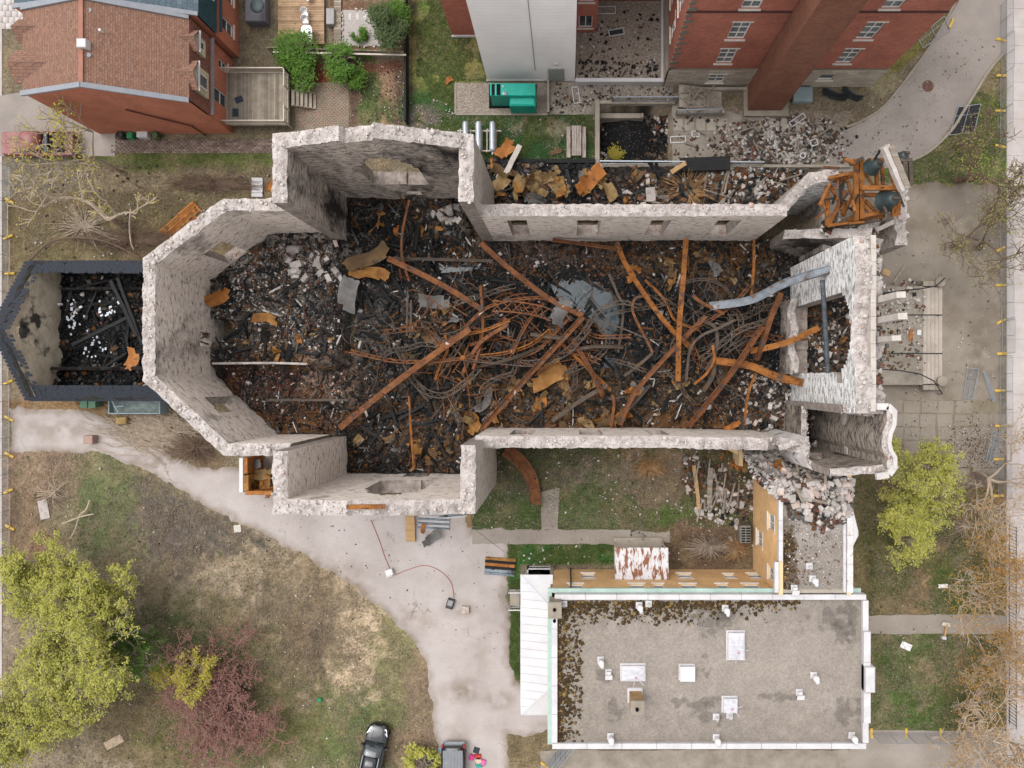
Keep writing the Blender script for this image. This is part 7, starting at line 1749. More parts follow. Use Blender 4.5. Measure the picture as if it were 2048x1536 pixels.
for (u, v, w, h, r, m, lb, nm, ct) in ((1800, 660, 8, 26, 0, m_wood, 'grey board lying on the front landing', 'board', 'board'), (1822, 670, 8, 24, .05, m_sh[4], 'orange and grey plate strip on the front landing', 'metal_strip', 'metal strip'), (1838, 665, 8, 10, .1, m_white, 'white card square on the front landing', 'card', 'card'), (1772, 545, 16, 12, .4, m_woodt, 'tan stone shaped board north of the front steps', 'board', 'board'), (1797, 550, 4, 40, .6, m_wood, 'burnt tipped plank north of the front steps', 'plank', 'plank')):
    mb = MB(); mb.bevbox(-w/48, -h/48, 0, w/48, h/48, .06, .01); o = mb.build(nm, m); o.location = P(u, v, .93 if 1760 < u < 1846 and v > 575 else .05); o.rotation_euler = (0, 0, -r); tag(o, lb, ct)

# ================================================================ VEHICLES
def loft(mb, stations, m=0):
    """stations: list of rings (same count) of points"""
    i0 = len(mb.v); n = len(stations[0])
    for r in stations: mb.v += [tuple(p) for p in r]
    for k in range(len(stations)-1):
        for q in range(n-1): mb.f.append((i0+k*n+q, i0+(k+1)*n+q, i0+(k+1)*n+q+1, i0+k*n+q+1)); mb.m.append(m); mb.uv.append(None)
    mb.f.append(tuple(i0+q for q in range(n))); mb.m.append(m); mb.uv.append(None)
    mb.f.append(tuple(i0+(len(stations)-1)*n+q for q in range(n-1, -1, -1))); mb.m.append(m); mb.uv.append(None)
def ring(x, hw, zb, zt, sh=.82, rr=.12):
    h = [(hw*.9, zb), (hw, zb+.12), (hw*1.0, (zb+zt)*.5), (hw*.97, zt-rr), (hw*.9, zt-rr*.35), (hw*sh, zt), (hw*.4, zt+.025), (0, zt+.035)]
    return [(x, y, z) for y, z in h]+[(x, -y, z) for y, z in h[-2::-1]]
def wheel(parent, x, y, r=.36, w=.24):
    t = MB(); n = 18
    for (ra, rb, y0, y1) in ((r, r, -w/2, w/2),):
        t.tube([(x, y-w/2, r), (x, y-w*.42, r), (x, y+w*.42, r), (x, y+w/2, r)], [r*.9, r, r, r*.9], n)
    o = t.build('wheel', m_tyre, parent); h = MB(); h.tube([(x, y-w*.52, r), (x, y+w*.52, r)], r*.6, 14); q = h.build('rim', m_cop); q.parent = o
m_tyre = plain('tyre_rubber', C('#2a2a2b'), .85, .2)
m_blackpaint = mk('black_car_paint', [(.4, (.006, .006, .007)), (.6, (.010, .010, .012))], 1, 2, .12, 0, spec=.7)
m_cglass = mk('car_glass', [(.4, (.012, .016, .02)), (.6, (.02, .026, .03))], 1, 2, .04, 0, spec=.8)
m_chrome = plain('bright_trim', C('#c9ced4'), .2, .5, .8, .03)
m_lamp = plain('lamp_lens', C('#e8ecf2'), .1, .6, 0, .03); m_tail = plain('red_tail_lamp', C('#b02a28'), .2, .5, 0, .05)
def orient(t, u, v, rz): t.location = P(u, v, 0); t.rotation_euler = (0, 0, rz)
# black SUV (front towards +x in its own frame)
suv = empty('black_suv', (0, 0, 0), 0, 'shiny black SUV parked on the grass at the bottom edge', 'car')
mb = MB(); loft(mb, [ring(-2.32, .78, .35, .95), ring(-2.2, .9, .28, 1.05), ring(-1.4, .95, .25, 1.06), ring(-.2, .96, .25, 1.04), ring(.75, .95, .25, 1.02), ring(1.3, .93, .25, .98, .8), ring(1.85, .86, .28, .9, .78), ring(2.2, .72, .32, .78, .7), ring(2.34, .5, .38, .68, .6)]); body = mb.build('body', m_blackpaint, suv, smooth=True)
mb = MB(); loft(mb, [ring(-2.15, .7, 1.0, 1.12, .7, .05), ring(-1.95, .76, 1.0, 1.58, .8, .18), ring(-.9, .8, 1.0, 1.66, .8, .18), ring(.2, .78, 1.0, 1.6, .78, .2), ring(.5, .77, 1.0, 1.45, .76, .2), ring(1.05, .8, .98, 1.06, .8, .04)]); mb.build('greenhouse', m_cglass, suv, smooth=True)
mb = MB(); loft(mb, [ring(-1.85, .6, 1.6, 1.635, .9, .01), ring(-.9, .64, 1.66, 1.705, .9, .01), ring(.1, .6, 1.6, 1.66, .9, .01)]); mb.build('roof_panel', m_blackpaint, suv, smooth=True)
for s in (-1, 1):
    mb = MB(); mb.hexa([(1.75, s*.62, .86), (2.12, s*.5, .76), (2.08, s*.66, .76), (1.55, s*.86, .9)][::s], [(1.75, s*.62, .93), (2.12, s*.5, .82), (2.08, s*.68, .82), (1.55, s*.88, .95)][::s]); mb.build('headlight', m_lamp, suv)
    mb = MB(); mb.bar((-1.75, s*.68, 1.7), (.15, s*.66, 1.7), .05, .05); mb.build('roof_rail', m_chrome, suv)
    mb = MB(); mb.bevbox(.55, s*1.0-.12, .98, .75, s*1.0+.12, 1.12, .03); mb.build('mirror', m_blackpaint, suv)
    for x in (-1.42, 1.38): wheel(suv, x, s*.84)
mb = MB(); mb.bevbox(2.02, -.42, .62, 2.3, .42, .74, .03); mb.build('grille', m_chrome, suv)
for y in (-.34, .34): mb = MB(); mb.bar((1.15, y*1.3, 1.055), (1.95, y, .93), .03, .02); mb.build('hood_crease', m_blackpaint, suv)
orient(suv, 752, 1496, math.atan2(112, 24))
# black pickup, tail to the top of the picture (front towards -y)
pk = empty('black_pickup', (0, 0, 0), 0, 'black pickup with grey bed cover parked on the drive at the bottom edge', 'pickup truck')
mb = MB(); loft(mb, [ring(-2.7, .8, .45, 1.0), ring(-2.62, .95, .4, 1.12, .92, .05), ring(-1.0, .97, .35, 1.14, .92, .05), ring(.9, .97, .3, 1.12), ring(2.0, .93, .3, 1.05), ring(2.6, .8, .35, .9), ring(2.75, .6, .45, .75)]); mb.build('body', m_blackpaint, pk, smooth=True)
mb = MB(); loft(mb, [ring(-.75, .74, 1.1, 1.25, .9, .05), ring(-.55, .78, 1.1, 1.78, .85, .15), ring(.6, .78, 1.1, 1.8, .85, .15), ring(1.1, .78, 1.1, 1.4, .8, .1), ring(1.5, .8, 1.05, 1.12, .8, .03)]); mb.build('cab', m_blackpaint, pk, smooth=True)
mb = MB(); mb.bevbox(-2.45, -.82, 1.13, -.9, .82, 1.2, .03); mb.build('bed_cover', plain('grey_bed_cover', C('#85878b'), .6), pk)
for k in range(6): mb = MB(); mb.bar((-2.4, -.65+k*.26, 1.205), (-.95, -.65+k*.26, 1.205), .03, .02); mb.build('cover_rib', plain('rib_%d' % k, C('#6d7074'), .6), pk)
mb = MB(); mb.bevbox(-2.86, -.86, .42, -2.68, .86, .6, .03); mb.build('bumper', m_chrome, pk)
mb = MB(); mb.bevbox(-2.72, -.7, .6, -2.64, .7, 1.13, .02); mb.build('tailgate', m_blackpaint, pk)
mb = MB(); mb.bevbox(-1.0, -.2, 1.2, -.85, .2, 1.26, .02); mb.build('brake_light', m_tail, pk)
for s in (-1, 1):
    mb = MB(); mb.bevbox(-2.76, s*.88-.08, .7, -2.6, s*.88+.08, 1.08, .02); mb.build('tail_lamp', m_tail, pk)
    for x in (-1.75, 1.75): wheel(pk, x, s*.84, .38)
    mb = MB(); mb.quad((-.4, s*.795, 1.25), (.8, s*.795, 1.25), (.6, s*.76, 1.62), (-.35, s*.76, 1.62)); mb.build('side_window', m_cglass, pk)
orient(pk, 910, 1546, math.atan2(-1, .0))
# old red pickup at the left
rp = empty('red_pickup', (0, 0, 0), 0, 'old faded red pickup parked beside the brick house', 'pickup truck')
m_redp = mk('faded_red_paint', [(.3, C('#7a3a34')), (.6, C('#98605a')), (.8, C('#a87a74'))], 1.1, 5, .45, .05, spec=.4, mode='obj'); m_bedf = mk('rusty_bed', [(.3, C('#8a6a5a')), (.7, C('#a98a78'))], 2, 4, .8, .2, mode='obj')
mb = MB(); loft(mb, [ring(3.0, .85, .45, .9), ring(2.9, .95, .4, 1.02, .9, .06), ring(1.4, .97, .35, 1.08, .92, .06), ring(1.2, .97, .35, 1.08, .92, .06), ring(-.5, .97, .35, 1.06, .95, .05), ring(-.6, .97, .35, .66, .95, .04), ring(-2.9, .97, .4, .66, .95, .04)]); mb.build('body', m_redp, rp, smooth=False)
mb = MB(); loft(mb, [ring(1.35, .82, 1.05, 1.15, .88, .05), ring(1.0, .8, 1.05, 1.6, .86, .12), ring(.7, .8, 1.05, 1.72, .88, .12), ring(-.4, .8, 1.05, 1.72, .88, .12), ring(-.5, .8, 1.05, 1.2, .88, .1)]); mb.build('cab', m_redp, rp, smooth=True)
mb = MB(); mb.quad((1.37, -.72, 1.12), (1.37, .72, 1.12), (.98, .68, 1.6), (.98, -.68, 1.6)); mb.build('windscreen', m_cglass, rp)
mb = MB()
for s in (-1, 1): mb.bevbox(-2.95, s*.93-.05, .6, -.6, s*.93+.05, 1.12, .02)
mb.bevbox(-2.98, -.9, .6, -2.88, .9, 1.12, .02); mb.build('bed_side', m_redp, rp)
mb = MB(); mb.box(-2.88, -.87, .665, -.62, .87, .7); mb.build('bed_floor', m_bedf, rp)
mb = MB(); mb.bevbox(-.95, -.85, .9, -.62, .85, 1.2, .04); mb.build('tool_box', plain('dark_tool_box', C('#4a4d55'), .5), rp)
for k in range(3): mb = MB(); mb.bar((-.7-.4*k, -.8, .85+.02*k), (-1.3-.4*k, .7, .9), .16, .1); mb.build('cargo_board', m_char, rp)
mb = MB(); mb.bar((1.5, 0, 1.12), (2.9, 0, 1.06), .05, .03); mb.build('hood_crease', m_redp, rp)
mb = MB(); mb.bevbox(2.92, -.9, .45, 3.1, .9, .62, .03); mb.build('bumper', m_chrome, rp)
for s in (-1, 1):
    for x in (-1.9, 1.95): wheel(rp, x, s*.82, .37)
    mb = MB(); mb.quad((-.35, s*.815, 1.12), (.85, s*.815, 1.12), (.65, s*.79, 1.55), (-.3, s*.79, 1.55)); mb.build('side_window', m_cglass, rp)
orient(rp, 92, 294, math.pi)

# ================================================================ TEMPORARY FENCES
m_galv = plain('galvanised_tube', C('#a8adb2'), .45, .5, .5); m_yel = plain('yellow_plastic', C('#d9b24a'), .6)
def fence_panel_mesh():
    f = MB(); L_, h = 2.86, 1.8
    for a, b in (((0, 0, .1), (L_, 0, .1)), ((0, 0, h), (L_, 0, h)), ((0, 0, 0), (0, 0, h)), ((L_, 0, 0), (L_, 0, h)), ((L_/2, 0, .1), (L_/2, 0, h))): f.tube([a, b], .022, 6)
    w = MB()
    for k in range(1, 24): w.bar((L_*k/24, 0, .1), (L_*k/24, 0, h), .009, .009, up=(0, 1, 0))
    for k in range(1, 12): w.bar((0, 0, .1+k*.14), (L_, 0, .1+k*.14), .008, .008)
    ft = MB(); ft.bevbox(-.42, -.1, 0, .42, .1, .13, .04); ft.lathe((0, 0, .13), [(.05, 0), (.05, .08)], 8)
    return f.mesh('fence_frame', m_galv), w.mesh('fence_mesh', m_galv), ft.mesh('fence_foot', m_yel)
FF, FM, FT = fence_panel_mesh(); ORD = 'first second third fourth fifth sixth seventh eighth ninth tenth eleventh twelfth thirteenth fourteenth'.split()
def fence(p, ang, label, group, lean=0.0, foot=True, frot=0.0):
    t = empty('site_fence', (p.x, p.y, 0), ang, label, 'fence panel', group); t.rotation_euler = (lean, 0, ang)
    link('frame', FF, t); link('wire_mesh', FM, t)
    if foot: link('foot', FT, t, (0, 0, 0), (0, 0, math.pi/2+frot))
    return t
for k in range(14):
    v = 12+70*k+rnd.uniform(-3, 3)
    if 250 < v < 390: continue
    fence(P(2002+rnd.uniform(-2.5, 2.5)-(4 if v > 700 else 0), v+68), math.pi/2, 'grey mesh site fence panel, %s from the top along the right sidewalk' % ORD[k], 'site fence along the right street', frot=rnd.choice([0, 0, 0, .5, -.25]))
for k in range(12):
    v = 330+72.5*k
    fence(P(19+rnd.uniform(-2, 2), v+72), math.pi/2, 'grey mesh site fence panel, %s from the top along the left edge' % ORD[k], 'site fence along the left edge', frot=rnd.choice([0, 0, .4, -.5]))
for k in range(3): fence(P(1743+k*69, 1466), 0, 'grey mesh site fence panel, %s to the right of the annex corner' % ORD[k], 'site fence beside the annex', frot=rnd.uniform(-.1, .1))
for k in range(3): fence(P(1090+k*10, 1530-k*3), .9, 'site fence panel leaning below the annex, %s from the left' % ORD[k], 'site fences leaning below the annex', foot=k == 0)
def flat_panel(pts, z, label, dark=False):
    q = [P(u, v, z+.03*(i % 2)) for i, (u, v) in enumerate(pts)]; t = empty('site_fence', q[0], 0, label, 'fence panel')
    f = MB()
    for a, b in zip(q, q[1:]+q[:1]): f.tube([a, b], .03, 6)
    f.tube([q[0].lerp(q[1], .5), q[3].lerp(q[2], .5)], .025, 6); f.tube([q[0].lerp(q[3], .33), q[1].lerp(q[2], .33)], .02, 6); attach(f.build('frame', m_galv), t)
    if dark: f = MB(); f.poly([p-Vector((0, 0, .02)) for p in q][::-1]); f.poly([p-Vector((0, 0, .03)) for p in q]); attach(f.build('screen_cloth', plain('black_screen_cloth', C('#232225'), .9)), t)
    else:
        f = MB()
        for k in range(1, 12): f.bar(q[0].lerp(q[1], k/12), q[3].lerp(q[2], k/12), .01, .01)
        attach(f.build('wire_mesh', m_galv), t)
flat_panel([(1917,214),(1962,208),(1948,264),(1899,270)], .12, 'fallen fence panel with black screen cloth on the east lawn', True)
flat_panel([(1836,76),(1889,32),(1900,60),(1846,96)], .15, 'fallen silver fence panel on the drive beside the brick building')
flat_panel([(1935,736),(1958,738),(1946,797),(1926,796)], .06, 'fallen fence frame lying on the forecourt')
flat_panel([(1966,742),(1972,745),(1992,800),(1985,803)], .06, 'narrow fallen fence frame beside the first on the forecourt')
flat_panel([(1985,862),(2000,868),(1985,925),(1972,922)], .06, 'fallen fence frame by the leaf litter near the street')
mb = MB(); mb.bevbox(-.42, -.1, 0, .42, .1, .13, .04); o = mb.build('yellow_weight', m_yel); o.location = P(1902, 47, .05); o.rotation_euler = (0, 0, 1.2); tag(o, 'loose yellow fence foot on the drive by the brick building', 'fence foot')
# black iron picket fence by the street trees, low right
pf = empty('iron_fence', P(2022, 1240, 0), 0, 'black iron picket fence along the street at lower right', 'fence')
for k in range(60):
    y = PY(1050+k*6.6); mb = MB(); mb.bar((PX(2016), y, 0), (PX(2016), y, 1.2), .03, .03, up=(0, 1, 0)); attach(mb.build('picket', m_iron), pf)
mb = MB(); mb.bar((PX(2016), PY(1048), 1.1), (PX(2016), PY(1446), 1.1), .04, .05); mb.bar((PX(2016), PY(1048), .2), (PX(2016), PY(1446), .2), .04, .05); attach(mb.build('rail', m_iron), pf)
# wall / fence between gardens and lawn (dark line) and garden fence
mb = MB(); mb.box(PX(814), PY(250), 0, PX(817.5), PY(-60), 1.1); mb.thing('chain_fence', m_char, 'thin dark fence between the gardens and the north lawn', 'fence')
gf_ = empty('board_fence', P(600, 112, 0), 0, 'grey board fence between the two back gardens', 'fence')
for k in range(64):
    u = 548+k*4.2; vv = 103+k*.12; mb = MB(); a = P(u, vv+8, 0); mb.box(a.x-.08, a.y-.02, 0, a.x+.07, a.y+.02, 1.45+rnd.uniform(-.02, .02)); attach(mb.build('board', m_deck), gf_)
mb = MB(); mb.bar(P(546, 104, 1.5), P(812, 110, 1.5), .12, .06); attach(mb.build('top_rail', m_wrail), gf_)

# ================================================================ YARD EQUIPMENT
ge = empty('generator', P(1026, 200, 0), 0, 'bright teal generator housing on a gravel pad', 'generator')
m_tealp = mk('teal_enclosure_paint', [(.3, C('#12a38f')), (.7, C('#22b8a4'))], 1, 3, .4, .02, spec=.4, speck=(3, .72, .76, C('#8f7d70'))); m_teald = plain('teal_shadow_paint', C('#0f8f7e', 1.2), .5)
def gbox(u0, v0, u1, v1, z0, z1, nm, mat, bev=.05):
    a, b = P(u0, v0, z1), P(u1, v1, z1); mb = MB(); mb.bevbox(a.x, b.y, z0, b.x, a.y, z1, bev); return attach(mb.build(nm, mat), ge)
gbox(980, 166, 1071, 191, .2, 2.4, 'housing', m_tealp); gbox(1019, 192.5, 1071, 211, .2, 1.9, 'service_bay', m_tealp, .12); gbox(978, 168, 1073, 215, 0, .2, 'skid', m_dark)
gbox(983, 168, 989.5, 190, 2.2, 2.42, 'intake_grille', m_dark, .01); gbox(993, 168, 1001, 190, 2.2, 2.42, 'intake_grille', m_dark, .01)
mb = MB(); mb.lathe(P(1010, 187, 2.4), [(.17, 0), (.17, .06), (.1, .1)], 14); attach(mb.build('exhaust_cap', m_chrome), ge)
mb = MB(); mb.lathe(P(1006, 173, 2.4), [(.06, 0), (.06, .06)], 10); attach(mb.build('filler_cap', m_white), ge)
# silver tanks on a pale timber rack
tk = empty('tank_rack', P(958, 280, 0), 0, 'pale timber rack on the north lawn carrying silver tanks', 'rack')
for v in (262, 302): mb = MB(); mb.bar(P(915, v, .6), P(1002, v, .6), .1, .14); attach(mb.build('rail', m_wrail), tk)
for u in (921, 941, 964, 974, 992): mb = MB(); mb.bar(P(u, 258, .68), P(u, 304, .68), .07, .07); attach(mb.build('slat', m_wrail), tk)
for u in (921, 992):
    for v in (262, 302): mb = MB(); p = P(u, v, .55); mb.box(p.x-.05, p.y-.05, 0, p.x+.05, p.y+.05, .55); attach(mb.build('leg', m_wrail), tk)
m_tank = mk('silver_tank_paint', [(.3, C('#a9b0b8')), (.7, C('#c3c9cf'))], 1, 3, .35, .02, metal=.3, spec=.5)
for (u, lb) in ((931, 'silver gas tank nearest the transept on the timber rack'), (957, 'middle silver gas tank on the timber rack'), (985, 'silver gas tank farthest from the transept on the timber rack')):
    t = empty('gas_tank', P(u, 275, .75), 0, lb, 'tank'); r = .25; y0, y1 = PY(304, .95), PY(243, .95); x = PX(u, .95); n = 20; mb = MB()
    mb.tube([(x, y0, 1), (x, y0+.03, 1), (x, y0+.1, 1), (x, y0+.22, 1), (x, y1-.22, 1), (x, y1-.1, 1), (x, y1-.03, 1), (x, y1, 1)], [r*.3, r*.65, r*.9, r, r, r*.9, r*.65, r*.3], n); attach(mb.build('shell', m_tank, smooth=True), t)
    mb = MB(); mb.tube([(x, y0-.22, 1), (x, y0, 1)], .05, 8); mb.tube([(x-.08, y0-.22, 1), (x+.08, y0-.22, 1)], .03, 8); attach(mb.build('valve', m_chrome), t)
    mb = MB(); mb.tube([(x, (y0+y1)/2-.35, 1), (x, (y0+y1)/2-.30, 1)], r+.01, n); attach(mb.build('band', m_whiteish), t)
# picnic table
pt_ = empty('picnic_table', P(1153, 281, 0), 0, 'weathered timber picnic table with two benches on the north lawn', 'picnic table')
m_pic = mk('flaking_pale_timber', [(.3, C('#8d7d72')), (.6, C('#bfb2a8')), (.8, C('#d3c8c0'))], 2.2, 5, .9, .3, 9, stretch=(4, .6, 1))
for k in range(4): a = PX(1143.5+k*4.9, .76); mb = MB(); mb.bevbox(a, PY(311, .76), .72, a+.18, PY(251, .76), .76, .01); attach(mb.build('top_plank', m_pic), pt_)
for (u0, u1) in ((1133, 1141), (1164, 1172)): mb = MB(); mb.bevbox(PX(u0, .45), PY(315, .45), .41, PX(u1, .45), PY(253, .45), .45, .01); attach(mb.build('bench', m_pic), pt_)
for v in (262, 303):
    mb = MB(); y = PY(v); mb.bar((PX(1134), y, .36), (PX(1172), y, .36), .06, .1); mb.bar((PX(1138), y, .02), (PX(1150), y, .7), .06, .1); mb.bar((PX(1168), y, .02), (PX(1156), y, .7), .06, .1); attach(mb.build('leg_frame', m_pic), pt_)
# white garden set on the warm deck
m_plw = plain('white_resin', C('#f0edec', 1.1), .45, var=.03)
gt_ = empty('garden_table', P(613, 68, .35), 0, 'oval white garden table on the warm brown deck', 'table'); mb = MB(); c = P(613, 68, 1.05)
mb.v = []; ring_ = [(c.x+.46*math.copysign(abs(math.cos(a))**.6, math.cos(a)), c.y+.74*math.copysign(abs(math.sin(a))**.6, math.sin(a))) for a in [k*math.pi/16 for k in range(32)]]; mb.prism(ring_, 1.02, 1.07); attach(mb.build('table_top', m_plw), gt_)
for sx_, sy_ in ((-1, -1), (1, -1), (1, 1), (-1, 1)): mb = MB(); mb.bar((c.x+sx_*.3, c.y+sy_*.5, .36), (c.x+sx_*.26, c.y+sy_*.45, 1.02), .05, .05, up=(0, 1, 0)); attach(mb.build('leg', m_plw), gt_)
def chair(u, v, rz, label, tip=0.0):
    t = empty('garden_chair', P(u, v, .36), rz, label, 'chair', None); t.rotation_euler = (tip, 0, rz)
    mb = MB(); mb.bevbox(-.25, -.24, .4, .25, .24, .44, .02); mb.build('seat', m_plw, t)
    mb = MB(); pts = [(.27*math.cos(a), .05+.24*math.sin(a)) for a in [k*math.pi/8 for k in range(-1, 10)]]
    for z0, z1 in ((.44, .82),):
        for a, b in zip(pts[:-1], pts[1:]): mb.hexa([(a[0], a[1], z0), (b[0], b[1], z0), (b[0]*.9, b[1]-.03, z0), (a[0]*.9, a[1]-.03, z0)], [(a[0]*1.08, a[1]*1.1, z1), (b[0]*1.08, b[1]*1.1, z1), (b[0], b[1], z1), (a[0], a[1], z1)])
    mb.build('backrest', m_plw, t)
    for sx_, sy_ in ((-1, -1), (1, -1), (1, 1), (-1, 1)): mb = MB(); mb.bar((sx_*.25, sy_*.24, 0), (sx_*.21, sy_*.2, .4), .04, .04, up=(0, 1, 0)); mb.build('leg', m_plw, t)
chair(614, 31, 0, 'white garden chair farthest from the oval table'); chair(615, 46, 0, 'white garden chair pushed in behind the oval table'); chair(621, 92, math.pi, 'white garden chair at the front end of the oval table'); chair(620, 0, .6, 'white garden chair cut by the top edge')
mb = MB(); mb.tube([P(630+8*math.cos(a), 72+8*math.sin(a), .6) for a in [k*math.pi/8 for k in range(17)]], .025, 6); mb.thing('hoop', m_iron, 'thin dark hoop beside the oval garden table', 'hoop')
# bench tub with cover, barbecue cover, boxes, barrel
mb = MB(); mb.bevbox(PX(500), PY(42, 1), 0, PX(540), PY(-40, 1), 1.0, .06); tub = mb.thing('garden_cabin', plain('grey_cabin', C('#6d6b72'), .6), 'grey framed garden tub enclosure at the top edge', 'tub')
mb = MB(); mb.lathe(P(515, 12, 2.1), [(.55, 0), (.58, .05), (.5, .12), (.3, .17), (.0, .2)], 24); t_ = mb.thing('satellite_drum', plain('dark_green_lid', C('#3a474a'), .5), 'round dark lid on the grey garden enclosure', 'lid', smooth=True)
mb = MB(); mb.bevbox(PX(571, .8), PY(103, .8), 0, PX(602, .8), PY(89, .8), .85, .2); mb.thing('covered_grill', plain('dark_teal_cover', C('#27524b'), .7), 'dark green covered barbecue at the end of the warm deck', 'barbecue')
mb = MB(); mb.bevbox(PX(652, .5), PY(48, .5), 0, PX(668, .5), PY(16, .5), .5, .04); mb.thing('planter_box', plain('grey_planter', C('#a39f9c'), .8), 'pale rectangular planter beside the boardwalk', 'planter')
for k in range(5): mb = MB(); mb.bevbox(PX(697+k*15), PY(40), -.02, PX(703+k*15), PY(27), .03, .01); mb.thing('stepping_stone', plain('pale_stepper', C('#cfc9c6'), .9) if k == 0 else bpy.data.materials['pale_stepper'], 'pale stepping stone in the gravel garden, %s from the left' % ORD[k], 'stepping stone', 'stepping stones in the gravel garden')
sheet('gravel_garden', [(684,20),(790,20),(790,92),(684,92)], .005, mk('pale_gravel', [(.3, C('#a39a92')), (.7, C('#c4bcb6'))], 8, 3, .95, .5, 14))
for k in range(40):
    u, v = rnd.choice([(684+rnd.uniform(0, 105), 92+rnd.uniform(-2, 2)), (684+rnd.uniform(-2, 2), 20+rnd.uniform(0, 72)), (684+rnd.uniform(0, 105), 19+rnd.uniform(-2, 2))]); o = link('edging_stone', block_me(rnd.randrange(8), 0), None, P(u, v, .05), (0, 0, rnd.random()*6), (.2, .2, .18)); tag(o, 'small stone edging the gravel garden', 'stone', 'stones edging the gravel garden')
for (u, v, m, w, lb, nm) in ((250, 275, '#3a3838', .55, 'dark round bin by the brick house wall', 'bin'), (266, 274, '#2f8a55', .5, 'small green crate by the brick house wall', 'crate'), (291, 272, '#d9d6d6', .9, 'white box by the brick house wall', 'box'), (318, 276, '#5a6a45', .6, 'olive barrel by the brick house wall', 'barrel')):
    mb = MB()
    if nm in ('bin', 'barrel'): mb.lathe(P(u, v, 0), [(w*.42, 0), (w*.5, .4), (w*.5, .75), (w*.46, .8), (w*.4, .8), (w*.38, .7)], 18)
    else: p = P(u, v); mb.bevbox(p.x-w/2, p.y-.25, 0, p.x+w/2, p.y+.25, .55, .04)
    mb.thing(nm, plain('%s_%d' % (nm, u), C(m), .6), lb, nm)
for (u, lb) in ((184, 'left green wheeled bin behind the sacristy'), (200, 'right green wheeled bin behind the sacristy')):
    t = empty('wheeled_bin', P(u, 806, 0), 0, lb, 'bin'); mb = MB(); mb.hexa([(-.24, -.28, .05), (.24, -.28, .05), (.24, .25, .05), (-.24, .25, .05)], [(-.29, -.34, .98), (.29, -.34, .98), (.29, .32, .98), (-.29, .32, .98)]); mb.build('bin_body', bpy.data.materials.get('bin_green') or plain('bin_green', C('#4f7a5e'), .5), t); mb = MB(); mb.bevbox(-.31, -.38, .98, .31, .36, 1.06, .04); mb.build('lid', bpy.data.materials['bin_green'], t)
dp = empty('skip_container', P(268, 815, 0), 0, 'pale blue grey metal skip beside the burnt sacristy', 'skip'); m_skip = plain('pale_blue_metal', C('#93a4a8'), .5, .4)
a, b = P(216, 800, 1.2), P(320, 828, 1.2)
for (q) in ((a.x, b.y, a.x+.1, a.y), (b.x-.1, b.y, b.x, a.y), (a.x+.1, b.y, b.x-.1, b.y+.1), (a.x+.1, a.y-.1, b.x-.1, a.y)): mb = MB(); mb.bevbox(q[0], q[1], 0, q[2], q[3], 1.2, .02); attach(mb.build('side', m_skip), dp)
mb = MB(); mb.box(a.x+.1, b.y+.1, .75, b.x-.1, a.y-.1, .8); attach(mb.build('load_cover', plain('mottled_tarp', C('#7d8a86'), .7, var=.4, scale=3)), dp); mb = MB(); mb.bar(P(222, 798, 1.3), P(236, 824, 1.3), .12, .08); mb.bar(P(228, 814, 1.3), P(248, 812, 1.3), .1, .06); attach(mb.build('lever', m_skip), dp)
mb = MB(); p = P(187, 878); mb.bevbox(p.x-.38, p.y-.35, 0, p.x+.4, p.y+.35, .75, .04); bx_ = mb.thing('wooden_crate', plain('pinkish_crate', C('#a98a7d'), .8), 'pinkish brown crate standing on the west drive', 'crate')
mb = MB(); p = P(250, 840); mb.bevbox(p.x-.45, p.y-.3, 0, p.x+.45, p.y+.3, .6, .06); mb.thing('straw_bale', mk('yellow_straw', [(.3, C('#8d7345')), (.7, C('#b59a66'))], 4, 4, .95, .6), 'yellowish bale among the branches below the sacristy', 'bale')

# ================================================================ THINGS ON THE DRIVE
t = empty('site_lamp', P(901, 1206, 0), 0, 'black and grey box with cable on the drive', 'box'); mb = MB(); mb.bevbox(-.28, -.38, 0, .3, .42, .45, .1); o = mb.build('case', plain('dark_case', C('#3a3a3d'), .5), t); o.rotation_euler = (0, 0, -.3); mb = MB(); mb.bevbox(-.2, -.1, .45, .24, .38, .5, .03); o = mb.build('lid', plain('grey_lid', C('#8f8c8c'), .5), t); o.rotation_euler = (0, 0, -.3)
mb = MB(); p = P(931, 1218); mb.bevbox(p.x-.32, p.y-.3, 0, p.x+.34, p.y+.3, .3, .05); mb.thing('drain_block', mk('drain_concrete', [(.3, C('#a38d80')), (.7, C('#d6cabf'))], 3, 4, .9, .4), 'square pale block standing on the drive by the box', 'block')
t = empty('white_carton', P(781, 1144, 0), .3, 'white carton on the drive joined by a red cable', 'carton'); mb = MB(); mb.bevbox(-.3, -.2, 0, .3, .32, .45, .03); mb.build('carton_body', m_white, t); mb = MB(); mb.bevbox(-.42, -.36, 0, .1, -.2, .12, .02); mb.build('flap', m_white, t)
m_cord = plain('red_cord', C('#b4574a'), .6)
mb = MB(); mb.tube([P(u, v, .06) for u, v in smooth_px([(742, 1040), (760, 1085), (770, 1115), (782, 1142)])], .025, 5); mb.thing('red_cable', m_cord, 'red cable running from the south transept to the white carton', 'cable')
mb = MB(); mb.tube([P(u, v, .06) for u, v in smooth_px([(790, 1150), (820, 1138), (850, 1131), (880, 1142), (902, 1165), (908, 1196)])], .025, 5); mb.thing('red_cable', m_cord, 'red cable curving from the white carton to the dark box', 'cable')
mb = MB(); mb.tube([P(u, v, 3+(u-880)*-.02) for u, v in [(945, 1055), (1010, 1105)]], .015, 4); mb.thing('thin_wire', m_iron, 'thin black wire slanting across the drive corner', 'wire')
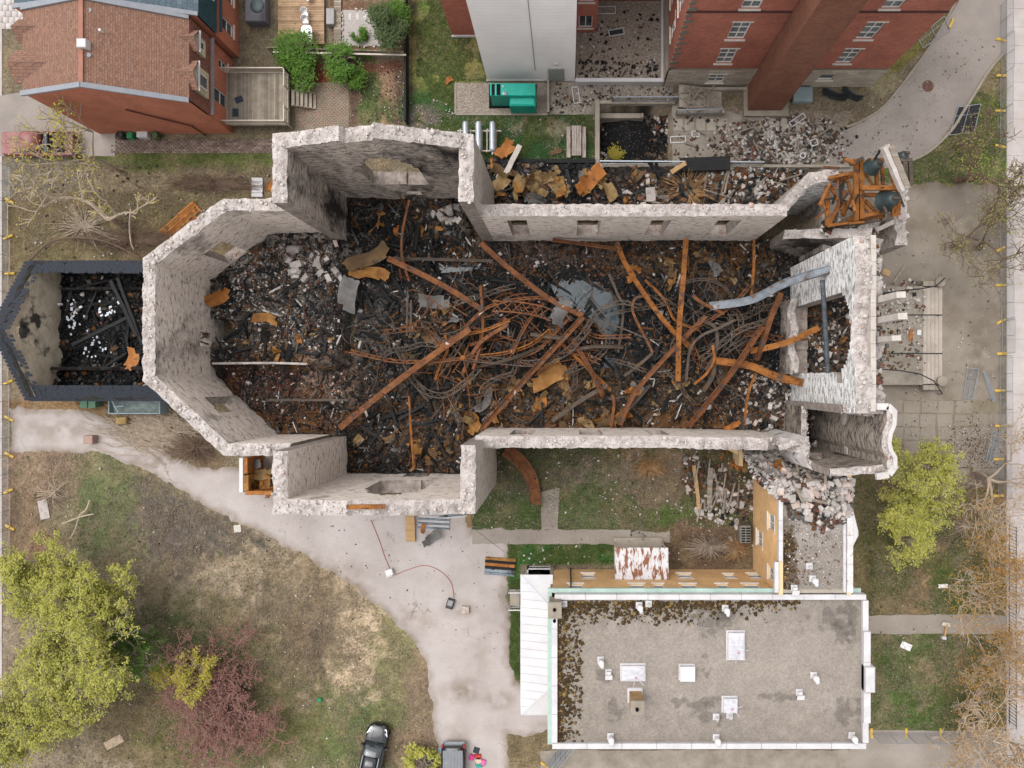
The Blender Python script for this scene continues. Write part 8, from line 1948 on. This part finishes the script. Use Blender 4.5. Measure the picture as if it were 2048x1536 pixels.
def ribbed(u, v, w, h, rz, mats, label, n=6):
    t = empty('corrugated_sheet', P(u, v, .05), rz, label, 'metal sheet')
    for k in range(n): mb = MB(); y0 = -h/2+h*k/n; y1 = y0+h/n; mb.hexa([(-w/2+rnd.uniform(-.05, .05), y0, 0), (w/2+rnd.uniform(-.06, .06), y0, 0), (w/2, y1, .0), (-w/2, y1, .0)], [(-w/2, y0+.02, .05+.1*(k % 2)), (w/2, y0+.02, .05+.1*(k % 2)), (w/2, y1-.02, .15-.1*(k % 2)), (-w/2, y1-.02, .15-.1*(k % 2))]); mb.build('rib', mats[k % len(mats)], t)
m_gal2 = mk('scorched_zinc', [(.3, C('#6d7880')), (.6, C('#97a3aa')), (.8, C('#c3c9cc'))], 1.5, 5, .5, .2, metal=.2, patch=(1.2, .58, .66, C('#4a4442')))
ribbed(1000, 1133, 2.5, 1.5, -.08, [m_gal2, m_gal2, m_char, m_sh[4], m_char, m_sh[0]], 'charred and orange corrugated sheet on the drive by the grass')
ribbed(868, 1045, 2.6, 1.1, -.05, [m_gal2, m_whiteish], 'bent pale zinc sheet below the south transept')
ribbed(906, 1028, 2.4, .7, .1, [m_whiteish, m_gal2], 'white and blue painted sheet below the south transept', 4)
sheet_at(866, 1075, .15, 1.6, .4, 3, 3, 'crumpled grey metal wad below the south transept'); sheet_at(938, 1035, .1, 1.5, 1.2, 7, 1, 'beige board shaped plate by the transept corner', sz=.1); sheet_at(848, 1055, .15, .9, 1.2, 4, 4, 'small rusty wad beside the zinc sheet')
mb = MB(); mb.bar(P(693, 1014, 14.9), P(770, 1013, 14.9), .28, .14); mb.thing('lintel_beam', m_rusto, 'orange steel lintel lying on the south gable top', 'lintel')
# burnt lean-to with rusty sheets beside the south transept
lt = empty('lean_to', P(512, 955, 0), 0, 'burnt lean-to with rust orange panels beside the south transept', 'lean-to')
for (q, m) in (((478, 916, 486, 985), m_white), ((487, 916, 495, 948), m_sh[4]), ((487, 950, 497, 982), m_sh[0]), ((490, 982, 545, 990), m_sh[4])): a, b = P(q[0], q[1], 3), P(q[2], q[3], 3); mb = MB(); mb.bevbox(a.x, b.y, 0, b.x, a.y, 3, .03); attach(mb.build('panel', m), lt)
for (u, v, s, r, k, m) in ((525, 945, 1.6, .3, 1, 1), (535, 965, 1.3, 1, 3, 0), (520, 960, 1.2, 2, 6, 4), (508, 930, 1.4, .2, 9, 3), (542, 985, .9, .6, 2, 4)): sheet_at(u, v, 1.6, s, r, k, m, 'rusty plate inside the burnt lean-to, number by position %s' % ['nearest the church wall', 'in its lower corner', 'in its middle', 'grey at its top', 'hanging at its outer corner'][[525, 535, 520, 508, 542].index(u)].replace('number by position ', ''))
for o in [o for o in bpy.data.objects if o.get('label', '').startswith('rusty plate inside the burnt lean-to, number')]: o['label'] = o['label'].replace(', number by position', '')
ribbed(355, 450, 3.4, 1.3, .72, [m_sh[4], m_sh[0], m_sh[4]], 'orange rusted corrugated sheets leaning by the apse wall', 6); ribbed(378, 425, 1.8, 1.1, .7, [m_sh[4]], 'short orange sheet above the corrugated sheets by the apse', 4)
ribbed(515, 375, .9, 1.6, 0, [m_whiteish], 'white ribbed sheet beside the orange plate at the transept', 5)
# toys by the pickup, signs, bits of furniture
for (u, v, w, h, m, lb, nm) in ((953, 1500, .5, .5, '#2a3038', 'dark square tray beside the black pickup', 'tray'), (944, 1513, .4, .45, '#d93a8a', 'pink bag beside the black pickup', 'bag'), (956, 1512, .5, .4, '#c23a2e', 'red bag beside the black pickup', 'bag'), (957, 1519, .5, .6, '#cdb8a2', 'beige stuffed bundle beside the black pickup', 'bundle'), (966, 1523, .4, .45, '#e06aa8', 'pink and white bag at the edge of the pile by the pickup', 'bag'), (958, 1528, .5, .4, '#2f9a8a', 'teal bag beside the black pickup', 'bag'), (881, 1499, .3, .4, '#aebcd6', 'pale blue bottle beside the pickup tail', 'bottle'), (640, 1398, .35, .3, '#1f8a5a', 'small green tub on the straw lawn', 'tub'), (228, 1484, 1.6, .7, '#b09a80', 'tan plank like panel lying in the lower left yard', 'panel'), (475, 1057, .6, .6, '#cfc8bd', 'pale square slab on the mud edge', 'slab'), (1812, 1292, .9, .55, '#f0eeee', 'white sign board lying on the east lawn', 'sign_board'), (1886, 1172, .8, .35, '#efe9e4', 'white broken board on the upper east lawn', 'board'), (88, 1019, .8, 1.6, '#b5aaa4', 'grey board under the heap of sticks', 'board')):
    p = P(u, v); mb = MB(); mb.bevbox(-w/2, -h/2, 0, w/2, h/2, .25 if nm in ('bag', 'bundle', 'tub', 'bottle') else .05, .05 if nm in ('bag', 'bundle', 'tub', 'bottle') else .01); o = mb.build(nm, plain('%s_%d_%d' % (nm, u, v), C(m), .7)); o.location = p; o.rotation_euler = (0, 0, rnd.uniform(-.5, .5)); tag(o, lb, nm.replace('_', ' '))
pd_ = empty('pedestal_sign', P(1888, 1268, 0), 0, 'toppled T shaped timber pedestal on the entrance path', 'pedestal'); mb = MB(); mb.bar(P(1894, 1248, .2), P(1888, 1275, .2), .16, .16); attach(mb.build('post', m_woodt), pd_); mb = MB(); mb.bar(P(1884, 1247, .2), P(1900, 1250, .2), .3, .12); attach(mb.build('head', m_wrail), pd_); mb = MB(); mb.bar(P(1883, 1274, .15), P(1891, 1276, .15), .25, .3); attach(mb.build('foot', m_whiteish), pd_)
mb = MB(); mb.lathe(P(1856, 172, .022), [(.48, 0), (.48, .012), (.36, .012), (.36, .018), (.1, .018)], 28); mb.thing('manhole_cover', mk('rusty_cast_iron', [(.3, C('#5a3f34')), (.7, C('#7d5a4a'))], 6, 3, .8, .5), 'round rusty manhole cover in the curved drive', 'manhole cover')
mb = MB(); mb.tube([P(1605.5+5*math.cos(a), 311+5*math.sin(a), .15) for a in [k*math.pi/8 for k in range(17)]], .06, 8); mb.thing('white_ring', m_white, 'white ring lying in the north rubble', 'ring')
for (u, v, s, rz, lb) in ((1672, 190, 2.2, .1, 'black plastic sheet at the foot of the brick building'), (1705, 190, 1.8, -.2, 'black plastic sheet with pale blue edge by the brick building')): o = sheet_at(u, v, .1, s, rz, 5, 2, lb, sz=.3); o.data = o.data.copy(); o.data.materials[0] = plain('black_plastic_%d' % u, C('#1c2226'), .3)
mb = MB(); p = P(1607, 190, .3); mb.bevbox(p.x-.9, p.y-.6, 0, p.x+.7, p.y+.6, .5, .03); mb.thing('window_well', m_skip, 'pale blue metal grate box beside the brick stack', 'grate')
# ================================================================ TREES AND PLANTS
m_bark = mk('grey_bark', [(.3, C('#756858', 1.1)), (.7, C('#978a7c', 1.1))], 3, 4, .95, .5, 12)
m_twig = mk('pale_twig', [(.3, C('#8f7d6a', 1.2)), (.7, C('#b5a592', 1.2))], 3, 3, .95, .2)
m_twigd = mk('dark_twig', [(.3, C('#5d4a3c', 1.1)), (.7, C('#7d6858', 1.1))], 3, 3, .95, .2)
def leaf_mat(name, a, b, c):
    m, nt, bs = mat_base(name, .7, .2); v = coords(nt)
    cc = ramp_n(nt, noise_n(nt, v, 1.4, 4, .7), [(.3, a), (.5, b), (.7, c)])
    nt.links.new(cc, bs.inputs['Base Color'])
    tr = nd(nt, 'ShaderNodeBsdfTranslucent'); nt.links.new(cc, tr.inputs['Color']); mx = nd(nt, 'ShaderNodeMixShader'); mx.inputs[0].default_value = .3
    out = [n for n in nt.nodes if n.type == 'OUTPUT_MATERIAL'][0]
    nt.links.new(bs.outputs[0], mx.inputs[1]); nt.links.new(tr.outputs[0], mx.inputs[2]); nt.links.new(mx.outputs[0], out.inputs['Surface']); return m
L_YG = leaf_mat('spring_leaves', C('#82833c', 1.2), C('#a8a74e', 1.25), C('#c2ba64', 1.25)); L_GR = leaf_mat('green_leaves', C('#3f5a22', 1.2), C('#577a2c', 1.2), C('#6d9038', 1.2)); L_RED = leaf_mat('red_buds', C('#75544a', 1.2), C('#8d665c', 1.2), C('#9c786e', 1.2))
L_OR = leaf_mat('orange_buds', C('#8f6a35', 1.2), C('#b08a48', 1.2), C('#b9783e', 1.2)); L_YE = leaf_mat('yellow_leaves', C('#9a9438', 1.1), C('#b8aa48', 1.1), C('#c6b858', 1.1)); L_PINE = leaf_mat('pine_needles', C('#3c4a30', 1.2), C('#56663e', 1.2), C('#6d7a50', 1.2)); L_OL = leaf_mat('olive_leaves', C('#7a7f3a', 1.2), C('#979a4a', 1.2), C('#a8a65a', 1.2))
def quads(pts, size, rs, flat=.6):
    n = len(pts); a = rs.rand(n)*6.283; t = (rs.rand(n)-.5)*2*flat; s = size*(.55+.9*rs.rand(n))
    x = np.stack([np.cos(a), np.sin(a), np.sin(t)*.6], 1); y = np.stack([-np.sin(a)*np.cos(t), np.cos(a)*np.cos(t), (rs.rand(n)-.5)*flat*1.4], 1)
    x *= s[:, None]; y *= s[:, None]*.62
    v = np.stack([pts-x, pts-y*.9+x*.1, pts+x, pts+y], 1).reshape(-1, 3); return v, np.arange(n*4).reshape(-1, 4)
def plant(name, loc, label, cat, h, spread, leaves, leaf_mat_, lsize, seed, bark=None, stems=1, levels=4, up=.5, trunk_r=.16, clump=.5, group=None, split=3, drop=.0, lean=(0, 0), trunkh=.28, tube_n=4, minr=.012):
    rs = np.random.RandomState(seed); mb = MB(); mt = MB(); tips = []; mids = []
    def branch(p, d, L_, r, lv):
        n = 4; pts = [p]; q = p.copy()
        for k in range(n):
            d2 = d+Vector((rs.randn()*.17, rs.randn()*.17, rs.randn()*.09+(.05 if lv > 1 else -.05*drop))); d2.normalize(); q = q+d2*L_/n; pts.append(q); d = d2
            if lv <= 2 and k > 0: mids.append(q)
        (mt if lv == levels else mb).tube(pts, [max(minr, r*(1-.5*k/n)) for k in range(n+1)], 6 if lv == levels else tube_n, cap=False)
        if lv == 0 or L_ < .25: tips.append(q); return
        m = split+rs.randint(2)
        for k in range(m):
            a = rs.rand()*6.283; sp = .45+.5*rs.rand()
            side = Vector((math.cos(a), math.sin(a), 0)); nd_ = (d*(1-sp*.5)+side*sp+Vector((0, 0, up*.25))).normalized()
            branch(pts[-1] if k < 2 else pts[rs.randint(2, n+1)], nd_, L_*(.58+.24*rs.rand()), r*.52, lv-1)
    for s in range(stems):
        a = rs.rand()*6.283; tilt = (.08 if stems == 1 else .55)
        d = Vector((math.cos(a)*tilt+lean[0], math.sin(a)*tilt+lean[1], 1)).normalized(); branch(Vector((rs.randn()*.15*(stems > 1), rs.randn()*.15*(stems > 1), 0)), d, h*(trunkh if stems == 1 else .34)*(.85+.3*rs.rand()), trunk_r, levels)
    allp = np.array([tuple(p) for p in tips+mids]); c = allp.mean(0)
    zmax = max(p.z for p in tips); rad = np.percentile(np.hypot(allp[:, 0]-c[0]*0, allp[:, 1]-c[1]*0), 92); fx, fz = spread/max(rad, .1), h/max(zmax, .1)
    sc_ = np.array([fx, fx, fz])
    for b in (mb, mt): b.v = [(v[0]*fx, v[1]*fx, v[2]*fz) for v in b.v]
    t = empty(name, loc, 0, label, cat, group)
    mt.build('trunk', bark or m_bark, t)
    if mb.v: mb.build('branches', bark or m_bark, t)
    if leaves:
        src = allp*sc_; idx = rs.randint(len(src), size=leaves); pts = src[idx]+rs.randn(leaves, 3)*np.array([clump, clump, clump*.7])
        keep = fbm(pts[:, 0]*.9, pts[:, 1]*.9, seed, 3) > .3
        v, f = quads(pts[keep], lsize, rs); link('crown', np_mesh('crown', v, f, leaf_mat_), t)
    return t
def tree_at(u, v, zc, **k):
    p = P(u, v, zc); p.z = 0; return dict(loc=p, **k)
plant('leafy_tree', tree_at(165, 1225, 6)['loc'], 'large yellow green tree in spring leaf at the lower left', 'tree', 9, 6.0, 46000, L_YG, .075, 11, trunk_r=.2, levels=5, clump=.13, split=4)
plant('leafy_tree', tree_at(60, 1170, 5)['loc'], 'yellow green tree behind the largest one at the left edge', 'tree', 7, 3.6, 12000, L_YG, .075, 12, levels=5, clump=.13)
plant('leafy_tree', tree_at(45, 1460, 5)['loc'], 'yellow green tree in the bottom left corner', 'tree', 7.5, 4.3, 26000, L_YG, .075, 13, levels=5, clump=.13, split=4)
plant('leafy_tree', tree_at(255, 1285, 3)['loc'], 'deeper green young tree right of the largest one', 'tree', 4.5, 3.0, 9000, L_GR, .065, 14, levels=5, clump=.16)
plant('young_tree', tree_at(375, 1350, 3)['loc'], 'small golden green tree above the red twigged shrub', 'tree', 4, 2.6, 5200, L_YE, .07, 15, levels=5, clump=.14)
plant('red_shrub', tree_at(440, 1430, 2.5)['loc'], 'wide shrub with dull red twigs and buds', 'shrub', 4, 5.2, 15000, L_RED, .06, 16, bark=mk('reddish_twig', [(.3, C('#6d4a42', 1.1)), (.7, C('#946f64', 1.1))], 3, 3, .95, .2), stems=6, levels=4, clump=.16)
plant('leafy_tree', tree_at(1812, 1015, 5)['loc'], 'bright yellow green tree beside the front corner tower', 'tree', 8, 4.5, 30000, L_YG, .07, 17, levels=5, clump=.13, split=4)
plant('bare_tree', tree_at(165, 420, 5)['loc'], 'nearly bare tree with pale branches west of the church', 'tree', 7, 5.0, 380, L_YE, .07, 18, bark=m_twig, levels=5, clump=.2, split=2, trunk_r=.16, minr=.016)
plant('bare_tree', tree_at(150, 300, 6)['loc'], 'bare tree with yellow leaf tips over the old red pickup', 'tree', 8.5, 4.2, 800, L_YE, .09, 19, bark=m_twig, levels=4, clump=.2, trunk_r=.13, minr=.02)
for (u, v, h, s, n, lm, lb, sd) in ((2040, 470, 8, 5.2, 1100, L_OL, 'street tree with thin bare branches beside the forecourt', 20), (1990, 320, 7, 4.0, 1300, L_OL, 'street tree with faint olive buds over the east lawn', 21), (2030, 960, 8, 4.6, 1500, L_OR, 'street tree with bare tangled branches by the leaf litter', 22), (2020, 1215, 8, 4.4, 3600, L_OR, 'street tree with golden orange buds opposite the entrance path', 23), (2040, 1100, 7, 3.8, 2600, L_OR, 'street tree with rusty buds between the two street fences', 24), (2020, 1470, 7, 5.0, 3400, L_OR, 'orange budded tree in the bottom right corner', 25), (2035, 1340, 7, 3.4, 2000, L_OR, 'thin street tree with few orange buds near the corner', 26)):
    plant('street_tree', tree_at(u, v, 5.5)['loc'], lb, 'tree', h, s, n, lm, .06, sd, bark=m_twigd if lm is L_OL else m_twig, levels=5, clump=.35, trunk_r=.14)
plant('fallen_branch', tree_at(1960, 1430, .5)['loc'], 'pale fallen branch lying on the lower east lawn', 'branch', 1.4, 2.6, 0, None, 0, 27, bark=m_twig, levels=4, lean=(-1.5, .8), trunkh=.6)
plant('pine_tree', tree_at(772, 62, 2)['loc'], 'grey green pine in the gravel garden', 'tree', 3.4, 1.35, 7000, L_PINE, .07, 28, levels=4, clump=.25)
plant('round_shrub', tree_at(786, 28, 1.5)['loc'], 'dark green shrub behind the pine', 'shrub', 2.2, .95, 4200, L_GR, .07, 29, stems=4, levels=3, clump=.28)
plant('garden_shrub', tree_at(602, 122, 1.2)['loc'], 'wide fresh green shrub by the board fence', 'shrub', 2.2, 1.9, 8000, L_GR, .085, 30, stems=5, levels=3, clump=.3)
plant('garden_shrub', tree_at(690, 128, 1)['loc'], 'fresh green shrub beside the paved patio', 'shrub', 1.9, 1.35, 5500, L_GR, .085, 31, stems=4, levels=3, clump=.3)
plant('garden_shrub', tree_at(710, 150, .6)['loc'], 'small darker green shrub at the soil bed corner', 'shrub', 1.0, .8, 2600, L_GR, .07, 32, stems=4, levels=3, clump=.25)
for (u, v, lb) in ((712, 73, 'left of two clipped round bushes in the gravel garden'), (727, 71, 'right of two clipped round bushes in the gravel garden'), (733, 106, 'round bush below the gravel garden')): plant('clipped_bush', tree_at(u, v, .4)['loc'], lb, 'bush', .7, .34, 1500, L_GR, .05, 33+u, stems=3, levels=2, clump=.14)
plant('yellow_bush', tree_at(852, 1528, .8)['loc'], 'leafy yellow green bush beside the black pickup', 'bush', 1.6, 1.3, 3600, L_YG, .11, 50, stems=5, levels=3, clump=.28)
plant('pit_bush', tree_at(1228, 316, -1)['loc'], 'yellow green bush in the sunken areaway', 'bush', 1.2, .8, 1500, L_YE, .07, 51, stems=5, levels=3, clump=.2).location.z = -2.2
# dry brush: arching canes
m_cane = mk('dry_orange_cane', [(.3, C('#8f6a45', 1.1)), (.7, C('#b9946a', 1.1))], 3, 3, .95, .2); m_caneg = mk('dry_grey_cane', [(.3, C('#7d6d5c', 1.1)), (.7, C('#a8988a', 1.1))], 3, 3, .95, .2)
def brush(u, v, n, ru, rv, hh, mat, label, seed, name='dry_shrub', cat='shrub', dirn=None, r=.026, base=None, z0=0.0):
    rs = random.Random(seed); o = P(u, v, 0); t = empty(name, (o.x, o.y, z0), 0, label, cat); mb = MB()
    for k in range(n):
        a = rs.random()*6.283 if dirn is None else rs.gauss(dirn, .35); L_ = rs.uniform(.35, 1); e = Vector((math.cos(a)*ru*L_, math.sin(a)*rv*L_, 0)); s = Vector((rs.gauss(0, .12), rs.gauss(0, .12), 0)) if dirn is None else Vector((rs.gauss(0, ru*.35), rs.gauss(0, rv*.35), 0))
        p = []
        for q in range(6): f = q/5; p.append(s+e*f+Vector((rs.gauss(0, .05), rs.gauss(0, .05), hh*L_*math.sin(f*2.4)*(1 if dirn is None else .5)+.04)))
        mb.tube(p, [r*(1.2-.8*q/5) for q in range(6)], 3, cap=False)
    mb.build('canes', mat, t); return t
brush(1372, 385, 170, 2.9, 2.0, 1.3, m_cane, 'dry orange brown shrub outside the north nave wall', 1); brush(1305, 385, 70, 1.4, 1.0, .8, m_caneg, 'small grey dry shrub west of the stone post', 2); brush(1300, 935, 160, 1.8, 1.3, .5, m_cane, 'flattened dry grass clump in the south court', 3); brush(1420, 1092, 200, 2.6, 1.2, .6, m_caneg, 'tangled dry brush beside the annex canopy', 4); brush(1470, 1095, 130, 1.4, 1.4, .6, m_cane, 'tangled dry brush in the corner of the wing', 5)
brush(325, 865, 420, 4.4, 2.4, .5, m_twig, 'long pile of cut branches beside the apse', 6, 'branch_pile', 'branch pile', 2.5, .03); brush(395, 895, 300, 3.0, 1.8, .6, m_twigd, 'grey tangled branch pile under the south apse wall', 7, 'branch_pile', 'branch pile', None, .022); brush(108, 985, 42, 1.6, 2.2, .35, m_twig, 'heap of pale sticks in the lower left yard', 8, 'stick_heap', 'stick heap', None, .035); brush(170, 455, 120, 3.4, 2.6, .4, m_twig, 'scattered broken branches in the west yard', 9, 'branch_pile', 'branch pile', None, .025)
brush(260, 480, 420, 5.5, 1.2, .35, m_twigd, 'matted brown undergrowth along the west yard', 10, 'undergrowth', 'undergrowth', None, .022); brush(430, 370, 380, 4.5, 1.0, .35, m_twigd, 'matted brown undergrowth beside the north transept', 11, 'undergrowth', 'undergrowth', None, .022); brush(1950, 960, 170, 3.4, 1.2, .4, m_caneg, 'bare tangled twigs beside the bright green tree', 12, 'branch_pile', 'branch pile', None, .014); brush(1930, 1050, 60, 2.6, 2.2, .3, m_twig, 'loose fallen twigs below the street trees', 13, 'branch_pile', 'branch pile', None, .014)
for (pts, lb) in (([(262, 418), (259, 450), (262, 485), (268, 500)], 'bare white branch standing out in the west yard'), ([(180, 1000), (172, 1020), (160, 1030), (150, 1060), (140, 1078)], 'long crooked branch above the largest tree'), ([(125, 1048), (160, 1034), (188, 1028)], 'grey pole lying across the crooked branch'), ([(60, 520), (110, 480), (200, 480), (280, 515)], 'dark fallen trunk along the sacristy roof edge')):
    mb = MB(); q = path3([(u, v, .5) for u, v in pts], 4); mb.tube(q, [.09-.04*k/len(q) for k in range(len(q))], 6); mb.thing('loose_branch', m_twigd if 'dark' in lb else m_twig, lb, 'branch')
# grass: short blades on the green lawns, uncountable
def grass(name, poly, n, mat, seed, size=.09, mask=None):
    rs = np.random.RandomState(seed); u, v, x, y = sample_poly(poly, n, rs, 0)
    k = fbm(x*.6, y*.6, seed+40, 4) > .45
    if mask is not None: k &= mask(u, v)
    x, y = x[k], y[k]; m = len(x); a = rs.rand(m)*6.283; s = size*(.5+rs.rand(m)); dx, dy = np.cos(a)*s, np.sin(a)*s; b = .35
    V = np.stack([np.stack([x-dx*b-dy*.2, y-dy*b+dx*.2, np.zeros(m)-.02], 1), np.stack([x-dx*b+dy*.2, y-dy*b-dx*.2, np.zeros(m)-.02], 1), np.stack([x+dx+dy*.1, y+dy-dx*.1, s*.7], 1), np.stack([x+dx-dy*.1, y+dy+dx*.1, s*.7], 1)], 1).reshape(-1, 3)
    o = link(name, np_mesh(name, V, np.arange(m*4).reshape(-1, 4), mat)); tag(o, kind='stuff')
G1 = leaf_mat('lawn_blades', C('#4a5c30'), C('#61733c'), C('#7d864c')); G2 = leaf_mat('dry_blades', C('#82735e'), C('#a08f79'), C('#b9a992'))
YL = [(25,915),(160,905),(290,950),(560,1092),(740,1200),(850,1330),(872,1536),(0,1536),(20,1200)]
grass('lawn', YL, 6000, G1, 1, .1, lambda u, v: np.hypot((u-640)/190, (v-1260)/130) > .8); grass('dry_lawn', YL, 42000, G2, 2, .1)
NL = [(835,0),(958,0),(985,160),(910,162),(908,232),(1188,232),(1188,322),(990,318),(945,300),(830,240)]
grass('lawn', NL, 26000, G1, 3); grass('dry_lawn', NL, 5000, G2, 4)
CL = [(950,895),(1500,895),(1500,1055),(950,1055)]
grass('lawn', CL, 14000, G1, 5); grass('dry_lawn', CL, 9000, G2, 6); grass('lawn', [(1018,1090),(1228,1090),(1228,1125),(1040,1128),(1038,1360),(1020,1330)], 9000, G1, 7)
EL = [(1715,960),(2008,960),(2008,1455),(1742,1455),(1740,1190)]
kp = lambda u, v: (np.abs(v-1249) > 20)
grass('lawn', EL, 20000, G1, 8, .1, kp); grass('dry_lawn', EL, 20000, G2, 9, .1, kp); EN = [(1770,348),(1860,305),(1985,145),(2008,130),(2008,366),(1770,366)]
grass('lawn', EN, 9000, G1, 10); grass('dry_lawn', EN, 5000, G2, 11); grass('dry_lawn', [(25,330),(535,330),(535,395),(440,395),(300,515),(40,520)], 14000, G2, 12); grass('lawn', [(25,330),(535,330),(535,395),(440,395),(300,515),(40,520)], 1500, G1, 13)
